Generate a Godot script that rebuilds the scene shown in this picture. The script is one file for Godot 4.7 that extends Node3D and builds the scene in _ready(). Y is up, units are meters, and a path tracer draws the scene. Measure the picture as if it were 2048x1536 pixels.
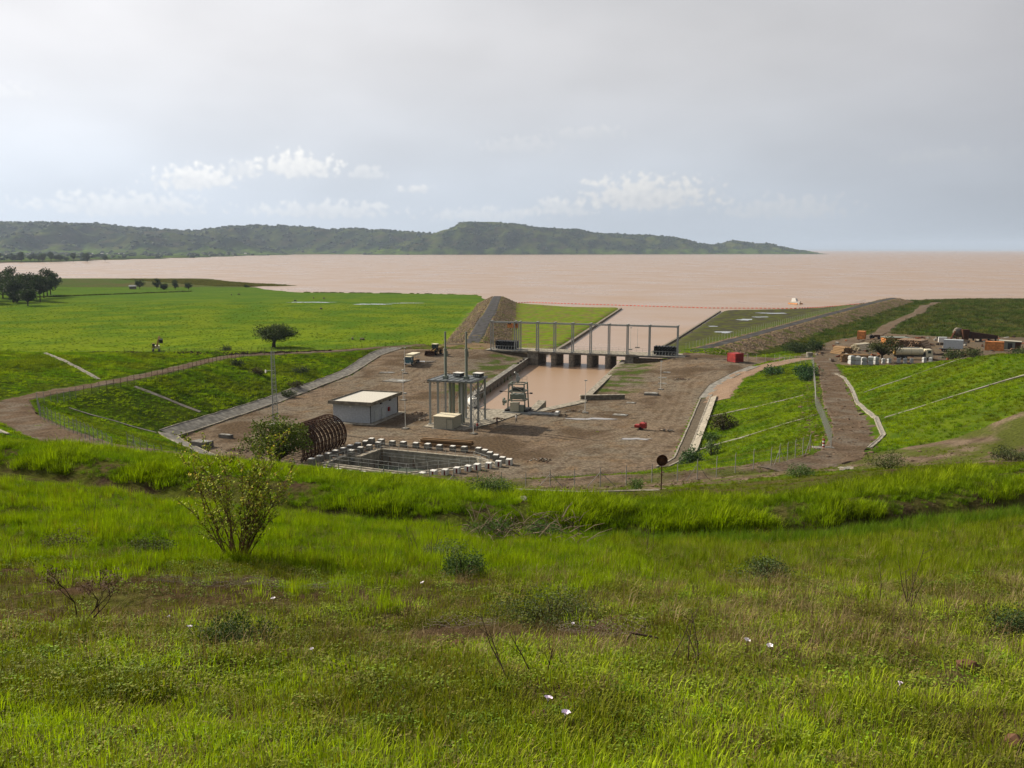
extends Node3D
# A lake intake works seen from the hillside above it. Places are (x to the right, d ahead, height), all in metres;
# the yard floor is height 0, the lake stands at LAKE.

const LAKE := -1.5
const SITE := -19.0                      # the works are turned 19 degrees to the right of the view
var used := {}
var M := {}
var rng := RandomNumberGenerator.new()
var wave := FastNoiseLite.new()          # broad patches
var fine := FastNoiseLite.new()          # small patches

# ------------------------------------------------------------------ meshes
class Shape:
	var v := PackedVector3Array()
	var n := PackedVector3Array()
	var c := PackedColorArray()
	var col := Color(1, 1, 1)
	var tr := Transform3D()

	func tri(a: Vector3, b: Vector3, e: Vector3, na := Vector3.ZERO, nb := Vector3.ZERO, ne := Vector3.ZERO) -> void:
		a = tr * a; b = tr * b; e = tr * e
		var f := (e - a).cross(b - a).normalized()
		if na == Vector3.ZERO:
			na = f; nb = f; ne = f
		else:
			na = tr.basis * na; nb = tr.basis * nb; ne = tr.basis * ne
			if f.dot(na + nb + ne) < 0.0:
				var s := b; b = e; e = s
				s = nb; nb = ne; ne = s
		v.append(a); v.append(b); v.append(e)
		n.append(na); n.append(nb); n.append(ne)
		c.append(col); c.append(col); c.append(col)

	func quad(a: Vector3, b: Vector3, e: Vector3, f: Vector3) -> void:
		tri(a, b, e); tri(a, e, f)

	func hull8(p: Array) -> void:      # p: 0..3 bottom ring, 4..7 top ring; faces turned outward
		var mid := Vector3.ZERO
		for q in p: mid += q / 8.0
		for f in [[0, 1, 2, 3], [7, 6, 5, 4], [0, 4, 5, 1], [1, 5, 6, 2], [2, 6, 7, 3], [3, 7, 4, 0]]:
			var a: Vector3 = p[f[0]]; var b: Vector3 = p[f[1]]; var e: Vector3 = p[f[2]]; var g: Vector3 = p[f[3]]
			var out := (e - a).cross(b - a)
			if out.dot((a + e) * 0.5 - mid) >= 0.0:
				quad(a, b, e, g)
			else:
				quad(a, g, e, b)

	func box(at: Vector3, size: Vector3, turn := Basis()) -> void:
		var h := size * 0.5
		var p := []
		for y in [-1, 1]:
			for q in [[-1, -1], [1, -1], [1, 1], [-1, 1]]:
				p.append(at + turn * Vector3(q[0] * h.x, y * h.y, q[1] * h.z))
		hull8(p)

	func chamfer(at: Vector3, size: Vector3, b: float, turn := Basis()) -> void:   # a box whose top edges are cut off
		var h := size * 0.5
		var rings := []
		for r in [[-h.y, 0.0], [h.y - b, 0.0], [h.y, b]]:
			var ring := []
			for q in [[-1, -1], [1, -1], [1, 1], [-1, 1]]:
				ring.append(at + turn * Vector3(q[0] * (h.x - r[1]), r[0], q[1] * (h.z - r[1])))
			rings.append(ring)
		hull8(rings[0] + rings[1]); hull8(rings[1] + rings[2])

	func bar(a: Vector3, b: Vector3, w: float, h: float) -> void:
		var z := (b - a).normalized()
		var up := Vector3.UP if absf(z.y) < 0.95 else Vector3.RIGHT
		var x := up.cross(z).normalized()
		var y := z.cross(x)
		box((a + b) * 0.5, Vector3(w, h, a.distance_to(b)), Basis(x, y, z))

	func tube(p: PackedVector3Array, r: PackedFloat32Array, sides := 6, caps := false) -> void:
		var last_x := Vector3.ZERO
		var ring0 := PackedVector3Array(); var nor0 := PackedVector3Array()
		for i in p.size():
			var z := (p[mini(i + 1, p.size() - 1)] - p[maxi(i - 1, 0)]).normalized()
			var x := last_x - z * last_x.dot(z)
			if x.length() < 0.1:
				x = z.cross(Vector3.UP if absf(z.y) < 0.9 else Vector3.RIGHT)
			x = x.normalized(); last_x = x
			var y := z.cross(x)
			var ring := PackedVector3Array(); var nor := PackedVector3Array()
			for k in sides:
				var q := x * cos(TAU * k / sides) + y * sin(TAU * k / sides)
				nor.append(q); ring.append(p[i] + q * r[mini(i, r.size() - 1)])
			if i:
				for k in sides:
					var m := (k + 1) % sides
					tri(ring0[k], ring0[m], ring[m], nor0[k], nor0[m], nor[m])
					tri(ring0[k], ring[m], ring[k], nor0[k], nor[m], nor[k])
			if caps and (i == 0 or i == p.size() - 1):
				for k in sides:
					var e := -z if i == 0 else z
					tri(p[i], ring[k], ring[(k + 1) % sides], e, e, e)
			ring0 = ring; nor0 = nor

	func rod(a: Vector3, b: Vector3, r: float, sides := 6, r2 := -1.0) -> void:
		tube(PackedVector3Array([a, b]), PackedFloat32Array([r, r if r2 < 0.0 else r2]), sides, true)

	func lathe(axis_a: Vector3, axis_b: Vector3, prof: Array, sides := 14) -> void:   # prof: [share along, radius]
		var p := PackedVector3Array(); var r := PackedFloat32Array()
		for q in prof:
			p.append(axis_a.lerp(axis_b, q[0])); r.append(maxf(q[1], 0.001))
		tube(p, r, sides, true)

	func prism(outline: Array, depth: float) -> void:      # outline in x, y; depth along z, middle at 0
		var poly := PackedVector2Array(outline)
		var idx := Geometry2D.triangulate_polygon(poly)
		var turning := 1.0 if not Geometry2D.is_polygon_clockwise(poly) else -1.0
		for s in [-0.5, 0.5]:
			for i in range(0, idx.size(), 3):
				var q := Vector3(0, 0, s * depth)
				var e := Vector3(0, 0, signf(s))
				tri(Vector3(poly[idx[i]].x, poly[idx[i]].y, 0) + q, Vector3(poly[idx[i + 1]].x, poly[idx[i + 1]].y, 0) + q, Vector3(poly[idx[i + 2]].x, poly[idx[i + 2]].y, 0) + q, e, e, e)
		for i in poly.size():
			var a := poly[i]; var b := poly[(i + 1) % poly.size()]
			var e2 := (b - a).normalized()
			var e := Vector3(e2.y, -e2.x, 0) * turning
			var a0 := Vector3(a.x, a.y, -depth / 2); var a1 := Vector3(a.x, a.y, depth / 2)
			var b0 := Vector3(b.x, b.y, -depth / 2); var b1 := Vector3(b.x, b.y, depth / 2)
			tri(a0, b0, b1, e, e, e); tri(a0, b1, a1, e, e, e)

	func leaf(at: Vector3, dir: Vector3, side: Vector3, long: float, wide: float) -> void:
		var nn := dir.cross(side).normalized()
		var m := at + dir * long * 0.45
		tri(at, m + side * wide * 0.5, at + dir * long, nn, nn, nn)
		tri(at, at + dir * long, m - side * wide * 0.5, nn, nn, nn)

	func blade(at: Vector3, lean: Vector3, high: float, wide: float, droop: float) -> void:
		var side := lean.cross(Vector3.UP)
		side = (side if side.length() > 0.01 else Vector3.RIGHT).normalized() * wide * 0.5
		var m := at + Vector3.UP * high * 0.55 + lean * high * 0.3
		var t := at + Vector3.UP * high * (1.0 - droop) + lean * high * (0.75 + droop * 0.6)
		var nn := (side.cross(m - at)).normalized()
		tri(at - side, at + side, m + side * 0.8, nn, nn, nn)
		tri(at - side, m + side * 0.8, m - side * 0.8, nn, nn, nn)
		var nt := (side.cross(t - m)).normalized()
		tri(m - side * 0.8, m + side * 0.8, t, nt, nt, nt)

	func mesh(m: Material) -> ArrayMesh:
		var a := []
		a.resize(Mesh.ARRAY_MAX)
		a[Mesh.ARRAY_VERTEX] = v; a[Mesh.ARRAY_NORMAL] = n; a[Mesh.ARRAY_COLOR] = c
		var o := ArrayMesh.new()
		o.add_surface_from_arrays(Mesh.PRIMITIVE_TRIANGLES, a)
		o.surface_set_material(0, m)
		return o

func shape(turn := 0.0, at := Vector3.ZERO) -> Shape:
	var s := Shape.new()
	s.tr = Transform3D(Basis(Vector3.UP, deg_to_rad(turn)), at)
	return s

# ------------------------------------------------------------------ nodes
func numbered(called: String) -> String:
	var k: int = used.get(called, 0)
	used[called] = k + 1
	return called if k == 0 else "%s_%03d" % [called, k]

func tag(o: Node, label := "", category := "", group := "", kind := "") -> Node:
	if label: o.set_meta("label", label)
	if category: o.set_meta("category", category)
	if group: o.set_meta("group", group)
	if kind: o.set_meta("kind", kind)
	return o

func thing(called: String, label: String, category: String, at: Vector3, turn := 0.0, group := "") -> Node3D:
	var o := Node3D.new()
	o.name = numbered(called)
	add_child(o)
	o.position = at
	o.rotation.y = deg_to_rad(turn)
	tag(o, label, category, group)
	return o

func part(called: String, s: Shape, m: Material, parent: Node, label := "") -> MeshInstance3D:
	return put(called, s.mesh(m), parent, label)

func put(called: String, me: Mesh, parent: Node, label := "") -> MeshInstance3D:
	var o := MeshInstance3D.new()
	o.name = called
	o.mesh = me
	parent.add_child(o, true)
	if label: o.set_meta("label", label)
	return o

func single(called: String, s: Shape, m: Material, label: String, category: String, group := "") -> MeshInstance3D:
	var o := part(numbered(called), s, m, self)
	tag(o, label, category, group)
	return o

func struct(called: String, s: Shape, m: Material) -> MeshInstance3D:
	var o := part(numbered(called), s, m, self)
	o.set_meta("kind", "structure")
	return o

func copy(o: Node3D, at: Vector3, turn: float, label: String, group := "", size := 1.0) -> Node3D:
	var r: Node3D = o.duplicate()
	r.name = numbered(String(o.name).rstrip("0123456789").trim_suffix("_"))
	add_child(r)
	r.position = at
	r.rotation.y = deg_to_rad(turn)
	r.scale = Vector3.ONE * size
	r.set_meta("label", label)
	if group: r.set_meta("group", group)
	return r

func stuff(called: String, me: Mesh, places: Array, tints: PackedColorArray, label: String, category: String, parent: Node = self) -> MultiMeshInstance3D:
	var mm := MultiMesh.new()
	mm.transform_format = MultiMesh.TRANSFORM_3D
	mm.use_colors = true
	mm.mesh = me
	mm.instance_count = places.size()
	for i in places.size():
		mm.set_instance_transform(i, places[i])
		mm.set_instance_color(i, tints[i])
	var o := MultiMeshInstance3D.new()
	o.multimesh = mm
	o.name = numbered(called) if parent == self else called
	parent.add_child(o, true)
	o.set_meta("kind", "stuff")
	if parent == self: tag(o, label, category)
	return o

# ------------------------------------------------------------------ materials
func noise_tex(seed_: int, freq: float, lo: float, hi: float, size := 512, octaves := 4, normal := false, bump := 4.0, kind := FastNoiseLite.TYPE_SIMPLEX_SMOOTH) -> NoiseTexture2D:
	var f := FastNoiseLite.new()
	f.seed = seed_
	f.noise_type = kind
	f.frequency = freq
	f.fractal_octaves = octaves
	var t := NoiseTexture2D.new()
	t.width = size; t.height = size
	t.seamless = true
	t.noise = f
	if normal:
		t.as_normal_map = true
		t.bump_strength = bump
	else:
		var g := Gradient.new()
		g.set_color(0, Color(lo, lo, lo)); g.set_color(1, Color(hi, hi, hi))
		t.color_ramp = g
	return t

func mat(called: String, c: Color, rough: float, tex: Texture2D = null, scale_ := 1.0, nrm: Texture2D = null, nscale := 1.0, metal := 0.0, world := true) -> StandardMaterial3D:
	var m := StandardMaterial3D.new()
	m.resource_name = called
	m.albedo_color = c.linear_to_srgb()
	m.roughness = rough
	m.metallic = metal
	m.metallic_specular = 0.0 if rough > 0.94 else 0.12 if rough > 0.84 else 0.4
	m.vertex_color_use_as_albedo = true
	if tex: m.albedo_texture = tex
	if tex or nrm:
		m.uv1_triplanar = true
		m.uv1_world_triplanar = world
		m.uv1_scale = Vector3.ONE * scale_
	if nrm:
		m.normal_enabled = true
		m.normal_texture = nrm
		m.normal_scale = nscale
	M[called] = m
	return m

func make_materials() -> void:
	var grain := noise_tex(1, 0.05, 0.62, 1.0, 512, 5)
	var blotch := noise_tex(2, 0.012, 0.55, 1.0, 512, 5)
	var pebble := noise_tex(3, 0.09, 0.4, 1.0, 512, 3, false, 0.0, FastNoiseLite.TYPE_CELLULAR)
	var rough_n := noise_tex(4, 0.06, 0, 1, 512, 4, true, 5.0)
	var soil := noise_tex(6, 0.03, 0.6, 1.0, 512, 6)
	var soft := noise_tex(7, 0.02, 0.82, 1.0, 512, 5)
	mat("ground", Color(1, 1, 1), 0.95, soil, 0.16, rough_n, 0.8)
	mat("yard", Color(1, 1, 1), 0.95, soil, 0.09, rough_n, 0.7)
	mat("plain", Color(1, 1, 1), 0.95, soft, 0.03)
	mat("track", Color(1, 1, 1), 0.95, soil, 0.13, rough_n, 0.7)
	mat("asphalt", Color(0.095, 0.092, 0.094), 0.9, blotch, 0.03)
	mat("concrete", Color(0.31, 0.295, 0.265), 0.85, blotch, 0.11, rough_n, 0.3)
	mat("old_concrete", Color(0.34, 0.3, 0.24), 0.9, blotch, 0.14, rough_n, 0.4)
	mat("dark_concrete", Color(0.14, 0.115, 0.085), 0.9, blotch, 0.2, rough_n, 0.4)
	mat("pale_concrete", Color(0.43, 0.39, 0.32), 0.85, blotch, 0.13, rough_n, 0.3)
	mat("white_paint", Color(0.72, 0.71, 0.68), 0.86, soft, 0.3)
	mat("grey_wall", Color(0.47, 0.5, 0.55), 0.86, soft, 0.2)
	mat("beige", Color(0.44, 0.42, 0.33), 0.7, soft, 0.3)
	mat("galvanised", Color(0.35, 0.365, 0.36), 0.6, soft, 0.4, null, 1.0, 0.15)
	mat("grey_green", Color(0.3, 0.335, 0.285), 0.6, grain, 0.4, null, 1.0, 0.2)
	mat("sheet_roof", Color(0.17, 0.19, 0.2), 0.6, blotch, 0.2, null, 1.0, 0.2)
	mat("black_steel", Color(0.018, 0.019, 0.021), 0.5, grain, 0.5)
	mat("post_steel", Color(0.2, 0.2, 0.19), 0.7)
	mat("roof_screed", Color(0.56, 0.54, 0.49), 0.9, soft, 0.25)
	mat("rust", Color(0.11, 0.05, 0.028), 0.9, blotch, 0.4)
	mat("dark_rust", Color(0.1, 0.055, 0.038), 0.9, blotch, 0.5)
	mat("red_paint", Color(0.5, 0.035, 0.03), 0.55, blotch, 0.1)
	mat("dark_red", Color(0.24, 0.025, 0.022), 0.6, blotch, 0.2)
	mat("orange_paint", Color(0.85, 0.32, 0.08), 0.65, blotch, 0.15)
	mat("yellow_paint", Color(0.42, 0.26, 0.06), 0.6, blotch, 0.3)
	mat("cream_paint", Color(0.72, 0.65, 0.48), 0.5, soft, 0.2)
	mat("blue_paint", Color(0.06, 0.19, 0.24), 0.5, blotch, 0.3)
	mat("blue_grey", Color(0.5, 0.54, 0.57), 0.65, soft, 0.2)
	mat("tyre", Color(0.02, 0.02, 0.02), 0.9)
	mat("dark", Color(0.03, 0.03, 0.03), 0.8)
	mat("glass", Color(0.03, 0.045, 0.05), 0.15)
	mat("timber", Color(0.34, 0.22, 0.12), 0.85, grain, 0.5)
	mat("pipe_clay", Color(0.58, 0.4, 0.26), 0.8, grain, 0.5)
	mat("bag", Color(0.6, 0.61, 0.6), 0.85, grain, 0.6)
	mat("float_red", Color(0.65, 0.07, 0.04), 0.5)
	mat("stone", Color(1, 1, 1), 0.95, grain, 0.6)
	mat("gabion", Color(0.2, 0.15, 0.1), 0.95, pebble, 0.35, rough_n, 1.0)
	mat("bark", Color(0.075, 0.055, 0.04), 0.95, grain, 1.5)
	mat("twig", Color(1, 1, 1), 0.9)
	mat("petal", Color(1, 1, 1), 0.7)
	mat("wire", Color(0.2, 0.2, 0.2), 0.6)
	mat("old_wire", Color(0.13, 0.105, 0.085), 0.7)
	mat("paint", Color(1, 1, 1), 0.6)
	mat("hill", Color(1, 1, 1), 1.0, blotch, 0.0035)
	var leafy := mat("leaf", Color(1, 1, 1), 0.75)
	leafy.backlight_enabled = true
	leafy.backlight = Color(0.55, 0.62, 0.3)
	leafy.metallic_specular = 0.25
	var blade := mat("grass", Color(1, 1, 1), 0.8)
	blade.metallic_specular = 0.05
	blade.backlight_enabled = true
	blade.backlight = Color(0.85, 0.9, 0.35)
	var straw := mat("straw", Color(1, 1, 1), 0.85)
	straw.backlight_enabled = true
	straw.backlight = Color(0.6, 0.55, 0.4)
	var water := mat("water", Color(0.272, 0.183, 0.118), 0.42)
	water.metallic_specular = 0.26
	water.roughness_texture = blotch
	water.uv1_triplanar = true
	water.uv1_world_triplanar = true
	water.uv1_scale = Vector3.ONE * 0.0016
	mat("shaft_water", Color(0.1, 0.125, 0.1), 0.12).metallic_specular = 0.5
	var puddle := mat("puddle", Color(0.22, 0.2, 0.18), 0.08)
	puddle.metallic_specular = 0.5
	for k in ["glass", "tyre", "dark", "petal", "twig", "paint", "wire", "leaf", "grass", "straw"]:
		M[k].vertex_color_use_as_albedo = true

# ------------------------------------------------------------------ sky
var heaps := []
var puffs := FastNoiseLite.new()
var veil := FastNoiseLite.new()

func sky_color(az: float, el: float) -> Color:
	if el < -1.0: return Color(0.2, 0.17, 0.14)
	var ra := deg_to_rad(az); var re := deg_to_rad(el)
	# a veiled sun left of the view: the overcast is brighter on its side and greyer away from it
	var side := 0.5 + 0.5 * cos(deg_to_rad(az + 62.0))
	var lum := lerpf(0.148, 0.635, pow(side, 1.6)) * lerpf(1.0, 0.93, clampf(el / 60.0, 0, 1))
	var low := clampf(1.0 - el / 13.0, 0.0, 1.0)
	low = low * low * (3.0 - 2.0 * low)
	var c := Color(lum, lum, lum * 1.03).lerp(Color(lum * 0.83, lum * 0.93, lum * 1.06), low * 0.9)
	var violet := clampf((0.62 - side) * 2.0, 0.0, 1.0) * clampf(el / 6.0, 0.0, 1.0)
	c = c.lerp(Color(lum * 0.99, lum * 0.985, lum * 1.09), violet * 0.75)
	var p := Vector3(cos(ra) * cos(re), sin(re) * 2.6, sin(ra) * cos(re))
	var s := veil.get_noise_3dv(p * 1.7) + 0.5 * veil.get_noise_3d(p.x * 4.5, p.y * 4.5 + 7.0, p.z * 4.5)
	c *= 1.0 + s * 0.13
	if el < 11.0:
		for q in heaps:
			var dx: float = absf(wrapf(az - q[0], -180.0, 180.0)) / q[2]
			if dx > 1.4: continue
			var dy: float = (el - q[1]) / q[3]
			if absf(dy) > 2.0: continue
			var base := dy * (2.3 if dy < 0.0 else 1.0)
			var rr := 1.0 - sqrt(dx * dx + base * base)
			var nn := puffs.get_noise_3d(p.x * 95.0, el * 1.9, p.z * 95.0) * 0.95
			var den := smoothstep(0.0, 0.4, rr + nn)
			if den <= 0.0: continue
			var lit := clampf(0.4 + dy * 0.5 + nn * 0.5, 0.0, 1.0)
			var white := Color(lum * 1.27, lum * 1.26, lum * 1.23)
			var grey := Color(lum * 0.88, lum * 0.92, lum * 0.98)
			c = c.lerp(grey.lerp(white, lit), den * q[4])
	return c

func sky_panorama() -> ImageTexture:
	puffs.seed = 11; puffs.frequency = 1.0; puffs.fractal_octaves = 5
	veil.seed = 12; veil.frequency = 1.0; veil.fractal_octaves = 4
	# banks of cumulus low over the horizon, all round: azimuth, height, half width, half height (degrees), strength
	heaps = [[-13.0, 4.7, 2.6, 1.15, 0.95], [-18.9, 3.9, 2.5, 1.05, 0.85], [-16.2, 4.5, 1.2, 0.8, 0.55], [-9.0, 4.5, 1.3, 0.7, 0.45], [-6.0, 3.6, 1.3, 0.35, 0.6], [8.2, 3.0, 4.6, 1.45, 0.9], [3.0, 2.4, 2.0, 0.8, 0.5], [16.5, 2.2, 4.2, 1.0, 0.4], [-23, 2.3, 5, 1.0, 0.45], [-11.5, 2.2, 5, 0.7, 0.5], [-2, 2.0, 4, 0.6, 0.4], [0.5, 6.1, 2.5, 0.7, 0.22], [4.5, 6.9, 2.6, 0.5, 0.28], [25, 5, 3.5, 0.6, 0.16], [-28.2, 8.2, 1.6, 0.6, 0.24]]
	var r := RandomNumberGenerator.new()
	r.seed = 5
	for k in 40:
		var az := 34.0 + 292.0 * k / 40.0 + r.randf_range(-3, 3)
		heaps.append([wrapf(az, -180.0, 180.0), r.randf_range(2.0, 5.0), r.randf_range(1.5, 5.0), r.randf_range(0.4, 1.1), r.randf_range(0.25, 0.7)])
	var im := Image.create(1024, 512, false, Image.FORMAT_RGBF)
	for y in 512:
		for x in 1024:
			im.set_pixel(x, y, sky_color(wrapf((x + 0.5) * 360.0 / 1024, -180.0, 180.0), 90.0 - (y + 0.5) * 180.0 / 512))
	im.resize(4096, 2048, Image.INTERPOLATE_BILINEAR)
	# the low sky again at the full fineness of the picture
	for y in range(864, 1036):
		for x in 4096:
			var az := wrapf((x + 0.5) * 360.0 / 4096, -180.0, 180.0)
			if absf(az) < 48.0: im.set_pixel(x, y, sky_color(az, 90.0 - (y + 0.5) * 180.0 / 2048))
	return ImageTexture.create_from_image(im)

# ------------------------------------------------------------------ terrain
const FINE_X0 := -132.0
const FINE_D0 := 55.0
const FINE_S := 1.2
const FINE_W := 234
const FINE_H := 242
const WIDE_X0 := -900.0
const WIDE_D0 := 50.0
const WIDE_S := 6.0
const WIDE_W := 270
const WIDE_H := 216
const MID_X0 := -140.0
const MID_D0 := 330.0
const MID_S := 2.0
const MID_W := 232
const MID_H := 172
var mid_h := PackedFloat32Array()
var fine_h := PackedFloat32Array()
var wide_h := PackedFloat32Array()
var points := []                         # Vector3(x, d, height)
var yard_poly := PackedVector2Array()
var canal_poly := PackedVector2Array([Vector2(6.0, 297), Vector2(-10.5, 214), Vector2(-8, 203.5), Vector2(4, 201.5), Vector2(8, 204.5), Vector2(16, 213), Vector2(18.6, 224), Vector2(35.2, 288), Vector2(46, 316), Vector2(14, 330)])
var pit_poly := PackedVector2Array([Vector2(-23.6, 160.4), Vector2(-6.2, 153.4), Vector2(-3.6, 149.6), Vector2(-17.0, 143.2), Vector2(-31.2, 149.8), Vector2(-28.6, 155.6), Vector2(-26.3, 154.6)])
var yard_left := [Vector3(-43, 143, 0), Vector3(-51, 154.7, 0), Vector3(-64, 169.5, 0), Vector3(-61.4, 187, 0), Vector3(-55.2, 212, 0), Vector3(-50.6, 236, 0.1), Vector3(-45.8, 256, 0.5), Vector3(-44, 270, 1.4), Vector3(-42, 287, 2.5), Vector3(-38, 302, 3.1)]
var yard_right := [Vector3(22, 141, 0), Vector3(27, 150, 0), Vector3(36.5, 185, 0), Vector3(45.5, 217, 0), Vector3(53, 235, 0.7), Vector3(62, 250, 1.8), Vector3(72, 264, 2.7), Vector3(84, 274, 3.3)]
var yard_front := [Vector3(-43, 143, 0), Vector3(-32, 136.5, 0), Vector3(-15, 133, 0), Vector3(0, 134, 0), Vector3(22, 141, 0)]
var ring_left := [Vector3(-2, 87.5, 12.6), Vector3(-24, 93, 12.6), Vector3(-40, 101, 12.5), Vector3(-52, 108, 12.3), Vector3(-64, 122, 11.3), Vector3(-77, 138, 10.4), Vector3(-88, 156, 9.6), Vector3(-88, 170, 9.0), Vector3(-84, 190, 8.3), Vector3(-81.5, 215, 7.5), Vector3(-80, 240, 6.9), Vector3(-78, 254, 6.3), Vector3(-68, 268, 5.3), Vector3(-55, 283, 4.4), Vector3(-42, 302, 3.6), Vector3(-30, 312, 3.4), Vector3(-14, 315, 3.4)]
var ring_right := [Vector3(-2, 87.5, 12.6), Vector3(15, 86.5, 13.6), Vector3(27, 90, 13.6), Vector3(36, 98, 13.2), Vector3(43, 112, 12.3), Vector3(50, 132, 10.9), Vector3(57, 156, 9.3), Vector3(66, 183, 7.5), Vector3(74, 208, 6.2), Vector3(82, 232, 5.1), Vector3(88, 252, 4.3), Vector3(92, 270, 4.0)]
var dike_left := [Vector3(-14, 317, 3.5), Vector3(-11.7, 460, 3.8), Vector3(-10, 628, 4.0)]
var dike_right := [Vector3(58, 291, 3.4), Vector3(90, 342, 3.6), Vector3(130, 407, 3.8), Vector3(216, 546, 4.0), Vector3(262, 622, 3.2)]
var storage_poly := PackedVector2Array([Vector2(88, 262), Vector2(92, 246), Vector2(118, 250), Vector2(150, 275), Vector2(190, 288), Vector2(200, 322), Vector2(160, 330), Vector2(152, 372), Vector2(128, 350), Vector2(112, 322), Vector2(100, 296)])
var store_road := [Vector3(86, 272, 3.9), Vector3(100, 290, 4), Vector3(114, 307, 4), Vector3(137, 345, 4), Vector3(176, 415, 4), Vector3(216, 484, 4), Vector3(254, 548, 3.6), Vector3(276, 590, 2.4)]

func flat(pts: Array) -> PackedVector2Array:
	var o := PackedVector2Array()
	for p in pts: o.append(Vector2(p.x, p.y))
	return o

func away(pts: Array, off: float, dh: float, h := INF) -> Array:      # the line moved to its right by off, raised by dh
	var o := []
	for i in pts.size():
		var a: Vector3 = pts[maxi(i - 1, 0)]; var b: Vector3 = pts[mini(i + 1, pts.size() - 1)]
		var t := Vector2(b.x - a.x, b.y - a.y).normalized()
		o.append(Vector3(pts[i].x + t.y * off, pts[i].y - t.x * off, (pts[i].z + dh) if h == INF else h))
	return o

func lay(pts: Array, step := 9.0) -> void:
	for i in pts.size():
		if i:
			var k := int(Vector2(pts[i].x - pts[i - 1].x, pts[i].y - pts[i - 1].y).length() / step)
			for j in range(1, k + 1):
				points.append(pts[i - 1].lerp(pts[i], j / (k + 1.0)))
		points.append(pts[i])

func front_shift(x: float) -> float:     # how much farther off the hillside's contours lie to the left and right
	var q := x - 6.0
	return 15.0 * (1.0 - exp(-0.018 * q * q / 15.0)) if q < 0.0 else 8.5 * (1.0 - exp(-0.03 * q * q / 8.5))

func along_hill(x: float, d: float) -> float:
	return d - front_shift(x) * smoothstep(5.0, 30.0, d)

const HILL := [[-8.0, 36.4], [0.0, 34.35], [12.0, 31.3], [27.6, 26.85], [28.6, 26.15], [29.7, 25.75], [30.8, 25.75], [31.6, 26.15], [33.0, 26.3], [36.0, 25.7], [61.0, 19.3], [86.0, 13.2], [110.0, 8.0]]

func hill_height(x: float, d: float) -> float:
	var e := along_hill(x, d)
	for i in range(1, HILL.size()):
		if e < HILL[i][0] or i == HILL.size() - 1:
			return lerpf(HILL[i - 1][1], HILL[i][1], (e - HILL[i - 1][0]) / (HILL[i][0] - HILL[i - 1][0]))
	return 0.0

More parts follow.
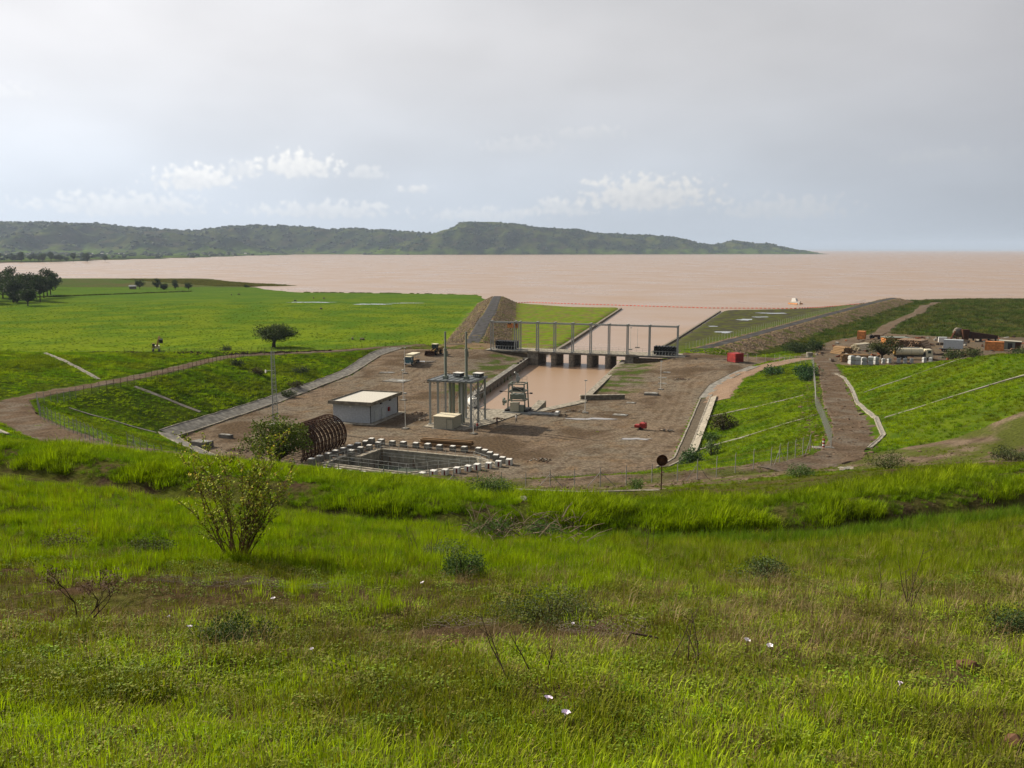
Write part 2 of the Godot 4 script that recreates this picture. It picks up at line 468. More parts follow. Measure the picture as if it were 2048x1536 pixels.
func gather() -> void:
	var d := 54.0
	while d < 84.0:
		for i in 17:
			var x := -64.0 + i * 8.0
			if along_hill(x, d) < 77.0: points.append(Vector3(x, d, hill_height(x, d)))
		d += 5.0
	lay(yard_left); lay(yard_right); lay(yard_front)
	for p in [Vector3(-20, 140, 0), Vector3(-40, 165, 0), Vector3(10, 160, 0), Vector3(-20, 200, 0), Vector3(30, 200, 0), Vector3(5, 180, 0), Vector3(-35, 235, 0), Vector3(-22, 230, 0), Vector3(-14, 235, 0.1), Vector3(-36, 252, 0.5), Vector3(-32, 262, 1.5), Vector3(-31, 270, 2.2), Vector3(-30, 282, 2.9), Vector3(-20, 290, 3.0), Vector3(-18, 276, 2.3), Vector3(-14, 262, 1.4), Vector3(-12, 249, 0.6), Vector3(-6, 249, 0.3), Vector3(-4, 266, 0.6), Vector3(-1, 282, 0.9), Vector3(3, 292, 1.0), Vector3(-5, 290, 2.0), Vector3(-11, 298, 3.1), Vector3(-24, 303, 3.2), Vector3(37, 277, 0.9), Vector3(45, 277, 1.6), Vector3(50, 276, 2.7), Vector3(58, 277, 3.1), Vector3(41, 262, 0.9), Vector3(46, 250, 0.7), Vector3(38, 240, 0.2), Vector3(52, 262, 2.2), Vector3(62, 266, 2.8), Vector3(70, 280, 3.3), Vector3(30, 222, 0), Vector3(-10, 306, 3.1), Vector3(-2, 313, 3.0), Vector3(56, 290, 3.2), Vector3(62, 284, 3.3)]:
		points.append(p)
	# the perimeter track with its flat width
	for q in [-2.6, 2.6]:
		lay(away(ring_left, q, 0.0)); lay(away(ring_right, q, 0.0))
	# the dikes: crest, toes
	for q in [-3.7, 3.7]:
		lay(away(dike_left, q, 0.0), 14); lay(away(dike_right, q, 0.0), 14)
	lay(away(dike_left, -14.0, 0, -0.9), 14); lay(away(dike_left, 14.5, 0, -0.7), 14)
	lay(away(dike_right, -11.0, 0, -0.6), 14); lay(away(dike_right, 14.0, 0, 0.6), 14)
	lay([Vector3(12.5, 322, -0.4), Vector3(19.3, 353, -0.7), Vector3(67.5, 574, -0.8)], 8)
	lay([Vector3(16, 322, -4), Vector3(22.8, 353, -4), Vector3(71.5, 574, -4), Vector3(76, 600, -5)], 8)
	lay([Vector3(67.5, 580, -1.0), Vector3(69, 590, -1.35), Vector3(40, 597, -1.4), Vector3(22, 615, -1.3)], 20)
	lay([Vector3(51, 322, -0.6), Vector3(69, 372, -0.7), Vector3(128.5, 550, -0.9)], 8)
	lay([Vector3(47.5, 322, -4), Vector3(65.5, 372, -4), Vector3(125, 552, -4), Vector3(128, 575, -5)], 8)
	lay([Vector3(131, 556, -1.0), Vector3(138, 566, -1.35), Vector3(190, 578, -1.3), Vector3(205, 592, -1.3)], 20)
	points.append(Vector3(30, 470, -0.7)); points.append(Vector3(120, 450, -0.8)); points.append(Vector3(100, 400, -0.75))
	# left: natural ground outside the track, its crest, then down to the plain
	lay([Vector3(-230, 160, 12), Vector3(-165, 205, 11.3), Vector3(-128, 226, 10.6), Vector3(-114, 224, 10.2), Vector3(-100, 222, 9.9), Vector3(-94, 235, 9.0), Vector3(-89, 252, 7.6), Vector3(-82, 266, 6.1)])
	lay([Vector3(-230, 235, -0.6), Vector3(-165, 262, -0.7), Vector3(-128, 278, -0.8), Vector3(-108, 290, -0.8), Vector3(-90, 302, -0.8), Vector3(-72, 308, -0.7), Vector3(-58, 320, -0.8), Vector3(-40, 332, -0.9)])
	for p in [Vector3(-120, 165, 14), Vector3(-110, 185, 11.8), Vector3(-105, 200, 11), Vector3(-66, 108, 14.6), Vector3(-79, 124, 13.6), Vector3(-98, 150, 12.3), Vector3(-99, 172, 11), Vector3(-60, 92, 17.5), Vector3(-90, 108, 20), Vector3(-120, 130, 19), Vector3(-200, 130, 16), Vector3(-130, 60, 28), Vector3(-68, 60, 25), Vector3(-260, 60, 25), Vector3(-300, 200, 6), Vector3(-300, 260, -0.6)]:
		points.append(p)
	# right: the tall grass slope above the track, falling behind to the storage yard
	for p in [Vector3(60, 88, 17.5), Vector3(66, 104, 21.2), Vector3(75.5, 123, 21.6), Vector3(79.6, 148, 18.9), Vector3(81, 178, 13.6), Vector3(83, 205, 9.3), Vector3(87, 228, 5.8), Vector3(90, 118, 22), Vector3(92, 140, 18.5), Vector3(100, 165, 12.5), Vector3(104, 195, 8), Vector3(110, 225, 5), Vector3(130, 130, 18), Vector3(140, 190, 8), Vector3(160, 240, 5), Vector3(220, 150, 12), Vector3(230, 260, 5), Vector3(70, 70, 24), Vector3(110, 70, 29), Vector3(230, 60, 28), Vector3(280, 300, 5), Vector3(44, 80, 17.2), Vector3(52, 96, 15.8)]:
		points.append(p)
	for p in [Vector3(92, 262, 4), Vector3(118, 255, 4), Vector3(150, 278, 4.1), Vector3(195, 300, 5), Vector3(120, 320, 4), Vector3(160, 330, 4.2), Vector3(185, 350, 4.6), Vector3(104, 320, 2.6), Vector3(98, 306, 2.8), Vector3(240, 380, 6), Vector3(180, 400, 4.2), Vector3(215, 430, 5.2), Vector3(300, 480, 6.5), Vector3(262, 470, 5.6), Vector3(230, 520, 4), Vector3(330, 560, 5), Vector3(285, 560, 4), Vector3(400, 560, 5), Vector3(600, 500, 6), Vector3(700, 300, 8)]:
		points.append(p)
	# the shore
	var shore := [Vector3(700, 660, -1.4), Vector3(470, 655, -1.4), Vector3(373, 655, -1.3), Vector3(330, 668, -1.3), Vector3(300, 655, -1.4), Vector3(262, 645, -1.4), Vector3(230, 612, -1.4), Vector3(212, 598, -1.4)]
	lay(shore, 25); lay(away(shore, 14, 0, -4), 25)
	lay(away(shore, -10, 0, 0.4), 25)
	var shore2 := [Vector3(22, 618, -1.4), Vector3(4, 640, -1.4), Vector3(-14, 650, -1.4), Vector3(-27, 760, -1.4), Vector3(-110, 785, -1.4), Vector3(-187, 800, -1.4), Vector3(-236, 868, -1.4), Vector3(-262, 930, -1.4), Vector3(-222, 948, -1.4), Vector3(-225, 958, -1.4), Vector3(-290, 1010, -1.4), Vector3(-395, 1190, -1.4), Vector3(-590, 1190, -1.4), Vector3(-700, 1170, -1.4), Vector3(-880, 1120, -1.4)]
	lay(shore2, 25); lay(away(shore2, 9, 0, -4), 25); lay(away(shore2, -12, 0, -1.0), 25)
	for p in [Vector3(-190, 335, -1), Vector3(-345, 611, -1), Vector3(-130, 330, -0.9), Vector3(-92, 349, -0.9), Vector3(-100, 500, -1), Vector3(-60, 600, -1.05), Vector3(-200, 600, -0.9), Vector3(-250, 760, -1), Vector3(-420, 900, -0.9), Vector3(-600, 1000, -0.9), Vector3(-600, 500, 0), Vector3(-880, 900, 0), Vector3(-880, 400, 2), Vector3(-880, 60, 20), Vector3(-450, 300, 0), Vector3(700, 60, 30), Vector3(0, 800, -8), Vector3(300, 800, -8), Vector3(700, 900, -8), Vector3(700, 1340, -8), Vector3(0, 1340, -8), Vector3(-400, 1340, -8), Vector3(-890, 1340, -8), Vector3(100, 680, -7), Vector3(-100, 1000, -8)]:
		points.append(p)
	for q in yard_left: yard_poly.append(Vector2(q.x, q.y))
	for q in [Vector2(-24, 309), Vector2(6, 309), Vector2(48, 293), Vector2(62, 286), Vector2(84, 280)]: yard_poly.append(q)
	for i in yard_right.size(): yard_poly.append(Vector2(yard_right[-1 - i].x, yard_right[-1 - i].y))
	for i in range(1, 4): yard_poly.append(Vector2(yard_front[4 - i].x, yard_front[4 - i].y))

func build_heights() -> void:
	gather()
	var keep := PackedVector2Array(); var hs := PackedFloat32Array()
	var cells := {}
	for p in points:
		var key := Vector2i(roundi(p.x / 1.3), roundi(p.y / 1.3))
		if cells.has(key): continue
		cells[key] = true
		keep.append(Vector2(p.x, p.y)); hs.append(p.z)
	var t := Geometry2D.triangulate_delaunay(keep)
	fine_h.resize(FINE_W * FINE_H); mid_h.resize(MID_W * MID_H); wide_h.resize(WIDE_W * WIDE_H)
	wide_h.fill(-6.0)
	for g in [[fine_h, FINE_X0, FINE_D0, FINE_S, FINE_W, FINE_H], [mid_h, MID_X0, MID_D0, MID_S, MID_W, MID_H], [wide_h, WIDE_X0, WIDE_D0, WIDE_S, WIDE_W, WIDE_H]]:
		var arr: PackedFloat32Array = g[0]
		var s: float = g[3]
		for i in range(0, t.size(), 3):
			var a := keep[t[i]]; var b := keep[t[i + 1]]; var c := keep[t[i + 2]]
			var ha := hs[t[i]]; var hb := hs[t[i + 1]]; var hc := hs[t[i + 2]]
			var den := (b.y - c.y) * (a.x - c.x) + (c.x - b.x) * (a.y - c.y)
			if absf(den) < 0.0001: continue
			var i0 := maxi(0, ceili((minf(a.x, minf(b.x, c.x)) - g[1]) / s)); var i1 := mini(g[4] - 1, floori((maxf(a.x, maxf(b.x, c.x)) - g[1]) / s))
			var j0 := maxi(0, ceili((minf(a.y, minf(b.y, c.y)) - g[2]) / s)); var j1 := mini(g[5] - 1, floori((maxf(a.y, maxf(b.y, c.y)) - g[2]) / s))
			for j in range(j0, j1 + 1):
				for k in range(i0, i1 + 1):
					var x: float = g[1] + k * s; var y: float = g[2] + j * s
					var u := ((b.y - c.y) * (x - c.x) + (c.x - b.x) * (y - c.y)) / den
					var w := ((c.y - a.y) * (x - c.x) + (a.x - c.x) * (y - c.y)) / den
					if u >= -0.001 and w >= -0.001 and u + w <= 1.001:
						arr[j * g[4] + k] = u * ha + w * hb + (1.0 - u - w) * hc
		if g[4] == FINE_W: fine_h = arr
		elif g[4] == MID_W: mid_h = arr
		else: wide_h = arr

func sample(arr: PackedFloat32Array, w: int, h: int, fx: float, fy: float) -> float:
	var i := clampi(int(fx), 0, w - 2); var j := clampi(int(fy), 0, h - 2)
	var u := clampf(fx - i, 0, 1); var v := clampf(fy - j, 0, 1)
	var k := j * w + i
	return lerpf(lerpf(arr[k], arr[k + 1], u), lerpf(arr[k + w], arr[k + w + 1], u), v)

func base_height(x: float, d: float) -> float:
	if d < 58.0: return hill_height(x, d)
	if x > -130.0 and x < 146.0 and d < 343.0:
		var a := sample(fine_h, FINE_W, FINE_H, (x - FINE_X0) / FINE_S, (d - FINE_D0) / FINE_S)
		return a if d > 66.0 else lerpf(hill_height(x, d), a, (d - 58.0) / 8.0)
	if x > -138.0 and x < 320.0 and d >= 343.0 and d < 668.0:
		return sample(mid_h, MID_W, MID_H, (x - MID_X0) / MID_S, (d - MID_D0) / MID_S)
	return sample(wide_h, WIDE_W, WIDE_H, (x - WIDE_X0) / WIDE_S, (d - WIDE_D0) / WIDE_S)

func ground(x: float, d: float) -> float:     # the height of the ground as it is built
	var h := base_height(x, d)
	if d < 130.0:
		h += wave.get_noise_2d(x * 14.0, d * 14.0) * 0.16 * smoothstep(2.0, 8.0, d) + fine.get_noise_2d(x * 30.0, d * 30.0) * 0.05
		return h
	var p := Vector2(x, d)
	if Geometry2D.is_point_in_polygon(p, yard_poly):
		return h + wave.get_noise_2d(x * 6.0, d * 6.0) * 0.06
	if d < 345.0:
		return h + wave.get_noise_2d(x * 9.0, d * 9.0) * 0.22
	return h + wave.get_noise_2d(x * 2.0, d * 2.0) * 0.1

func at(x: float, d: float, up := 0.0) -> Vector3:
	return Vector3(x, ground(x, d) + up, -d)

func gap(p: Vector2, line: PackedVector2Array) -> float:
	var best := 1e9
	for i in range(1, line.size()):
		best = minf(best, p.distance_squared_to(Geometry2D.get_closest_point_to_segment(p, line[i - 1], line[i])))
	return sqrt(best)

# What covers the ground: 0 grass slope, 1 yard soil, 2 stone bank, 3 meadow, 4 scrub, 5 storage yard, 6 mud flat, 7 lawn, 8 bare bench
const COVER := ["grass_slope", "yard_ground", "stone_embankment", "meadow", "scrubland", "storage_ground", "mud_flat", "canal_lawn", "bare_hillside"]
var line_dl := PackedVector2Array(); var line_dr := PackedVector2Array(); var line_rl := PackedVector2Array(); var line_rr := PackedVector2Array()

func cover(x: float, d: float) -> int:
	var p := Vector2(x, d)
	if d < 130.0 and absf(x) < 70.0:
		var e := along_hill(x, d)
		var n := wave.get_noise_2d(x * 8.0, d * 8.0)
		if e > 64.0 + n * 10.0 and x > -6.0 + n * 16.0 and e < 92.0 and d < 101.0: return 8
		return 0
	if d > 300.0:
		if x > -45.0 and x < 25.0:
			var q := gap(p, line_dl)
			if q < 13.5 + 2.5 * fine.get_noise_2d(x * 3.0, d * 3.0): return 2
		if x > 40.0 and d > 286.0:
			var q := gap(p, line_dr)
			if q < 12.5 + 2.5 * fine.get_noise_2d(x * 3.0, d * 3.0): return 2
		if Geometry2D.is_point_in_polygon(p, storage_poly): return 5
		if x > -14.0 + (d - 317.0) * 0.012 and x < 20.8 + (d - 353.0) * 0.216 + 3.0: return 7
		if x > 20.0 and d < 600.0 and x < lerpf(68.0, 225.0, (d - 300.0) / 255.0): return 6
		return 3 if x < 20.0 else 4
	if Geometry2D.is_point_in_polygon(p, yard_poly): return 1
	if x > 86.0 and Geometry2D.is_point_in_polygon(p, storage_poly): return 5
	if x < -40.0 and d > 232.0 and base_height(x, d) < 1.5 and x < -60.0: return 3
	if x > 118.0 and d > 280.0: return 4
	return 0

func mix3(a: Color, b: Color, t: float) -> Color:
	return a.lerp(b, clampf(t, 0, 1))

const SOIL := Color(0.235, 0.18, 0.13)
const SOIL_DARK := Color(0.075, 0.05, 0.035)
const SOIL_GREY := Color(0.23, 0.195, 0.15)
const TURF := Color(0.12, 0.17, 0.014)
const TURF_DEEP := Color(0.055, 0.105, 0.014)
const TURF_DRY := Color(0.14, 0.125, 0.045)

var RUTS := [PackedVector2Array([Vector2(24, 160), Vector2(33, 185), Vector2(41, 215), Vector2(47, 240), Vector2(56, 258), Vector2(62, 276)]), PackedVector2Array([Vector2(8, 160), Vector2(27, 182), Vector2(37, 212), Vector2(42, 240), Vector2(52, 262)]), PackedVector2Array([Vector2(-40, 205), Vector2(-36, 225), Vector2(-33, 245), Vector2(-27, 268), Vector2(-18, 296)]), PackedVector2Array([Vector2(-36, 205), Vector2(-30, 232), Vector2(-24, 262), Vector2(-16, 285), Vector2(-9, 303)]), PackedVector2Array([Vector2(-46, 172), Vector2(-20, 171), Vector2(4, 176), Vector2(22, 184)])]

func tint(k: int, x: float, d: float) -> Color:
	var a := wave.get_noise_2d(x * 1.3, d * 1.3)
	var b := wave.get_noise_2d(x * 7.0 + 300.0, d * 7.0)
	var f := fine.get_noise_2d(x * 9.0, d * 9.0)
	match k:
		0:
			if d < 62.0:
				var soil := mix3(SOIL_DARK, Color(0.13, 0.085, 0.05), 0.5 + b + f)
				return mix3(soil, Color(0.085, 0.105, 0.018), 0.25 + f * 1.2 + 0.4 * smoothstep(13.0, 18.0, d))
			var g := mix3(TURF, TURF_DEEP, 0.45 + b * 0.9)
			return mix3(g, SOIL_DARK, (f - 0.25) * 1.1)
		1:
			var c := mix3(SOIL, SOIL_GREY, 0.5 + a * 1.6)
			c = mix3(c, Color(0.23, 0.16, 0.1), b * 1.5)
			c = mix3(c, Color(0.125, 0.095, 0.07), (f - 0.08) * 2.6)
			c = mix3(c, Color(0.13, 0.095, 0.066), (wave.get_noise_2d(x * 2.4 + 800.0, d * 2.4) - 0.08) * 3.5)
			for r in RUTS:
				if Rect2(r[0].x - 30, r[0].y - 90, 60, 180).has_point(Vector2(x, d)):
					var q := gap(Vector2(x, d), r)
					if q < 3.0: c = mix3(c, Color(0.28, 0.22, 0.16), smoothstep(3.0, 1.8, q) * 0.45)
					c = mix3(c, Color(0.1, 0.07, 0.047), smoothstep(0.75, 0.3, absf(q - 1.0)) * clampf(0.4 + b, 0.0, 0.6))
			if d > 225.0:
				var q := gap(Vector2(x, d), canal_poly)
				if q < 14.0: c = mix3(c, Color(0.09, 0.12, 0.03), (b + 0.12) * 3.0 * smoothstep(14.0, 8.0, q))
			return c
		2:
			return mix3(Color(0.26, 0.185, 0.12), Color(0.11, 0.13, 0.03), b * 2.4 + 0.1)
		3:
			var c := mix3(Color(0.075, 0.138, 0.015), Color(0.13, 0.178, 0.013), 0.5 + a * 2.6 + f * 0.5)
			c = mix3(c, Color(0.07, 0.13, 0.022), smoothstep(520.0, 760.0, d) * 0.7 + f * 0.3)
			if x < -70.0 and d < 420.0: c = mix3(c, Color(0.15, 0.21, 0.012), 0.4 + b * 1.4)
			if d > 900.0 - b * 30.0 and x < -215.0: c = mix3(Color(0.1, 0.085, 0.04), Color(0.06, 0.1, 0.02), 0.4 + b * 1.6 + (0.35 if x < -420.0 else 0.0))
			if d < 318.0: c = mix3(c, Color(0.06, 0.04, 0.028), 0.75 + f)
			return c
		4:
			var c := mix3(Color(0.045, 0.07, 0.018), Color(0.08, 0.085, 0.03), 0.5 + b * 1.6)
			return mix3(c, Color(0.12, 0.09, 0.055), (a - 0.3) * 1.5)
		5: return mix3(Color(0.15, 0.125, 0.1), Color(0.19, 0.14, 0.09), 0.5 + b)
		6:
			var c := mix3(Color(0.06, 0.056, 0.045), Color(0.09, 0.1, 0.025), 0.42 + b * 2.2)
			var q := gap(Vector2(x, d), line_dr)
			return mix3(c, Color(0.085, 0.115, 0.02), smoothstep(30.0, 16.0, q))
		7: return mix3(mix3(Color(0.15, 0.21, 0.014), Color(0.09, 0.16, 0.016), 0.4 + f * 1.6), Color(0.17, 0.125, 0.06), (b + 0.06) * 2.6 + (0.35 if d < 350.0 else 0.0))
		_: return mix3(mix3(SOIL, SOIL_DARK, 0.35 + f), Color(0.1, 0.115, 0.03), (b + 0.1) * 2.6 + 0.5 * smoothstep(22.0, 34.0, x))

func build_ground() -> void:
	line_dl = flat(dike_left); line_dr = flat(dike_right); line_rl = flat(ring_left); line_rr = flat(ring_right)
	var shapes := {}
	for patch in [[-52.0, 52.0, -6.0, 60.0, 0.4], [-104.0, 112.0, 60.0, 330.0, 0.9], [-260.0, -104.0, 60.0, 330.0, 3.0], [112.0, 280.0, 60.0, 330.0, 3.0], [-100.0, -52.0, -6.0, 60.0, 3.0], [52.0, 100.0, -6.0, 60.0, 3.0], [-60.0, 300.0, 330.0, 670.0, 2.4], [-260.0, -60.0, 330.0, 700.0, 6.0], [300.0, 420.0, 330.0, 700.0, 5.0], [-60.0, 300.0, 670.0, 700.0, 6.0], [-860.0, -260.0, 60.0, 1250.0, 10.0], [-260.0, 0.0, 700.0, 1070.0, 5.0], [420.0, 640.0, 330.0, 700.0, 10.0]]:
		var nx := int(ceil((patch[1] - patch[0]) / patch[4])); var nd := int(ceil((patch[3] - patch[2]) / patch[4]))
		var sx: float = (patch[1] - patch[0]) / nx; var sd: float = (patch[3] - patch[2]) / nd
		var hs := PackedFloat32Array(); hs.resize((nx + 3) * (nd + 3))
		var w := nx + 3
		for j in nd + 3:
			for i in nx + 3:
				var x: float = patch[0] + (i - 1) * sx; var d: float = patch[2] + (j - 1) * sd
				var h := ground(x, d)
				var p := Vector2(x, d)
				if d > 195.0 and d < 650.0 and x > -14.0 and x < 155.0 and Geometry2D.is_point_in_polygon(p, canal_poly):
					h = -4.5
				elif d > 140.0 and d < 164.0 and x > -34.0 and x < -1.0 and (Geometry2D.is_point_in_polygon(p, pit_poly)):
					h = -9.0
				hs[j * w + i] = h
		for j in range(nd):
			for i in range(nx):
				var o := (j + 1) * w + i + 1
				var x0: float = patch[0] + i * sx; var d0: float = patch[2] + j * sd
				if maxf(maxf(hs[o], hs[o + 1]), maxf(hs[o + w], hs[o + w + 1])) < -3.4 and d0 > 330.0: continue
				var k := cover(x0 + sx * 0.5, d0 + sd * 0.5)
				if not shapes.has(k):
					shapes[k] = Shape.new()
				var s: Shape = shapes[k]
				var vs := []; var ns := []; var cs := []
				for q in [[0, 0], [1, 0], [1, 1], [0, 1]]:
					var e: int = o + q[0] + q[1] * w
					var vx: float = x0 + q[0] * sx; var vd: float = d0 + q[1] * sd
					vs.append(Vector3(vx, hs[e], -vd))
					ns.append(Vector3((hs[e - 1] - hs[e + 1]) / (2.0 * sx), 1.0, (hs[e + w] - hs[e - w]) / (2.0 * sd)).normalized())
					cs.append(tint(k, vx, vd))
				for f in [[0, 2, 1], [0, 3, 2]]:
					for q in f:
						s.v.append(vs[q]); s.n.append(ns[q]); s.c.append(cs[q])
		# a skirt hides the seams between patches
	for k in shapes:
		var s: Shape = shapes[k]
		struct(COVER[k], s, M["yard" if k == 1 or k == 5 else "plain" if k == 3 or k == 7 or k == 6 else "ground"])

func ribbon(called: String, pts: Array, half: float, m: Material, lift: float, color: Callable, step := 1.4, ragged := 0.5, use_own := false) -> void:
	var s := Shape.new()
	var rows := []
	var prev := []
	for i in range(1, pts.size()):
		var a: Vector3 = pts[i - 1]; var b: Vector3 = pts[i]
		var n := maxi(1, int(Vector2(a.x - b.x, a.y - b.y).length() / step))
		for j in range(n + (1 if i == pts.size() - 1 else 0)):
			rows.append(a.lerp(b, j / float(n)))
	for i in rows.size():
		var a: Vector3 = rows[maxi(i - 2, 0)]; var b: Vector3 = rows[mini(i + 2, rows.size() - 1)]
		var t := Vector2(b.x - a.x, b.y - a.y).normalized()
		var row := []
		for k in 7:
			var q := (k / 3.0 - 1.0) * half
			if k == 0 or k == 6: q *= 1.0 + ragged * fine.get_noise_2d(rows[i].x * 14.0 + k * 40.0, rows[i].y * 14.0)
			var x: float = rows[i].x + t.y * q; var d: float = rows[i].y - t.x * q
			var h: float = rows[i].z if use_own else ground(x, d)
			row.append([Vector3(x, h + lift - (0.25 if k == 0 or k == 6 else 0.0), -d), color.call(x, d)])
		if i:
			for k in 6:
				var f := [prev[k], prev[k + 1], row[k + 1], row[k]]
				var nn := (f[2][0] - f[0][0] as Vector3).cross(f[1][0] - f[0][0])
				for e in ([0, 1, 2, 0, 2, 3] if nn.y > 0.0 else [0, 2, 1, 0, 3, 2]):
					s.v.append(f[e][0]); s.n.append(nn.normalized() * signf(nn.y)); s.c.append(f[e][1])
		prev = row
	struct(called, s, m)

func gravel(x: float, d: float) -> Color:
	var f := fine.get_noise_2d(x * 12.0, d * 12.0)
	var b := wave.get_noise_2d(x * 8.0, d * 8.0)
	return mix3(mix3(Color(0.19, 0.14, 0.1), Color(0.13, 0.095, 0.068), 0.5 + f), Color(0.21, 0.18, 0.145), b * 2.0)

func plain_grey(_x: float, _d: float) -> Color:
	return Color(1, 1, 1)

func pink_earth(x: float, d: float) -> Color:
	return mix3(Color(0.36, 0.26, 0.19), Color(0.3, 0.21, 0.15), 0.5 + fine.get_noise_2d(x * 10.0, d * 10.0))

func build_roads() -> void:
	ribbon("dirt_track", ring_left.slice(0, 7), 4.4, M.track, 0.07, gravel)
	ribbon("dirt_track", ring_left.slice(6), 3.0, M.track, 0.09, gravel)
	ribbon("dirt_track", ring_right.slice(2), 3.3, M.track, 0.07, gravel)
	ribbon("asphalt_road", dike_left, 3.4, M.asphalt, 0.08, plain_grey, 4.0, 0.04)
	ribbon("asphalt_road", dike_right, 2.9, M.asphalt, 0.08, plain_grey, 4.0, 0.04)
	ribbon("dirt_track", store_road, 3.6, M.track, 0.12, gravel, 3.0, 0.8)
	ribbon("earth_ramp", [Vector3(47.5, 208, 0), Vector3(52, 222, 0), Vector3(59, 240, 1), Vector3(69, 254, 2), Vector3(79, 262, 3), Vector3(88, 268, 4)], 4.2, M.track, 0.1, pink_earth, 1.5, 0.5)

func build_lake() -> void:
	var s := Shape.new()
	var e := 26000.0
	for q in [[-e, e, -400.0, -e * 1.2], [-60.0, 200.0, -190.0, -400.0], [-e, -60.0, -330.0, -400.0], [200.0, e, -330.0, -400.0]]:
		s.quad(Vector3(q[0], LAKE, q[2]), Vector3(q[0], LAKE, q[3]), Vector3(q[1], LAKE, q[3]), Vector3(q[1], LAKE, q[2]))
	struct("lake_water", s, M.water)

func profile(pairs: Array, u: float) -> float:
	for i in range(1, pairs.size()):
		if u < pairs[i][0]:
			return lerpf(pairs[i - 1][1], pairs[i][1], smoothstep(0.0, 1.0, clampf((u - pairs[i - 1][0]) / (pairs[i][0] - pairs[i - 1][0]), 0, 1)))
	return pairs[-1][1]

# far hills: the ridge's height above the lake in metres along its length
const RANGE_TOP := [[-6000.0, 225.0], [-3790.0, 233.0], [-3420.0, 238.0], [-3050.0, 222.0], [-2750.0, 200.0], [-2530.0, 184.0], [-2310.0, 176.0], [-2160.0, 200.0], [-2010.0, 219.0], [-1717.0, 219.0], [-1495.0, 211.0], [-1347.0, 187.0], [-1200.0, 192.0], [-977.0, 184.0], [-755.0, 172.0], [-607.0, 158.0], [-300.0, 120.0], [0.0, 60.0]]
const CAPE_TOP := [[-1250.0, -30.0], [-1130.0, 0.0], [-916.0, 86.0], [-670.0, 156.0], [-507.0, 198.0], [-385.0, 250.0], [-260.0, 252.0], [-98.0, 246.0], [311.0, 209.0], [515.0, 198.0], [720.0, 168.0], [1047.0, 156.0], [1293.0, 140.0], [1538.0, 82.0], [1660.0, 78.0], [1784.0, 110.0], [1947.0, 88.0], [2029.0, 88.0], [2131.0, 60.0], [2250.0, 40.0], [2300.0, 26.0], [2340.0, 4.0], [2370.0, -30.0]]

func hill_land(x: float, d: float) -> float:
	var n := wave.get_noise_2d(x * 0.16, d * 0.16)
	var m := fine.get_noise_2d(x * 0.12, d * 0.12)
	var spur := wave.get_noise_2d(x * 0.075 + 40.0, d * 0.03)
	# the far shore runs away from us on the left, then turns across the view
	var inland := maxf(-1400.0 - 0.05 * (d - 2400.0) + n * 160.0 - x, d - 7000.0)
	if d < 2420.0: inland = minf(inland, (d - 2420.0))
	if inland < -60.0: return -12.0
	var h := minf(inland * 0.05, 3.0) + clampf(inland, 0.0, 3000.0) * 0.006
	var rise := smoothstep(0.0, 1.0, 1.0 - absf(d - 7900.0 + n * 500.0) / (2300.0 if d < 7900.0 else 1500.0))
	h += 0.9 * profile(RANGE_TOP, x * 6700.0 / d) * d / 6700.0 * rise * (1.0 + (n * 0.5 + spur * 1.5) * (1.0 - rise) * 1.3) * smoothstep(0.0, 700.0, inland)
	h += m * 20.0 * rise * (1.2 - rise)
	return h

func cape_land(x: float, d: float) -> float:
	var n := wave.get_noise_2d(x * 0.22 + 90.0, d * 0.22)
	var m := fine.get_noise_2d(x * 0.2, d * 0.2)
	var ridge := 7400.0 + x * 0.25
	var top := profile(CAPE_TOP, x * 7400.0 / ridge * 1.0)
	if top < 1.0: return -20.0
	var k := 1.0 - absf(d - ridge) / 750.0
	if k < -0.3: return -20.0
	k = clampf(k, -0.3, 1.0)
	return top * sin(clampf(k, -0.3, 1.0) * PI / 2.0) * (1.0 + n * 0.5 * (1.0 - k)) + m * 9.0 * clampf(k * 3.0, 0, 1) * clampf(top / 60.0, 0.2, 1.0)

func hill_tint(x: float, d: float, h: float) -> Color:
	var n := wave.get_noise_2d(x * 0.35, d * 0.2)
	var f := fine.get_noise_2d(x * 0.5, d * 0.3)
	var c := mix3(Color(0.022, 0.045, 0.016), Color(0.1, 0.125, 0.026), 0.35 + n * 2.4 + f * 1.2)
	c = mix3(c, Color(0.11, 0.09, 0.05), (f - 0.12) * 2.4)
	if h < 40.0 and h > 3.0: c = mix3(c, Color(0.12, 0.19, 0.025), 0.55 + n * 2.0)
	return c

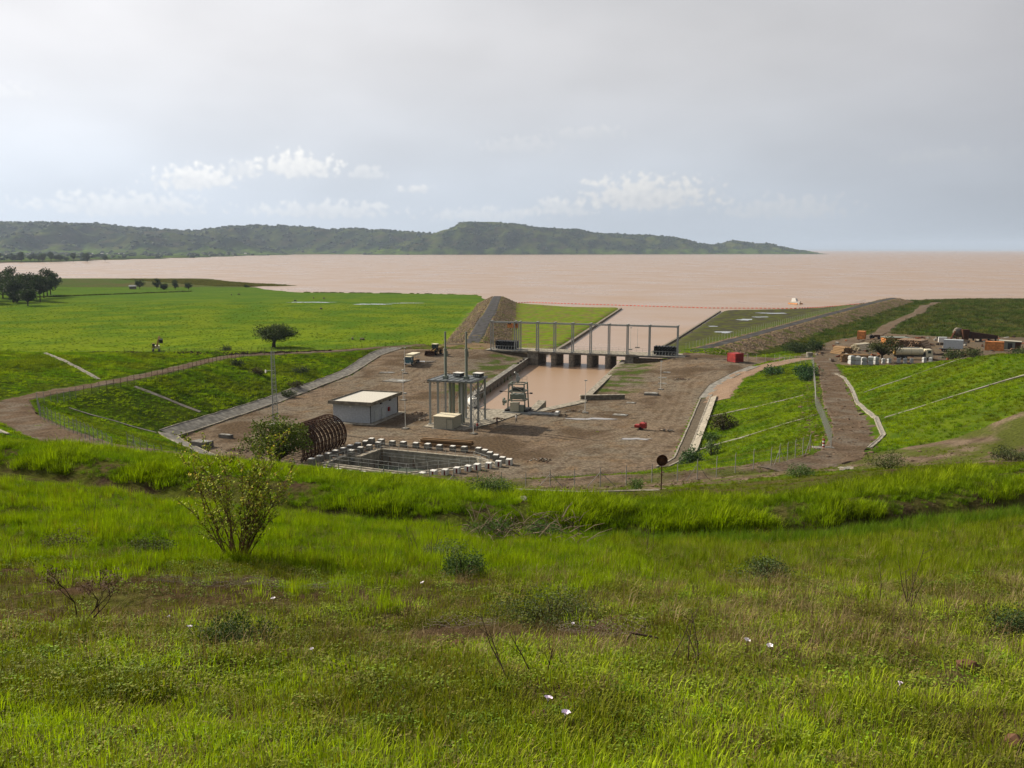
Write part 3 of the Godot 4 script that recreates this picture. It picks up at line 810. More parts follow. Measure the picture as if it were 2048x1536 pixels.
func build_hills() -> void:
	for g in [["hill_range", -5600.0, -200.0, 2200.0, 9200.0, 62.0, hill_land], ["hill_cape", -1300.0, 2700.0, 6400.0, 8400.0, 32.0, cape_land]]:
		var s := Shape.new()
		var st: float = g[5]
		var nx := int((g[2] - g[1]) / st); var nd := int((g[4] - g[3]) / st)
		var hs := PackedFloat32Array()
		var f: Callable = g[6]
		for j in nd + 1:
			for i in nx + 1: hs.append(f.call(g[1] + i * st, g[3] + j * st))
		var trees := []; var tints := PackedColorArray()
		for j in range(1, nd - 1):
			for i in range(1, nx - 1):
				var o := j * (nx + 1) + i
				if maxf(maxf(hs[o], hs[o + 1]), maxf(hs[o + nx + 1], hs[o + nx + 2])) < -2.0: continue
				var vs := []; var ns := []; var cs := []
				for q in [[0, 0], [1, 0], [1, 1], [0, 1]]:
					var e: int = o + q[0] + q[1] * (nx + 1)
					var x: float = g[1] + (i + q[0]) * st; var d: float = g[3] + (j + q[1]) * st
					vs.append(Vector3(x, hs[e] + LAKE, -d))
					ns.append(Vector3((hs[e - 1] - hs[e + 1]) / (2 * st), 1.0, (hs[mini(e + nx + 1, hs.size() - 1)] - hs[e - nx - 1]) / (2 * st)).normalized())
					cs.append(hill_tint(x, d, hs[e]))
				for q in [0, 2, 1, 0, 3, 2]:
					s.v.append(vs[q]); s.n.append(ns[q]); s.c.append(cs[q])
				var many := 2 if st > 40.0 else 1
				for k in many:
					if rng.randf() > 0.9: continue
					var x: float = g[1] + (i + rng.randf()) * st; var d: float = g[3] + (j + rng.randf()) * st
					var h: float = f.call(x, d)
					var p := wave.get_noise_2d(x * 0.35, d * 0.2)
					if h < 2.0 or (p > 0.0 and rng.randf() < 0.55 + p * 2.0) or (h < 34.0 and rng.randf() < 0.75): continue
					var z := rng.randf_range(4.0, 11.0) * (0.8 if st < 40.0 else 1.3)
					trees.append(Transform3D(Basis(Vector3.UP, rng.randf() * TAU).scaled(Vector3(z * 1.2, z * rng.randf_range(0.6, 0.9), z * 1.2)), Vector3(x, h + LAKE + z * 0.2, -d)))
					var b := rng.randf_range(0.75, 1.3)
					tints.append(Color(0.026 * b, 0.045 * b, 0.016 * b))
		struct(g[0], s, M.hill)
		stuff("hill_woodland", crown_blob(), trees, tints, "scattered dark trees and scrub covering the far hills", "woodland")

func crown_blob() -> ArrayMesh:
	var s := Shape.new()
	var r := RandomNumberGenerator.new()
	r.seed = 3
	var rings := []
	for j in 5:
		var ring := []
		for k in 8:
			var t := PI * (j + 0.4) / 4.8
			var z := r.randf_range(0.75, 1.15)
			ring.append(Vector3(sin(t) * cos(TAU * k / 8.0) * z, cos(t) * z, sin(t) * sin(TAU * k / 8.0) * z))
		rings.append(ring)
	for j in 4:
		for k in 8:
			s.quad(rings[j][k], rings[j][(k + 1) % 8], rings[j + 1][(k + 1) % 8], rings[j + 1][k])
	return s.mesh(M.leaf)

# ------------------------------------------------------------------ the works
func site(x: float, d: float, b: float, a: float) -> Vector2:      # b to the right along the works, a farther along their axis
	return Vector2(x + b * 0.9455 + a * 0.3256, d - b * 0.3256 + a * 0.9455)

func wall_run(s: Shape, pts: Array, thick: float, bottom: float, side := 1.0) -> void:   # pts: (x, d, top); thickness to the right (1) or left (-1)
	for i in range(1, pts.size()):
		var a: Vector3 = pts[i - 1]; var b: Vector3 = pts[i]
		var t := Vector2(b.x - a.x, b.y - a.y).normalized() * thick * side
		var o := Vector3(t.y, 0, t.x)
		var a0 := Vector3(a.x, bottom, -a.y); var b0 := Vector3(b.x, bottom, -b.y)
		var a1 := Vector3(a.x, a.z, -a.y); var b1 := Vector3(b.x, b.z, -b.y)
		s.hull8([a0, b0, b0 + o, a0 + o, a1, b1, b1 + o, a1 + o])

func railing(called: String, pts: Array, m: Material, parent: Node, high := 1.1, every := 2.0) -> void:
	var s := shape()
	for i in range(1, pts.size()):
		var a: Vector3 = pts[i - 1]; var b: Vector3 = pts[i]
		var n := maxi(1, roundi(a.distance_to(b) / every))
		for k in n + 1:
			var p := a.lerp(b, k / float(n))
			s.rod(p, p + Vector3.UP * high, 0.03, 4)
		for h in [0.5, 1.0]:
			s.rod(a + Vector3.UP * high * h, b + Vector3.UP * high * h, 0.024, 4)
	part(called, s, m, parent)

func build_gate() -> void:
	var g := thing("sluice_gate", "long concrete sluice gate bridge with five openings and a row of grey steel portal frames", "sluice gate", Vector3(-7, 0, -300.2), SITE)
	var s := shape()
	s.box(Vector3(31.2, 2.72, -3.9), Vector3(66, 0.56, 10.2))
	part("deck", s, M.pale_concrete, g)
	s = shape()
	s.box(Vector3(31.2, 2.86, 1.28), Vector3(66, 0.34, 0.14))
	part("deck_kerb", s, M.concrete, g)
	for t in [22.0, 28.0, 34.0, 40.0]:
		s = shape()
		var rim := []
		for k in 7:
			var an := PI * k / 6.0
			rim.append(Vector2(cos(an) * 1.0, sin(an) * 1.0))
		rim.append(Vector2(-1.0, -8.0)); rim.append(Vector2(1.0, -8.0))
		s.tr = Transform3D(Basis(Vector3(1, 0, 0), Vector3(0, 0, 1), Vector3(0, -1, 0)), Vector3(t, -1.3, 0.4))
		s.prism(rim, 7.46)
		part("pier", s, M.old_concrete, g)
	for q in [[15.0, 3.6], [47.0, 2.6]]:
		s = shape()
		s.box(Vector3(q[0], -1.3, -3.4), Vector3(q[1], 7.5, 9.6))
		s.box(Vector3(q[0], 2.9, 1.0), Vector3(q[1] + 0.2, 0.5, 1.4))
		part("abutment", s, M.old_concrete, g)
	for x in [0.2, 8.5, 10.0, 16.1, 22.0, 28.0, 34.0, 40.0, 46.0, 53.0, 61.8]:
		for z in [0.6, -1.5]:
			s = shape()
			s.box(Vector3(x, 7.7, z), Vector3(0.3, 9.4, 0.36))
			s.box(Vector3(x, 3.08, z), Vector3(0.7, 0.16, 0.7))
			part("column", s, M.galvanised, g)
		s = shape()
		s.box(Vector3(x, 12.53, -0.45), Vector3(0.42, 0.32, 2.9))
		part("cross_tie", s, M.galvanised, g)
	for z in [0.6, -1.5]:
		s = shape()
		s.box(Vector3(31, 12.2, z), Vector3(61.8, 0.34, 0.2))
		s.box(Vector3(31, 12.39, z), Vector3(61.8, 0.05, 0.34))
		part("runway_beam", s, M.galvanised, g)
	railing("railing", [Vector3(10, 3, -8.6), Vector3(63, 3, -8.6)], M.galvanised, g)
	railing("railing", [Vector3(16, 3, 1.1), Vector3(47, 3, 1.1)], M.galvanised, g)
	# hoists hanging from the runway beam
	for k in 2:
		var x := 6.6 + 2.1 * k
		var h := thing("chain_hoist", ["left one of two orange hoists hanging under the gate's runway beam", "right one of two orange hoists, nearer the second column of the gate"][k], "hoist", Vector3(-7, 0, -300.2) + Basis(Vector3.UP, deg_to_rad(SITE)) * Vector3(x, 0, -0.45), SITE, "orange hoists on the gate")
		s = shape(); s.chamfer(Vector3(0, 11.2, 0), Vector3(1.5, 1.5, 1.3), 0.2); part("motor_housing", s, M.orange_paint, h)
		s = shape(); s.box(Vector3(0.35, 11.95, 0), Vector3(0.3, 0.5, 1.9)); s.box(Vector3(-0.35, 11.95, 0), Vector3(0.3, 0.5, 1.9)); part("trolley", s, M.dark, h)
		s = shape(); s.rod(Vector3(0, 10.9, 0), Vector3(0, 10.1, 0), 0.06); s.box(Vector3(0, 10.05, 0), Vector3(0.3, 0.3, 0.2)); part("hook_block", s, M.dark, h)
	# stoplogs stored at both ends of the deck
	for k in 2:
		var x0: float = [0.9, 54.0][k]
		var r := thing("stoplog_rack", ["rack of black stoplog panels at the left end of the gate deck", "rack of black stoplog panels at the right end of the gate deck"][k], "stoplog rack", Vector3(-7, 3, -300.2) + Basis(Vector3.UP, deg_to_rad(SITE)) * Vector3(x0, 0, 0), SITE, "stoplog racks on the gate deck")
		for j in 8:
			s = shape()
			var x := 0.35 + j * 0.93
			s.box(Vector3(x, 1.5, -3.1), Vector3(0.12, 2.6, 4.2))
			for y in [0.35, 1.1, 1.9, 2.72]:
				s.box(Vector3(x + 0.22, y, -3.1), Vector3(0.34, 0.1, 4.2))
			for z in [-1.1, -3.1, -5.1]:
				s.box(Vector3(x + 0.22, 1.5, z), Vector3(0.3, 2.5, 0.1))
			part("stoplog_panel", s, M.black_steel, r)
		for j in 8:
			s = shape()
			s.box(Vector3(0.1 + j * 1.0, 0.62, -0.75), Vector3(0.11, 1.24, 0.14))
			s.bar(Vector3(0.1 + j * 1.0, 1.2, -0.75), Vector3(0.1 + j * 1.0, 0.05, -0.2), 0.08, 0.08)
			part("rack_upright", s, M.galvanised, r)
		s = shape(); s.box(Vector3(3.6, 1.29, -0.75), Vector3(7.3, 0.12, 0.16)); s.box(Vector3(3.6, 0.06, -0.5), Vector3(7.3, 0.1, 0.8)); part("rack_rail", s, M.galvanised, r)
	# gabion walls either side of the openings
	for k in 2:
		var gb := thing("gabion_wall", ["dark stone gabion wall under the deck left of the openings", "dark stone gabion wall under the deck right of the openings"][k], "gabion wall", Vector3(-7, 0, -300.2), SITE, "gabion walls beside the openings")
		for row in 4:
			var y := -0.65 + row * 0.8
			for j in 8:
				var x: float = [12.2 - j * 1.95, 49.3 + j * 1.95][k]
				if row < 2 and j > 5: continue
				s = shape()
				s.chamfer(Vector3(x + rng.randf_range(-0.05, 0.05), y, 0.55 + (0.35 if row < 2 else 0.0) + rng.randf_range(-0.05, 0.05)), Vector3(1.92, 0.78, 1.3), 0.1)
				part("gabion_basket", s, M.gabion, gb)

func build_basin() -> void:
	var w := thing("basin_wall", "left retaining wall of the muddy intake basin, pale coping on top", "retaining wall", Vector3.ZERO)
	var s := shape(); wall_run(s, [Vector3(6.2, 297.5, 0.75), Vector3(-10.5, 214, 0.3), Vector3(-8, 203.3, 0.12)], 1.5, -5.0, 1.0); part("wall", s, M.old_concrete, w)
	s = shape(); wall_run(s, [Vector3(6.1, 297.2, 0.95), Vector3(-10.4, 214, 0.5), Vector3(-8, 203.3, 0.3)], 1.7, 0.2, 1.0); part("coping", s, M.concrete, w)
	w = thing("basin_wall", "right retaining wall of the muddy intake basin running down from the gate", "retaining wall", Vector3.ZERO)
	s = shape(); wall_run(s, [Vector3(35.2, 288.6, 0.75), Vector3(18.6, 224, 0.25), Vector3(16, 213, 0.15)], 1.6, -5.0, -1.0); part("wall", s, M.old_concrete, w)
	s = shape(); wall_run(s, [Vector3(35.2, 288.6, 0.9), Vector3(18.6, 224, 0.42), Vector3(17, 217, 0.36)], 1.8, 0.2, -1.0); part("coping", s, M.pale_concrete, w)
	w = thing("basin_bank", "tan concrete bank along the near right edge of the basin", "concrete bank", Vector3.ZERO)
	s = shape(); wall_run(s, [Vector3(16, 214, 0.2), Vector3(8, 204.8, 0.12), Vector3(4.4, 201.0, 0.1)], 2.6, -5.0, -1.0); part("bank", s, M.pale_concrete, w)
	w = thing("basin_sill", "grey concrete sill closing the near end of the basin", "concrete sill", Vector3.ZERO)
	s = shape(); wall_run(s, [Vector3(4.4, 201.2, 0.06), Vector3(-9.5, 203.8, 0.06)], 1.8, -5.0, -1.0); part("sill", s, M.concrete, w)
	w = thing("cross_wall", "low concrete cross wall leaving the basin's right wall", "wall", Vector3.ZERO)
	s = shape(); wall_run(s, [Vector3(16.6, 215.8, 1.0), Vector3(27.5, 217.5, 0.9)], 0.9, -1.0, -1.0); part("wall", s, M.old_concrete, w)
	s = shape(); wall_run(s, [Vector3(16.5, 215.7, 1.14), Vector3(27.6, 217.4, 1.04)], 1.1, 0.92, -1.0); part("coping", s, M.pale_concrete, w)
	w = thing("wing_block", "sloping tan concrete block standing in the basin by the raking machine", "concrete block", Vector3.ZERO)
	s = shape(); s.hull8([Vector3(3.6, -5, -200.6), Vector3(5.4, -5, -199.9), Vector3(8.0, -5, -209.0), Vector3(6.2, -5, -209.6), Vector3(3.6, 0.2, -200.6), Vector3(5.4, 0.2, -199.9), Vector3(8.0, 1.0, -209.0), Vector3(6.2, 1.0, -209.6)]); part("block", s, M.pale_concrete, w)
	# canal edging beyond the gate
	for k in 2:
		var e := thing("canal_edge", ["concrete edging along the left bank of the lake canal", "concrete edging along the right bank of the lake canal"][k], "kerb", Vector3.ZERO)
		s = shape()
		wall_run(s, [[Vector3(13.5, 322, -0.3), Vector3(20.6, 353, -0.45), Vector3(68.6, 575, -0.6)], [Vector3(50, 322, -0.5), Vector3(67.6, 372, -0.6), Vector3(127.2, 551, -0.8)]][k], [1.2, 0.9][k], -3.0, [1.0, -1.0][k])
		part("edging", s, M.old_concrete, e)
	# the pale apron beside the basin
	var a := shape()
	var poly := PackedVector2Array([Vector2(-18.2, 182.0), Vector2(-9.2, 178.4), Vector2(-4.6, 184.6), Vector2(3.2, 198.6), Vector2(4.0, 201.0), Vector2(-9.6, 203.4), Vector2(-12.5, 197.0)])
	a.tr = Transform3D(Basis(Vector3(1, 0, 0), Vector3(0, 0, -1), Vector3(0, 1, 0)), Vector3(0, 0.0, 0))
	a.prism(Array(poly), 0.36)
	struct("concrete_apron", a, M.pale_concrete)

func build_tower() -> void:
	var t := thing("vent_tower", "open grey steel tower with a flat sheet roof and two tall vent masts", "steel tower", Vector3(-17.0, 0.1, -184.4), -18.0)
	var s: Shape
	var spots := [[0.1, 0.0], [9.1, 0.0], [9.1, -4.2], [9.1, -8.4], [4.8, -8.4], [0.1, -8.4], [0.1, -4.2], [6.6, -1.2]]
	for q in spots:
		s = shape()
		s.box(Vector3(q[0], 4.55, q[1]), Vector3(0.36, 9.1, 0.36)); s.box(Vector3(q[0], 0.1, q[1]), Vector3(0.8, 0.2, 0.8))
		part("column", s, M.galvanised, t)
	s = shape(); s.box(Vector3(4.6, 9.3, -4.2), Vector3(10.0, 0.16, 9.3)); part("roof_sheet", s, M.sheet_roof, t)
	s = shape()
	for q in [[4.6, 0.25, 10.02, 0.12], [4.6, -8.65, 10.02, 0.12]]: s.box(Vector3(q[0], 9.2, q[1]), Vector3(q[2], 0.34, q[3]))
	for x in [-0.38, 9.58]: s.box(Vector3(x, 9.2, -4.2), Vector3(0.12, 0.34, 8.78))
	part("roof_fascia", s, M.galvanised, t)
	for k in 8:
		s = shape(); s.box(Vector3(-0.2 + k * 1.37, 9.42, -4.2), Vector3(0.07, 0.07, 9.2)); part("roof_seam", s, M.sheet_roof, t)
	for side in [[9.1, 0.0, -4.2], [9.1, -4.2, -8.4]]:
		for tier in 3:
			var y0 := 0.4 + tier * 2.9
			for d in [[side[1], side[2]], [side[2], side[1]]]:
				s = shape(); s.bar(Vector3(side[0] + (0.06 if d[0] > d[1] else -0.06), y0, d[0]), Vector3(side[0] + (0.06 if d[0] > d[1] else -0.06), y0 + 2.8, d[1]), 0.07, 0.1); part("brace", s, M.galvanised, t)
			s = shape(); s.bar(Vector3(side[0], y0 + 2.85, side[1]), Vector3(side[0], y0 + 2.85, side[2]), 0.1, 0.14); part("girt", s, M.galvanised, t)
	for q in [[0.1, 4.8], [4.8, 9.1]]:
		s = shape(); s.bar(Vector3(q[0], 0.4, -8.4), Vector3(q[1], 8.9, -8.4), 0.07, 0.1); part("brace", s, M.galvanised, t)
	for q in [[3.6, -2.4], [4.25, -2.6], [5.3, -3.6], [5.95, -3.8]]:
		s = shape()
		s.rod(Vector3(q[0], 0.1, q[1]), Vector3(q[0], 9.2, q[1]), 0.3, 10)
		for y in [0.3, 4.4, 8.8]: s.rod(Vector3(q[0], y, q[1]), Vector3(q[0], y + 0.14, q[1]), 0.42, 10)
		part("riser_pipe", s, M.grey_green, t)
	for q in [[2.7, -2.2], [7.0, -3.0]]:
		s = shape()
		s.rod(Vector3(q[0], 9.4, q[1]), Vector3(q[0], 15.6, q[1]), 0.3, 10); s.rod(Vector3(q[0], 15.6, q[1]), Vector3(q[0], 19.2, q[1]), 0.2, 10)
		s.rod(Vector3(q[0], 15.5, q[1]), Vector3(q[0], 15.7, q[1]), 0.4, 10)
		s.box(Vector3(q[0], 9.7, q[1]), Vector3(0.95, 0.6, 0.95)); s.rod(Vector3(q[0] + 0.42, 14.0, q[1]), Vector3(q[0] + 0.42, 15.2, q[1]), 0.1, 6)
		part("vent_mast", s, M.grey_green, t)
	s = shape()
	for x in [1.9, 2.4]: s.rod(Vector3(x, 0, -1.6), Vector3(x, 9.3, -1.6), 0.03, 4)
	for k in 26: s.rod(Vector3(1.9, 0.3 + k * 0.34, -1.6), Vector3(2.4, 0.3 + k * 0.34, -1.6), 0.02, 4)
	part("ladder", s, M.galvanised, t)
	for k in 2:
		var q: Vector3 = [Vector3(4.3, 9.5, -5.6), Vector3(8.4, 9.5, -6.4)][k]
		var v := thing("roof_vent_box", ["white topped vent box between the two masts on the tower roof", "white topped vent box right of both masts on the tower roof"][k], "vent box", Vector3(-17.0, 0.1, -184.4) + Basis(Vector3.UP, deg_to_rad(-18)) * q, -28.0, "vent boxes on the tower roof")
		s = shape(); s.box(Vector3(0, 0.36, 0), Vector3(1.7, 0.7, 1.5)); part("housing", s, M.dark, v)
		s = shape(); s.box(Vector3(0, 0.77, 0), Vector3(1.95, 0.12, 1.75)); part("lid", s, M.white_paint, v)
		for j in 3:
			s = shape(); s.box(Vector3(-0.5 + j * 0.5, 0.36, 0.79), Vector3(0.36, 0.4, 0.08)); part("louvre", s, M.galvanised, v)
	var k := thing("equipment_kiosk", "small beige kiosk with a single door in front of the steel tower", "kiosk", Vector3(-15.9, 0.02, -180.5), -19.0)
	s = shape(); s.box(Vector3(2.15, 1.2, -2.0), Vector3(4.3, 2.5, 4.0)); part("wall", s, M.beige, k)
	s = shape(); s.box(Vector3(2.15, 2.53, -2.0), Vector3(4.6, 0.16, 4.3)); part("roof", s, M.cream_paint, k)
	s = shape(); s.box(Vector3(3.55, 1.05, 0.04), Vector3(1.2, 2.0, 0.1)); part("door", s, M.beige, k)
	s = shape()
	for q in [[2.9, 1.06, 0.08, 2.16], [4.2, 1.06, 0.08, 2.16], [3.55, 2.12, 1.38, 0.08]]: s.box(Vector3(q[0], q[1], 0.06), Vector3(q[2], q[3], 0.16))
	part("door_frame", s, M.grey_green, k)
	s = shape(); s.box(Vector3(2.15, -0.06, -2.0), Vector3(5.2, 0.24, 4.9)); part("plinth", s, M.concrete, k)
	var tank := thing("white_tank", "round white tank lying behind the columns of the steel tower", "tank", Vector3(-8.6, 0.2, -203.5), 12.0)
	s = shape(); s.lathe(Vector3(0, 1.25, -2.6), Vector3(0, 1.25, 0.2), [[0.0, 0.9], [0.07, 1.15], [0.9, 1.2], [0.97, 1.12], [1.0, 0.95]], 24); part("shell", s, M.white_paint, tank)
	for z in [-0.5, -1.9]:
		s = shape(); s.box(Vector3(0, 0.2, z), Vector3(1.9, 0.5, 0.3)); part("cradle", s, M.concrete, tank)

func build_control_house() -> void:
	var b := thing("control_house", "grey single storey control house with a flat white roof", "building", Vector3(-29.5, 0.0, -185.4), -17.0)
	var s := shape()
	s.box(Vector3(-4.3, 2.0, -7.0), Vector3(8.6, 4.3, 14.0))
	var wall := part("wall", s, M.grey_wall, b)
	s = shape(); s.box(Vector3(-4.0, -0.02, -6.6), Vector3(11.0, 0.3, 16.4)); part("plinth", s, M.pale_concrete, b)
	var roof_shape := shape()
	roof_shape.box(Vector3(-4.3, 4.24, -7.0), Vector3(9.9, 0.22, 15.3))
	var roof := part("roof", roof_shape, M.roof_screed, b)
	s = shape()
	s.box(Vector3(-4.3, 4.3, 0.72), Vector3(10.1, 0.72, 0.18)); s.box(Vector3(-4.3, 4.3, -14.72), Vector3(10.1, 0.72, 0.18))
	for x in [-9.28, 0.68]: s.box(Vector3(x, 4.3, -7.0), Vector3(0.16, 0.72, 15.26))
	part("fascia", s, M.old_concrete, roof)
	for x in [0.06, 0.06]:
		pass
	s = shape(); s.rod(Vector3(0.1, 0, 0.1), Vector3(0.1, 4.1, 0.1), 0.08, 6); part("downpipe", s, M.dark, wall)
	s = shape(); s.rod(Vector3(0.1, 0, -13.6), Vector3(0.1, 4.1, -13.6), 0.09, 6); part("downpipe", s, M.dark, wall)
	for z in [-3.0, -6.4]:
		s = shape(); s.box(Vector3(0.05, 1.3, z), Vector3(0.12, 2.3, 1.9)); part("door", s, M.blue_grey, b)
	for z in [-5.0, -9.6]:
		s = shape(); s.box(Vector3(0.12, 3.55, z), Vector3(0.3, 0.24, 0.7)); part("wall_lamp", s, M.dark, wall)
	s = shape(); s.box(Vector3(-4.4, 3.5, 0.14), Vector3(0.5, 0.28, 0.34)); part("wall_lamp", s, M.white_paint, wall)
	var fb := thing("fire_box", "small red fire box fixed to the control house's right wall", "fire box", Vector3(-29.5, 0.0, -185.4) + Basis(Vector3.UP, deg_to_rad(-17)) * Vector3(0.16, 1.25, -8.9), -17.0)
	s = shape(); s.chamfer(Vector3(0, 0.45, 0), Vector3(0.3, 0.9, 0.7), 0.05); part("case", s, M.red_paint, fb)
	s = shape(); s.box(Vector3(0.17, 0.5, 0), Vector3(0.04, 0.5, 0.45)); part("door", s, M.dark_red, fb)

func build_cage() -> void:
	var c := thing("rebar_cage", "rusty barrel shaped lattice cage of steel ribs lying beside the pit", "steel cage", Vector3(-34.2, 0.0, -166.0), -17.5)
	var R := 3.55
	var y0 := 2.0
	for k in 13:
		var s := shape()
		var z := k * 1.25
		for ring in [[R, 0.14, 0.34], [R - 0.3, 0.1, 0.2]]:
			var last := Vector3.ZERO
			for j in 29:
				var an := deg_to_rad(-34.0 + 248.0 * j / 28.0)
				var p := Vector3(cos(an) * ring[0], y0 + sin(an) * ring[0], z)
				if j: s.bar(last, p, ring[2], ring[1])
				last = p
		part("rib", s, M.dark_rust, c)
	for j in 15:
		var an := deg_to_rad(-30.0 + 240.0 * j / 14.0)
		var s := shape()
		var p := Vector3(cos(an) * (R - 0.12), y0 + sin(an) * (R - 0.12), 0)
		s.bar(p, p + Vector3(0, 0, 15.2), 0.13, 0.13)
		part("purlin", s, M.rust, c)

func build_pit() -> void:
	var p := thing("intake_shaft", "deep concrete intake shaft sunk in the yard with railings round it", "shaft", Vector3.ZERO)
	var n := pit_poly.size()
	for i in n:
		var a := pit_poly[i]; var b := pit_poly[(i + 1) % n]
		var t := (b - a).normalized()
		var s := shape()
		var ea := a - t * 0.2; var eb := b + t * 0.2
		wall_run(s, [Vector3(ea.x, ea.y, 0.1), Vector3(eb.x, eb.y, 0.1)], 1.35, -9.0, -1.0)
		part("shaft_wall", s, M.pale_concrete, p)
		s = shape(); wall_run(s, [Vector3(a.x, a.y, 0.24 + i * 0.004), Vector3(b.x, b.y, 0.24 + i * 0.004)], 0.5, 0.05, -1.0); part("coping", s, M.pale_concrete, p)
	var f := shape()
	f.box(Vector3(-17, -3.6, -152), Vector3(30, 0.3, 22)); part("shaft_floor", f, M.old_concrete, p)
	f = shape()
	var pool := PackedVector2Array()
	for q in pit_poly: pool.append(Vector2(q.x, -q.y))
	f.tr = Transform3D(Basis(Vector3(1, 0, 0), Vector3(0, 0, 1), Vector3(0, -1, 0)), Vector3(0, -2.7, 0))
	f.prism(Array(pool), 0.1)
	part("shaft_water", f, M.shaft_water, p)
	# inner walkway along the far wall and a bay of stairs at the left
	for i in n:
		var a := pit_poly[i]; var b := pit_poly[(i + 1) % n]
		var t := (b - a).normalized(); var o := Vector2(-t.y, t.x) * 0.5
		railing("railing", [Vector3(a.x - o.x, 0.2, -(a.y - o.y)), Vector3(b.x - o.x, 0.2, -(b.y - o.y))], M.galvanised, p, 1.25, 1.9)
	var s := shape(); wall_run(s, [Vector3(-24.4, 161.2, -1.3), Vector3(-6.2, 153.9, -1.3)], 1.3, -1.55, -1.0); part("walkway", s, M.dark_concrete, p)
	railing("walkway_railing", [Vector3(-23.7, -1.3, -159.6), Vector3(-6.6, -1.3, -152.6)], M.galvanised, p, 1.1, 2.2)
	for k in 7:
		s = shape(); s.box(Vector3(-27.6 + k * 0.35, -0.4 - k * 0.5, -155.6 - k * 0.42), Vector3(1.6, 0.14, 0.6), Basis(Vector3.UP, 0.6)); part("stair_tread", s, M.galvanised, p)
	# concrete blocks set round the shaft
	var rows := [[-30.3, 143.2, -15.4, 137.8, 8, 1, "in the shaft's near left row"], [-14.2, 140.4, -0.4, 149.2, 9, 1, "in the shaft's near right row"], [-24.4, 165.0, -8.5, 158.8, 8, 0, "in the shaft's far row"], [-6.0, 157.8, -1.5, 150.8, 5, 0, "in the row at the shaft's right end"], [-34.0, 149.6, -26.2, 166.2, 9, 0, "in the left row beside the rusty cage"], [-28.4, 156.4, -24.6, 163.0, 4, 0, "in the short row by the shaft's notch"]]
	var plain_block: Node3D = null
	var striped: Node3D = null
	var words := ["first", "second", "third", "fourth", "fifth", "sixth", "seventh", "eighth", "ninth"]
	for r in rows:
		for k in r[4]:
			var u: float = k / float(r[4] - 1)
			var x := lerpf(r[0], r[2], u) + rng.randf_range(-0.15, 0.15); var d := lerpf(r[1], r[3], u) + rng.randf_range(-0.15, 0.15)
			var turn := SITE + rng.randf_range(-7, 7)
			var label := "%s plain concrete block from the left %s" % [words[k], r[6]]
			if r[5]: label = "%s white red striped block from the left %s" % [words[k], r[6]]
			var proto: Node3D = striped if r[5] else plain_block
			if proto == null:
				var o := thing("barrier_block", label, "concrete block", at(x, d), turn, "concrete blocks round the shaft")
				var q := shape(); q.chamfer(Vector3(0, 0.5, 0), Vector3(1.02, 1.04, 1.0), 0.06); part("block", q, M.white_paint if r[5] else M.concrete, o)
				if r[5]:
					q = shape(); q.box(Vector3(0.12, 0.5, 0.505), Vector3(0.3, 0.86, 0.02)); part("stripe", q, M.dark_red, o)
					striped = o
				else:
					q = shape(); q.box(Vector3(0, 1.045, 0), Vector3(0.88, 0.06, 0.86)); part("painted_top", q, M.white_paint, o)
					plain_block = o
			else:
				copy(proto, at(x, d, rng.randf_range(-0.06, 0.0)), turn, label, "", rng.randf_range(0.93, 1.05)).rotation += Vector3(rng.randf_range(-0.035, 0.035), 0, rng.randf_range(-0.035, 0.035))
	# beams stacked behind the far row
	var tb := thing("beam_stack", "long timber beams stacked on bearers behind the shaft's far row of blocks", "beam stack", at(-12.2, 164.2), -17.0)
	for k in 7:
		s = shape(); s.box(Vector3(rng.randf_range(-0.3, 0.3), 0.35 + (k % 3) * 0.34, -1.2 + k * 0.4), Vector3(10.0, 0.3, 0.3)); part("beam", s, M.timber, tb)
	for k in 5:
		s = shape(); s.box(Vector3(-4 + k * 2.0, 0.1, 0), Vector3(0.25, 0.22, 3.0)); part("bearer", s, M.timber, tb)

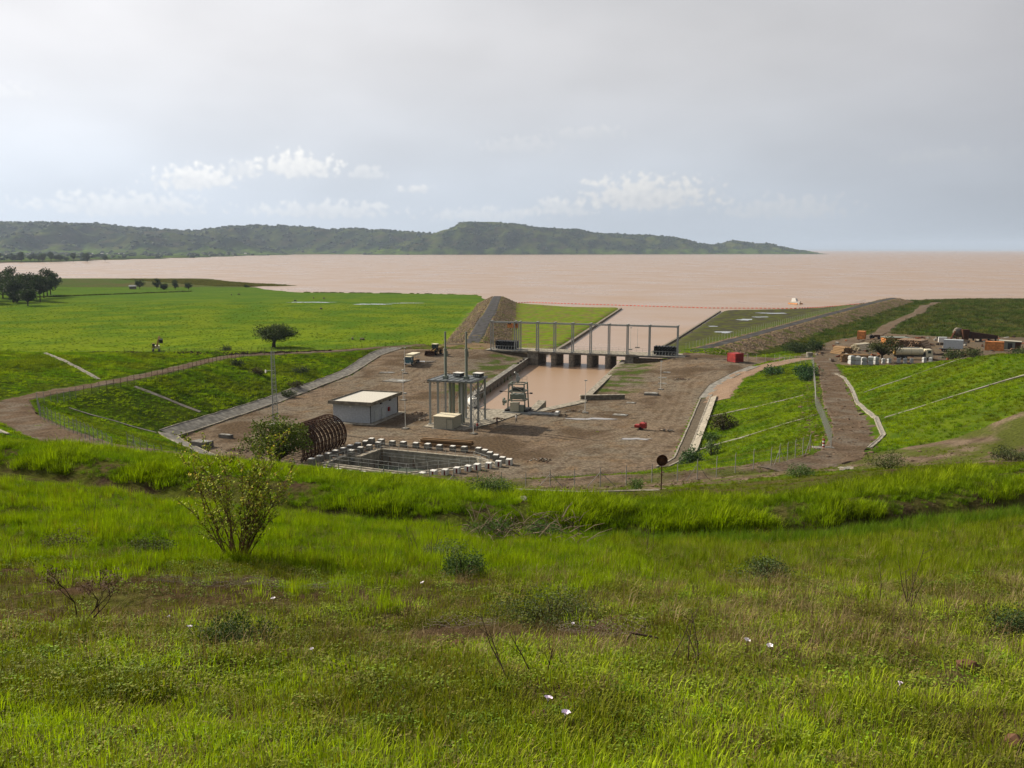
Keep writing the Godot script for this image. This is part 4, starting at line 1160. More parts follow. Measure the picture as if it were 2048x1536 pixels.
func build_rake() -> void:
	var r := thing("raking_machine", "grey steel trash raking machine on rails at the near end of the basin", "raking machine", Vector3(1.2, 0.1, -199.6), -14.0)
	var s: Shape
	for q in [[-2.0, 0.9], [2.0, 0.9], [-2.0, -2.6], [2.0, -2.6]]:
		s = shape(); s.bar(Vector3(q[0], 0.2, q[1]), Vector3(q[0] * 0.86, 6.4, q[1] * 0.9), 0.26, 0.26); part("leg", s, M.grey_green, r)
	for y in [2.6, 4.6, 6.3]:
		s = shape()
		for q in [[-1.95, 0.9, 1.95, 0.9], [-1.95, -2.5, 1.95, -2.5], [-1.95, 0.9, -1.95, -2.5], [1.95, 0.9, 1.95, -2.5]]:
			var k: float = 1.0 - y * 0.02
			s.bar(Vector3(q[0] * k, y, q[1] * k), Vector3(q[2] * k, y, q[3] * k), 0.2, 0.24)
		part("frame_beam", s, M.grey_green, r)
	for q in [[-1.9, 2.6, 1.8, 4.6], [1.8, 4.6, -1.7, 6.3], [1.9, 2.6, -1.8, 4.6]]:
		s = shape(); s.bar(Vector3(q[0], q[1], 0.86), Vector3(q[2], q[3], 0.86), 0.1, 0.12); part("brace", s, M.grey_green, r)
	s = shape(); s.box(Vector3(0, 3.35, -0.8), Vector3(3.2, 1.1, 2.4)); part("winch_house", s, M.grey_green, r)
	s = shape(); s.rod(Vector3(-1.2, 4.9, -0.8), Vector3(1.2, 4.9, -0.8), 0.5, 12); part("winch_drum", s, M.dark, r)
	s = shape(); s.chamfer(Vector3(-0.2, 1.35, 1.5), Vector3(2.0, 2.0, 1.1), 0.05); part("control_cabinet", s, M.beige, r)
	s = shape(); s.chamfer(Vector3(1.35, 1.0, 1.4), Vector3(1.0, 1.5, 0.9), 0.05); part("control_cabinet", s, M.grey_green, r)
	s = shape(); s.box(Vector3(0, 0.35, -0.8), Vector3(5.2, 0.5, 4.2)); part("carriage", s, M.dark, r)
	for q in [[-2.2, 1.0], [2.2, 1.0], [-2.2, -2.7], [2.2, -2.7]]:
		s = shape(); s.rod(Vector3(q[0], 0.3, q[1] - 0.15), Vector3(q[0], 0.3, q[1] + 0.15), 0.34, 10); part("wheel", s, M.dark, r)
	s = shape()
	for k in 16:
		var a0 := TAU * k / 16.0; var a1 := TAU * (k + 1) / 16.0
		s.bar(Vector3(-3.0, 2.2 + sin(a0) * 0.85, 0.4 + cos(a0) * 0.85), Vector3(-3.0, 2.2 + sin(a1) * 0.85, 0.4 + cos(a1) * 0.85), 0.3, 0.06)
		if k % 4 == 0: s.bar(Vector3(-3.0, 2.2, 0.4), Vector3(-3.0, 2.2 + sin(a0) * 0.85, 0.4 + cos(a0) * 0.85), 0.08, 0.06)
	s.rod(Vector3(-3.3, 2.2, 0.4), Vector3(-2.4, 2.2, 0.4), 0.35, 10)
	part("cable_reel", s, M.grey_green, r)
	s = shape(); s.bar(Vector3(0.1, 6.4, -0.4), Vector3(-0.1, 8.5, -0.2), 0.4, 0.5); s.bar(Vector3(-0.1, 8.4, -0.2), Vector3(-0.6, 8.9, 0.2), 0.24, 0.3); s.box(Vector3(0.1, 7.4, -0.2), Vector3(0.8, 0.9, 0.7)); part("crane_head", s, M.galvanised, r)
	for q in [[2.5, 4.3], [-2.6, 4.5]]:
		s = shape(); s.bar(Vector3(signf(q[0]) * 1.8, q[1], 0.8), Vector3(q[0] * 1.3, q[1] + 0.1, 0.9), 0.09, 0.09); s.box(Vector3(q[0] * 1.35, q[1] + 0.1, 0.95), Vector3(0.6, 0.3, 0.35)); part("floodlight", s, M.dark, r)
	railing("top_railing", [Vector3(-1.7, 6.45, 0.8), Vector3(-1.7, 6.45, -2.2), Vector3(1.7, 6.45, -2.2)], M.grey_green, r, 1.2, 1.0)
	s = shape()
	s.bar(Vector3(-2.8, 0.12, 2.4), Vector3(9.2, 0.12, 2.4), 0.35, 0.3); s.bar(Vector3(-2.8, 0.12, 1.0), Vector3(9.2, 0.12, 1.0), 0.2, 0.24)
	part("rail_beam", s, M.galvanised, r)
	s = shape(); s.chamfer(Vector3(9.4, 0.35, 1.7), Vector3(0.8, 0.7, 1.9), 0.1); part("buffer_stop", s, M.white_paint, r)

func build_poles() -> void:
	var spots := [[-21.6, 180.1, "between the control house and the beige kiosk"], [-26.2, 215.2, "behind the control house"], [-30.6, 256.0, "left of the brown slope, nearest the blue truck"], [-7.6, 175.0, "in front of the steel tower's right corner"], [16.3, 198.4, "right of the raking machine"], [38.4, 231.0, "on the brown slope below the red container"], [39.4, 299.5, "behind the gate, left one of two"], [42.6, 306.0, "behind the gate, right one of two"], [8.4, 300.0, "beside the left abutment of the gate"]]
	var first: Node3D = null
	for q in spots:
		var label: String = "slender white lamp post " + q[2]
		var p := at(q[0], q[1])
		if q[1] > 290.0: p.y = 3.0
		if first == null:
			first = thing("lamp_post", label, "lamp post", p, SITE, "slender lamp posts in the yard")
			var s := shape(); s.rod(Vector3(0, 0.1, 0), Vector3(0, 7.3, 0), 0.085, 8, 0.05); part("pole", s, M.white_paint, first)
			s = shape(); s.chamfer(Vector3(0, 0.06, 0), Vector3(1.3, 0.3, 1.1), 0.04); part("footing", s, M.concrete, first)
			s = shape(); s.chamfer(Vector3(0.1, 7.35, 0.1), Vector3(0.6, 0.2, 0.45), 0.05); s.rod(Vector3(0, 7.1, 0), Vector3(0.1, 7.4, 0.1), 0.05); part("lamp_head", s, M.galvanised, first)
		else:
			copy(first, p, SITE + rng.randf_range(-20, 20), label)
	# lattice mast
	var m := thing("lattice_mast", "tall thin galvanised lattice radio mast left of the control house", "mast", at(-49.2, 184.4), 10.0)
	var s := shape(); s.box(Vector3(0, 0.1, 0), Vector3(2.2, 0.5, 2.2)); part("footing", s, M.concrete, m)
	var H := 15.2
	var corner := func(k: int, y: float) -> Vector3:
		var r := lerpf(0.72, 0.36, y / H)
		return Vector3(cos(TAU * k / 3.0) * r, y + 0.2, sin(TAU * k / 3.0) * r)
	for k in 3:
		s = shape(); s.rod(corner.call(k, 0.0), corner.call(k, H), 0.075, 5); part("leg", s, M.galvanised, m)
		s = shape()
		for j in 19:
			var y := j * 0.8
			s.bar(corner.call(k, y), corner.call((k + 1) % 3, y + 0.8), 0.045, 0.05)
			s.bar(corner.call(k, y), corner.call((k + 1) % 3, y), 0.045, 0.05)
		part("lacing", s, M.galvanised, m)
	s = shape(); s.bar(Vector3(0, 11.4, 0), Vector3(-1.1, 11.4, 0.4), 0.06, 0.06); s.lathe(Vector3(-1.1, 11.3, 0.4), Vector3(-1.45, 11.3, 0.5), [[0.0, 0.1], [0.6, 0.32], [1.0, 0.36]], 12); part("dish", s, M.white_paint, m)
	s = shape(); s.bar(Vector3(-0.5, 15.3, 0), Vector3(0.9, 15.3, 0), 0.05, 0.05); s.rod(Vector3(0, 15.2, 0), Vector3(0, 16.4, 0), 0.03); part("antenna", s, M.galvanised, m)

var drain_lines := []

func drain(called: String, label: String, pts: Array, half: float, lip: float, m: Material, depth := 0.5, bank := 0.0) -> void:
	var o := thing(called, label, "drain", Vector3.ZERO)
	var fine_pts := []
	drain_lines.append([PackedVector2Array(pts), half + lip + 0.35])
	for i in range(1, pts.size()):
		var n := maxi(1, int(pts[i - 1].distance_to(pts[i]) / 3.0))
		for k in n + (1 if i == pts.size() - 1 else 0): fine_pts.append(pts[i - 1].lerp(pts[i], k / float(n)))
	for side in [-1.0, 1.0]:
		var s := shape()
		for i in range(1, fine_pts.size()):
			var a: Vector2 = fine_pts[i - 1]; var b: Vector2 = fine_pts[i]
			var t := (b - a).normalized(); var nrm: Vector2 = Vector2(t.y, -t.x) * side
			var pa: Vector2 = a + nrm * half; var pb: Vector2 = b + nrm * half
			var ha := ground(pa.x, pa.y); var hb := ground(pb.x, pb.y)
			var oa: Vector2 = nrm * lip
			var A := Vector3(pa.x, 0, -pa.y); var B := Vector3(pb.x, 0, -pb.y); var O := Vector3(oa.x, 0, -oa.y)
			var up := depth * 0.2
			s.hull8([A + Vector3.UP * (ha - 0.5), B + Vector3.UP * (hb - 0.5), B + O + Vector3.UP * (hb - 0.5), A + O + Vector3.UP * (ha - 0.5), A + Vector3.UP * (ha + up), B + Vector3.UP * (hb + up), B + O + Vector3.UP * (hb + up), A + O + Vector3.UP * (ha + up)])
		part("channel_wall", s, m, o)
	var f := shape()
	for i in range(1, fine_pts.size()):
		var a: Vector2 = fine_pts[i - 1]; var b: Vector2 = fine_pts[i]
		var t := (b - a).normalized(); var nrm := Vector2(t.y, -t.x) * half
		var c := []
		for q in [a - nrm, a + nrm, b + nrm, b - nrm]: c.append(Vector3(q.x, ground(q.x, q.y) + 0.1, -q.y))
		f.quad(c[0], c[3], c[2], c[1])
	part("channel_floor", f, M.concrete if bank == 0.0 else M.dark_concrete, o)
	if bank > 0.0:
		f = shape()
		for i in range(1, fine_pts.size()):
			var a: Vector2 = fine_pts[i - 1]; var b: Vector2 = fine_pts[i]
			var t := (b - a).normalized(); var nn := Vector2(t.y, -t.x)
			var c := []
			for q in [[a, half + lip, 0.1], [a, half + lip + bank, 0.5], [b, half + lip + bank, 0.5], [b, half + lip, 0.1]]:
				var w: Vector2 = q[0] + nn * q[1]
				c.append(Vector3(w.x, ground(w.x, w.y) + q[2], -w.y))
			f.quad(c[0], c[3], c[2], c[1])
		part("sloped_bank", f, M.pale_concrete, o)
		drain_lines.append([PackedVector2Array(pts), half + lip + bank])

func build_drains() -> void:
	drain("storm_channel", "wide concrete storm channel along the left edge of the yard", [Vector2(-52, 152), Vector2(-66.2, 170.5), Vector2(-63, 187), Vector2(-57, 212), Vector2(-52.4, 236), Vector2(-47.6, 257.5), Vector2(-46.4, 266), Vector2(-43.6, 287), Vector2(-38.5, 303)], 1.5, 0.28, M.pale_concrete, 0.9)
	drain("storm_channel", "wide concrete storm channel along the right edge of the yard", [Vector2(25.0, 146.5), Vector2(29, 152), Vector2(38.2, 185), Vector2(46.6, 215.5)], 1.0, 0.3, M.pale_concrete, 1.3, 1.5)
	drain("storm_channel", "upper grey storm channel between the pink earth ramp and the yard", [Vector2(46.9, 217), Vector2(53.2, 234.5), Vector2(62, 248.5), Vector2(70, 259)], 1.5, 0.3, M.dark_concrete, 0.6)
	drain("chute_drain", "narrow concrete chute down the left slope from the track to the yard", [Vector2(-79.5, 188.5), Vector2(-66, 188.6)], 0.35, 0.3, M.old_concrete, 0.5)
	drain("chute_drain", "pale narrow chute on the grass slope left of the track", [Vector2(-117.5, 226), Vector2(-104, 208), Vector2(-88.5, 191.5)], 0.3, 0.25, M.pale_concrete, 0.5)
	drain("chute_drain", "broken pale chute at the lower left edge of the view", [Vector2(-77, 127), Vector2(-70, 118.5), Vector2(-62.6, 109.2)], 0.35, 0.35, M.pale_concrete, 0.5)
	drain("slope_drain", "thin dark drain slanting across the near left slope to the channel corner", [Vector2(-80, 161), Vector2(-67.5, 168.5)], 0.3, 0.15, M.dark_concrete, 0.4)
	drain("kerb_drain", "pale curving kerb drain along the right side of the right track", [Vector2(42.4, 105), Vector2(47.3, 113), Vector2(53.6, 131), Vector2(60, 155), Vector2(69.2, 182), Vector2(77.5, 209), Vector2(80.2, 222)], 0.16, 0.15, M.pale_concrete, 0.8)
	drain("chute_drain", "lowest long chute climbing the right grass slope", [Vector2(53.8, 128.5), Vector2(60, 124.5), Vector2(72, 117)], 0.22, 0.22, M.old_concrete, 0.45)
	drain("chute_drain", "upper long chute climbing the right grass slope", [Vector2(66.2, 168), Vector2(72, 164.5), Vector2(86, 158)], 0.22, 0.2, M.old_concrete, 0.42)
	drain("chute_drain", "lower chute on the slope between right channel and right track", [Vector2(32.5, 153), Vector2(51, 144)], 0.25, 0.25, M.pale_concrete, 0.45)
	drain("chute_drain", "upper chute on the slope between right channel and right track", [Vector2(41.5, 187), Vector2(59, 181)], 0.25, 0.25, M.pale_concrete, 0.45)
	drain("bench_drain", "straight pale kerb drain across the bench left of the round sign", [Vector2(-1.5, 60.5), Vector2(5, 60.6), Vector2(10.2, 61.0)], 0.12, 0.14, M.pale_concrete, 0.4)
	drain("bench_drain", "short pale chute on the bare bench near the striped bollard", [Vector2(26.5, 70), Vector2(29.6, 78), Vector2(31.5, 86)], 0.25, 0.3, M.pale_concrete, 0.45)
	drain("ditch_chute", "narrow concrete chute cutting the grass bank above the ditch", [Vector2(0.2, 31.4), Vector2(0.45, 36), Vector2(0.7, 41)], 0.14, 0.14, M.old_concrete, 0.4)
	# flat covers in the yard
	var spots := [[34.8, 223.4, 3.4, 2.2, 0.5, "grey raised concrete cover right of the basin's cross wall"], [-31.5, 245.8, 6.5, 5.0, 0.12, "large grey cover slab uphill of the control house"], [-35.8, 257.7, 4.5, 2.0, 0.12, "pale cover slab near the bend of the left channel"], [28.2, 211.5, 2.2, 1.5, 0.14, "small cover slab between the right channel and cross wall"], [23.8, 195.7, 3.2, 2.0, 0.1, "pale cover slab in the middle of the right yard"], [3.4, 196.2, 2.0, 1.4, 0.1, "square cover slab beside the raking machine's rails"], [42, 250.0, 2.4, 1.5, 0.1, "upper cover slab on the brown slope below the gate"], [40.5, 241.0, 2.4, 1.4, 0.1, "middle cover slab on the brown slope below the gate"], [-42.0, 182.0, 3.2, 1.2, 0.3, "long concrete slab near the foot of the radio mast"], [44.5, 257.5, 2.2, 1.6, 0.14, "topmost small cover slab on the brown slope"], [-57.2, 163.5, 3.6, 2.2, 1.1, "tan concrete box by the corner of the left channel"], [-55.3, 171.5, 2.8, 1.0, 0.7, "small concrete bridge slab over the left channel's near end"]]
	for q in spots:
		var o := thing("cover_slab", q[5], "concrete slab", at(q[0], q[1], -0.05), SITE + rng.randf_range(-12, 12), "concrete covers in the yard")
		var s := shape(); s.chamfer(Vector3(0, q[4] * 0.5, 0), Vector3(q[2], q[4] + 0.1, q[3]), 0.05); part("slab", s, M.concrete, o)
		s = shape(); s.box(Vector3(q[2] * 0.2, q[4] + 0.06, 0), Vector3(q[2] * 0.3, 0.05, q[3] * 0.4)); part("hatch", s, M.galvanised, o)
	# puddles
	for q in [[152, 527, 13, 5, -0.7], [123, 478, 5, 7, -0.7], [136, 497, 6, 3.5, -0.7], [95, 405, 5.5, 5, -0.6], [97, 437, 2.5, 3, -0.6], [16.9, 191, 5.0, 1.6, 0.0], [24, 170, 3.0, 1.1, 0.0], [-26, 273, 4, 2, 2.4], [-96, 620, 13, 7, -1.0], [-140, 640, 16, 5, -1.0], [-75, 632, 12, 4, -1.0]]:
		var s := shape()
		var c := Vector3(q[0], ground(q[0], q[1]) + 0.07, -q[1])
		var rim := PackedVector3Array()
		var off := rng.randf() * 100.0
		for k in 22:
			var an := TAU * k / 22.0
			var z := 0.75 + 0.8 * fine.get_noise_2d(off + cos(an) * 16.0, sin(an) * 16.0)
			rim.append(c + Vector3(cos(an) * q[2] * z, 0, sin(an) * q[3] * z))
		for k in 22: s.tri(c, rim[k], rim[(k + 1) % 22])
		struct("puddle_water", s, M.puddle)

func fence(label: String, pts: Array, m: Material, braced: bool, high := 1.9, every := 2.4) -> void:
	var o := thing("wire_fence", label, "fence", Vector3.ZERO)
	var post_mesh: ArrayMesh = null
	var wire := shape()
	for i in range(1, pts.size()):
		var a: Vector2 = pts[i - 1]; var b: Vector2 = pts[i]
		var n := maxi(1, roundi(a.distance_to(b) / every))
		for k in n + (1 if i == pts.size() - 1 else 0):
			var p := a.lerp(b, k / float(n))
			if post_mesh == null:
				var s := shape(); s.rod(Vector3(0, -0.3, 0), Vector3(0, high, 0), 0.045, 5); s.bar(Vector3(0, high, 0), Vector3(0.0, high + 0.25, 0.18), 0.05, 0.05); post_mesh = s.mesh(m)
			var q := put("post", post_mesh, o)
			q.position = at(p.x, p.y)
			if braced and k % 4 == 1:
				var t := (b - a).normalized()
				for e in [-1.0, 1.0]:
					var s := shape(); var f: Vector2 = p + t * e * 1.5
					s.rod(at(p.x, p.y, high * 0.85), at(f.x, f.y), 0.03, 4); part("strut", s, m, o)
			if k < n:
				var p2 := a.lerp(b, (k + 1) / float(n))
				var A := at(p.x, p.y); var B := at(p2.x, p2.y)
				for h in [0.08, 0.5, 0.95, 1.4, 1.85]:
					wire.bar(A + Vector3.UP * h * high / 1.9, B + Vector3.UP * h * high / 1.9, 0.007, 0.007)
				for j in 22:
					for e in [0, 1]:
						var u0 := (j + 0.0) / 22.0; var u1 := (j + 5.0) / 22.0
						var y0 := 0.05 if e == 0 else high * 0.97
						var pa := A.lerp(B, u0) + Vector3.UP * y0; var pb := A.lerp(B, u1) + Vector3.UP * (high + 0.02 - y0)
						var w := Vector3.UP * 0.0045
						wire.quad(pa - w, pa + w, pb + w, pb - w)
	var mesh_part := part("wire_mesh", wire, M.wire, o)
	mesh_part.set_meta("kind", "stuff")

func build_fences() -> void:
	fence("wire fence with braced posts along the front of the yard bench", [Vector2(-46, 106), Vector2(-38, 96), Vector2(-24, 88.5), Vector2(-8, 85.5), Vector2(6, 84.5), Vector2(16, 85.2), Vector2(27, 92), Vector2(34, 101)], M.post_steel, true)
	fence("wire fence on the right edge of the left gravel track", [Vector2(-46.5, 103), Vector2(-59, 119.5), Vector2(-71.5, 135), Vector2(-82.5, 155), Vector2(-83, 170)], M.galvanised, false)
	fence("wire fence along the yard side of the track on the left slope", [Vector2(-83, 170), Vector2(-80.2, 190), Vector2(-77.6, 215), Vector2(-76, 240), Vector2(-74, 255), Vector2(-64, 268)], M.dark_rust, false)
	fence("grey wire fence on the crest of the right dike", [Vector2(57, 295), Vector2(87.4, 343.5), Vector2(127.4, 408.5), Vector2(213.4, 547.5)], M.galvanised, false, 2.2, 3.2)
	fence("wire fence on the left edge of the right gravel track", [Vector2(37.5, 104), Vector2(46.4, 133), Vector2(53.4, 157), Vector2(62.4, 184), Vector2(70.4, 209), Vector2(78.4, 233), Vector2(84, 251)], M.post_steel, false)
	fence("short fence between the earth ramp and the storage yard", [Vector2(84, 252), Vector2(78, 267), Vector2(66, 272)], M.galvanised, false)
	fence("low post fence along the meadow edge behind the left track", [Vector2(-100, 232), Vector2(-88, 262), Vector2(-66, 281), Vector2(-50, 300), Vector2(-34, 318), Vector2(-18, 322)], M.dark_rust, false, 1.5, 3.4)
	var s := shape()
	var sign_ := thing("round_sign", "rusty round road sign seen from the back on a thin post", "sign", at(10.4, 61.3), 6.0)
	s = shape(); s.rod(Vector3(0, -0.3, 0), Vector3(0, 2.35, 0), 0.04, 8); part("post", s, M.dark_rust, sign_)
	s = shape(); s.rod(Vector3(0, 2.15, 0.05), Vector3(0, 2.15, 0.08), 0.4, 28); part("disc", s, M.rust, sign_)
	s = shape()
	for y in [1.95, 2.35]: s.box(Vector3(0, y, 0.11), Vector3(0.6, 0.04, 0.03))
	part("back_rail", s, M.dark_rust, sign_)
	for q in [[36.8, 104.6, "red and white striped bollard at the foot of the right track"], [79.5, 232, "red and white striped bollard at the top of the right track"]]:
		var b := thing("striped_bollard", q[2], "bollard", at(q[0], q[1]), 0.0, "striped bollards on the right track")
		for k in 5:
			s = shape(); s.rod(Vector3(0, 0.05 + k * 0.2, 0), Vector3(0, 0.25 + k * 0.2, 0), 0.14, 10); part("band", s, M.red_paint if k % 2 == 0 else M.white_paint, b)
		s = shape(); s.chamfer(Vector3(0, 0.0, 0), Vector3(2.4, 0.16, 1.2), 0.04); part("footing", s, M.concrete, b)

# ------------------------------------------------------------------ vehicles and stores
func wheel(parent: Node, p: Vector3, r: float, w: float, hub := "galvanised") -> void:
	var s := shape()
	s.lathe(p - Vector3(w / 2, 0, 0), p + Vector3(w / 2, 0, 0), [[0.0, r * 0.9], [0.12, r], [0.88, r], [1.0, r * 0.9]], 16)
	var t := part("wheel", s, M.tyre, parent)
	s = shape()
	s.rod(p - Vector3(w / 2 + 0.02, 0, 0), p + Vector3(w / 2 + 0.02, 0, 0), r * 0.5, 12)
	part("rim", s, M[hub], t)

func build_vehicles() -> void:
	var s: Shape
	# all vehicles face local +z (towards the viewer before turning)
	var t := thing("canopy_truck", "blue green cab truck with a cream canopy over its open bed", "truck", at(-30.0, 268.6), -14.0)
	s = shape(); s.hull8([Vector3(-1.1, 0.6, 1.6), Vector3(1.1, 0.6, 1.6), Vector3(1.1, 0.6, 3.5), Vector3(-1.1, 0.6, 3.5), Vector3(-1.1, 1.6, 1.6), Vector3(1.1, 1.6, 1.6), Vector3(1.1, 1.6, 3.5), Vector3(-1.1, 1.6, 3.5)])
	s.hull8([Vector3(-1.1, 1.6, 1.6), Vector3(1.1, 1.6, 1.6), Vector3(1.1, 1.6, 3.5), Vector3(-1.1, 1.6, 3.5), Vector3(-1.0, 2.5, 1.7), Vector3(1.0, 2.5, 1.7), Vector3(1.0, 2.5, 3.2), Vector3(-1.0, 2.5, 3.2)])
	var cab := part("cab", s, M.blue_paint, t)
	s = shape(); s.box(Vector3(0, 2.53, 2.45), Vector3(2.0, 0.08, 1.6)); part("cab_roof", s, M.cream_paint, cab)
	s = shape(); s.quad(Vector3(-0.92, 1.68, 3.51), Vector3(0.92, 1.68, 3.51), Vector3(0.86, 2.38, 3.28), Vector3(-0.86, 2.38, 3.28)); part("windscreen", s, M.glass, cab)
	for x in [-1.08, 1.08]:
		s = shape(); s.box(Vector3(x, 2.0, 2.5), Vector3(0.06, 0.55, 0.9)); part("side_window", s, M.glass, cab)
		s = shape(); s.rod(Vector3(x * 0.75, 0.95, 3.48), Vector3(x * 0.75, 0.95, 3.54), 0.15, 10); part("headlight", s, M.white_paint, cab)
		s = shape(); s.box(Vector3(x * 1.15, 1.95, 3.3), Vector3(0.1, 0.4, 0.22)); part("mirror", s, M.white_paint, cab)
	s = shape(); s.box(Vector3(0, 0.6, 3.55), Vector3(2.2, 0.25, 0.2)); part("bumper", s, M.white_paint, t)
	s = shape(); s.box(Vector3(0, 0.75, -0.4), Vector3(0.9, 0.3, 7.0)); part("chassis", s, M.dark, t)
	s = shape(); s.box(Vector3(0, 1.1, -1.3), Vector3(2.3, 0.2, 5.6)); s.box(Vector3(0, 1.75, 1.4), Vector3(2.3, 1.3, 0.1)); part("bed", s, M.timber, t)
	for x in [-1.1, 1.1]:
		for z in [1.3, -0.5, -2.3, -4.0]:
			s = shape(); s.box(Vector3(x, 2.1, z), Vector3(0.08, 1.8, 0.1)); part("canopy_post", s, M.white_paint, t)
	s = shape(); s.box(Vector3(0, 3.05, -1.3), Vector3(2.5, 0.16, 6.0)); s.hull8([Vector3(-1.25, 2.4, 1.5), Vector3(1.25, 2.4, 1.5), Vector3(1.25, 2.4, 1.6), Vector3(-1.25, 2.4, 1.6), Vector3(-1.25, 3.1, 1.5), Vector3(1.25, 3.1, 1.5), Vector3(1.25, 3.1, 1.6), Vector3(-1.25, 3.1, 1.6)])
	s.box(Vector3(1.24, 2.75, -1.3), Vector3(0.05, 0.5, 5.9)); s.box(Vector3(-1.24, 2.75, -1.3), Vector3(0.05, 0.5, 5.9)); part("canopy", s, M.cream_paint, t)
	for z in [2.5, -2.2, -3.4]:
		for x in [-0.98, 0.98]: wheel(t, Vector3(x, 0.48, z), 0.48, 0.34)
	# front loader
	var l := thing("wheel_loader", "yellow brown front loader with a wide dark bucket, parked behind the truck", "loader", at(-24.5, 286.0), -22.0)
	s = shape(); s.chamfer(Vector3(0, 1.55, -2.2), Vector3(1.9, 1.4, 3.0), 0.2); part("engine_hood", s, M.yellow_paint, l)
	s = shape(); s.chamfer(Vector3(0, 1.1, 0.6), Vector3(1.4, 0.9, 2.2), 0.1); part("front_frame", s, M.yellow_paint, l)
	s = shape()
	for q in [[-0.75, -0.9], [0.75, -0.9], [-0.75, 0.5], [0.75, 0.5]]: s.box(Vector3(q[0], 2.6, q[1]), Vector3(0.12, 1.5, 0.12))
	s.box(Vector3(0, 1.85, -0.2), Vector3(1.6, 0.5, 1.6)); var lc := part("cab_frame", s, M.dark, l)
	s = shape(); s.box(Vector3(0, 2.65, -0.2), Vector3(1.42, 1.3, 1.36)); part("cab_glass", s, M.glass, lc)
	s = shape(); s.chamfer(Vector3(0, 3.4, -0.2), Vector3(1.8, 0.16, 1.8), 0.05); part("cab_roof", s, M.cream_paint, lc)
	for x in [-0.55, 0.55]:
		s = shape(); s.bar(Vector3(x, 1.9, 0.5), Vector3(x, 1.3, 2.3), 0.2, 0.4); s.bar(Vector3(x, 1.3, 2.3), Vector3(x, 0.7, 3.2), 0.2, 0.34); part("lift_arm", s, M.yellow_paint, l)
	s = shape(); s.tr = Transform3D(Basis(Vector3.UP, PI / 2), Vector3(0, 0, 0)); s.prism([Vector2(-3.1, 0.1), Vector2(-4.5, 0.1), Vector2(-4.5, 0.22), Vector2(-3.3, 0.3), Vector2(-3.2, 1.1), Vector2(-3.8, 1.45), Vector2(-3.7, 1.55), Vector2(-3.0, 1.2)], 3.0); part("bucket", s, M.dark_rust, l)
	for x in [-1.5, 1.5]:
		s = shape(); s.hull8([Vector3(x - 0.04, 0.12, 3.1), Vector3(x + 0.04, 0.12, 3.1), Vector3(x + 0.04, 0.12, 4.4), Vector3(x - 0.04, 0.12, 4.4), Vector3(x - 0.04, 1.4, 3.1), Vector3(x + 0.04, 1.4, 3.1), Vector3(x + 0.04, 1.4, 3.8), Vector3(x - 0.04, 1.4, 3.8)]); part("bucket_side", s, M.dark_rust, l)
	for z in [1.3, -2.1]:
		for x in [-1.05, 1.05]: wheel(l, Vector3(x, 0.78, z), 0.78, 0.6, "yellow_paint")
	# excavator at the meadow's edge
	var e := thing("excavator", "yellow excavator with raised arm and black bucket at the meadow's edge", "excavator", at(-130.5, 330.0), 20.0)
	for x in [-1.0, 1.0]:
		s = shape(); s.chamfer(Vector3(x, 0.42, 0), Vector3(0.6, 0.84, 3.6), 0.2); part("track", s, M.dark, e)
	s = shape(); s.chamfer(Vector3(0, 1.5, -0.6), Vector3(2.5, 1.1, 3.0), 0.15); part("house", s, M.cream_paint, e)
	s = shape(); s.chamfer(Vector3(-0.8, 2.2, 0.6), Vector3(0.9, 1.6, 1.3), 0.1); var ec := part("cab", s, M.yellow_paint, e)
	s = shape(); s.box(Vector3(-0.8, 2.4, 1.27), Vector3(0.75, 0.9, 0.04)); part("windscreen", s, M.glass, ec)
	s = shape(); s.bar(Vector3(0.3, 1.6, 0.6), Vector3(0.9, 4.1, 1.6), 0.45, 0.6); s.bar(Vector3(0.9, 4.0, 1.6), Vector3(1.4, 5.6, 2.6), 0.4, 0.5); part("boom", s, M.yellow_paint, e)
	s = shape(); s.bar(Vector3(1.4, 5.6, 2.6), Vector3(1.8, 4.2, 3.6), 0.35, 0.4); part("stick", s, M.yellow_paint, e)
	s = shape(); s.tr = Transform3D(Basis(Vector3.UP, PI / 2), Vector3(1.9, 4.0, 3.6)); s.prism([Vector2(-0.8, 0.5), Vector2(0.3, 0.9), Vector2(0.5, 0.1), Vector2(0.2, -0.7), Vector2(-0.5, -0.8), Vector2(0.0, -0.3)], 1.3); part("bucket", s, M.black_steel, e)
	# red container above the ramp
	var rc := thing("red_container", "bright red steel container standing alone right of the gate", "container", at(66.6, 268.0), 33.0)
	container(rc, 3.4, 2.5, 3.2, M.red_paint)
	# red compressor
	var c := thing("compressor", "small red towed compressor on the yard near the right channel", "compressor", at(26.0, 179.4), -30.0)
	s = shape(); s.chamfer(Vector3(0.5, 1.0, 0), Vector3(1.2, 1.1, 1.1), 0.18); part("engine_housing", s, M.red_paint, c)
	s = shape(); s.chamfer(Vector3(-0.6, 0.75, 0), Vector3(1.2, 0.6, 1.0), 0.12); part("tank_housing", s, M.red_paint, c)
	s = shape(); s.box(Vector3(-0.1, 0.42, 0), Vector3(2.5, 0.1, 0.9)); s.bar(Vector3(-1.3, 0.42, 0), Vector3(-2.1, 0.25, 0), 0.09, 0.09); part("frame", s, M.dark, c)
	for z in [-0.55, 0.55]:
		s = shape(); s.rod(Vector3(0.1, 0.33, z - 0.1), Vector3(0.1, 0.33, z + 0.1), 0.33, 12); part("wheel", s, M.tyre, c)
	s = shape(); s.rod(Vector3(0.8, 1.5, 0.2), Vector3(0.8, 1.9, 0.2), 0.06); part("exhaust", s, M.dark, c)
	# tanker
	var k := thing("tanker_truck", "cream tanker truck with a yellow ended cylindrical tank, parked side on", "truck", at(119.0, 264.0, 0.0), 84.0)
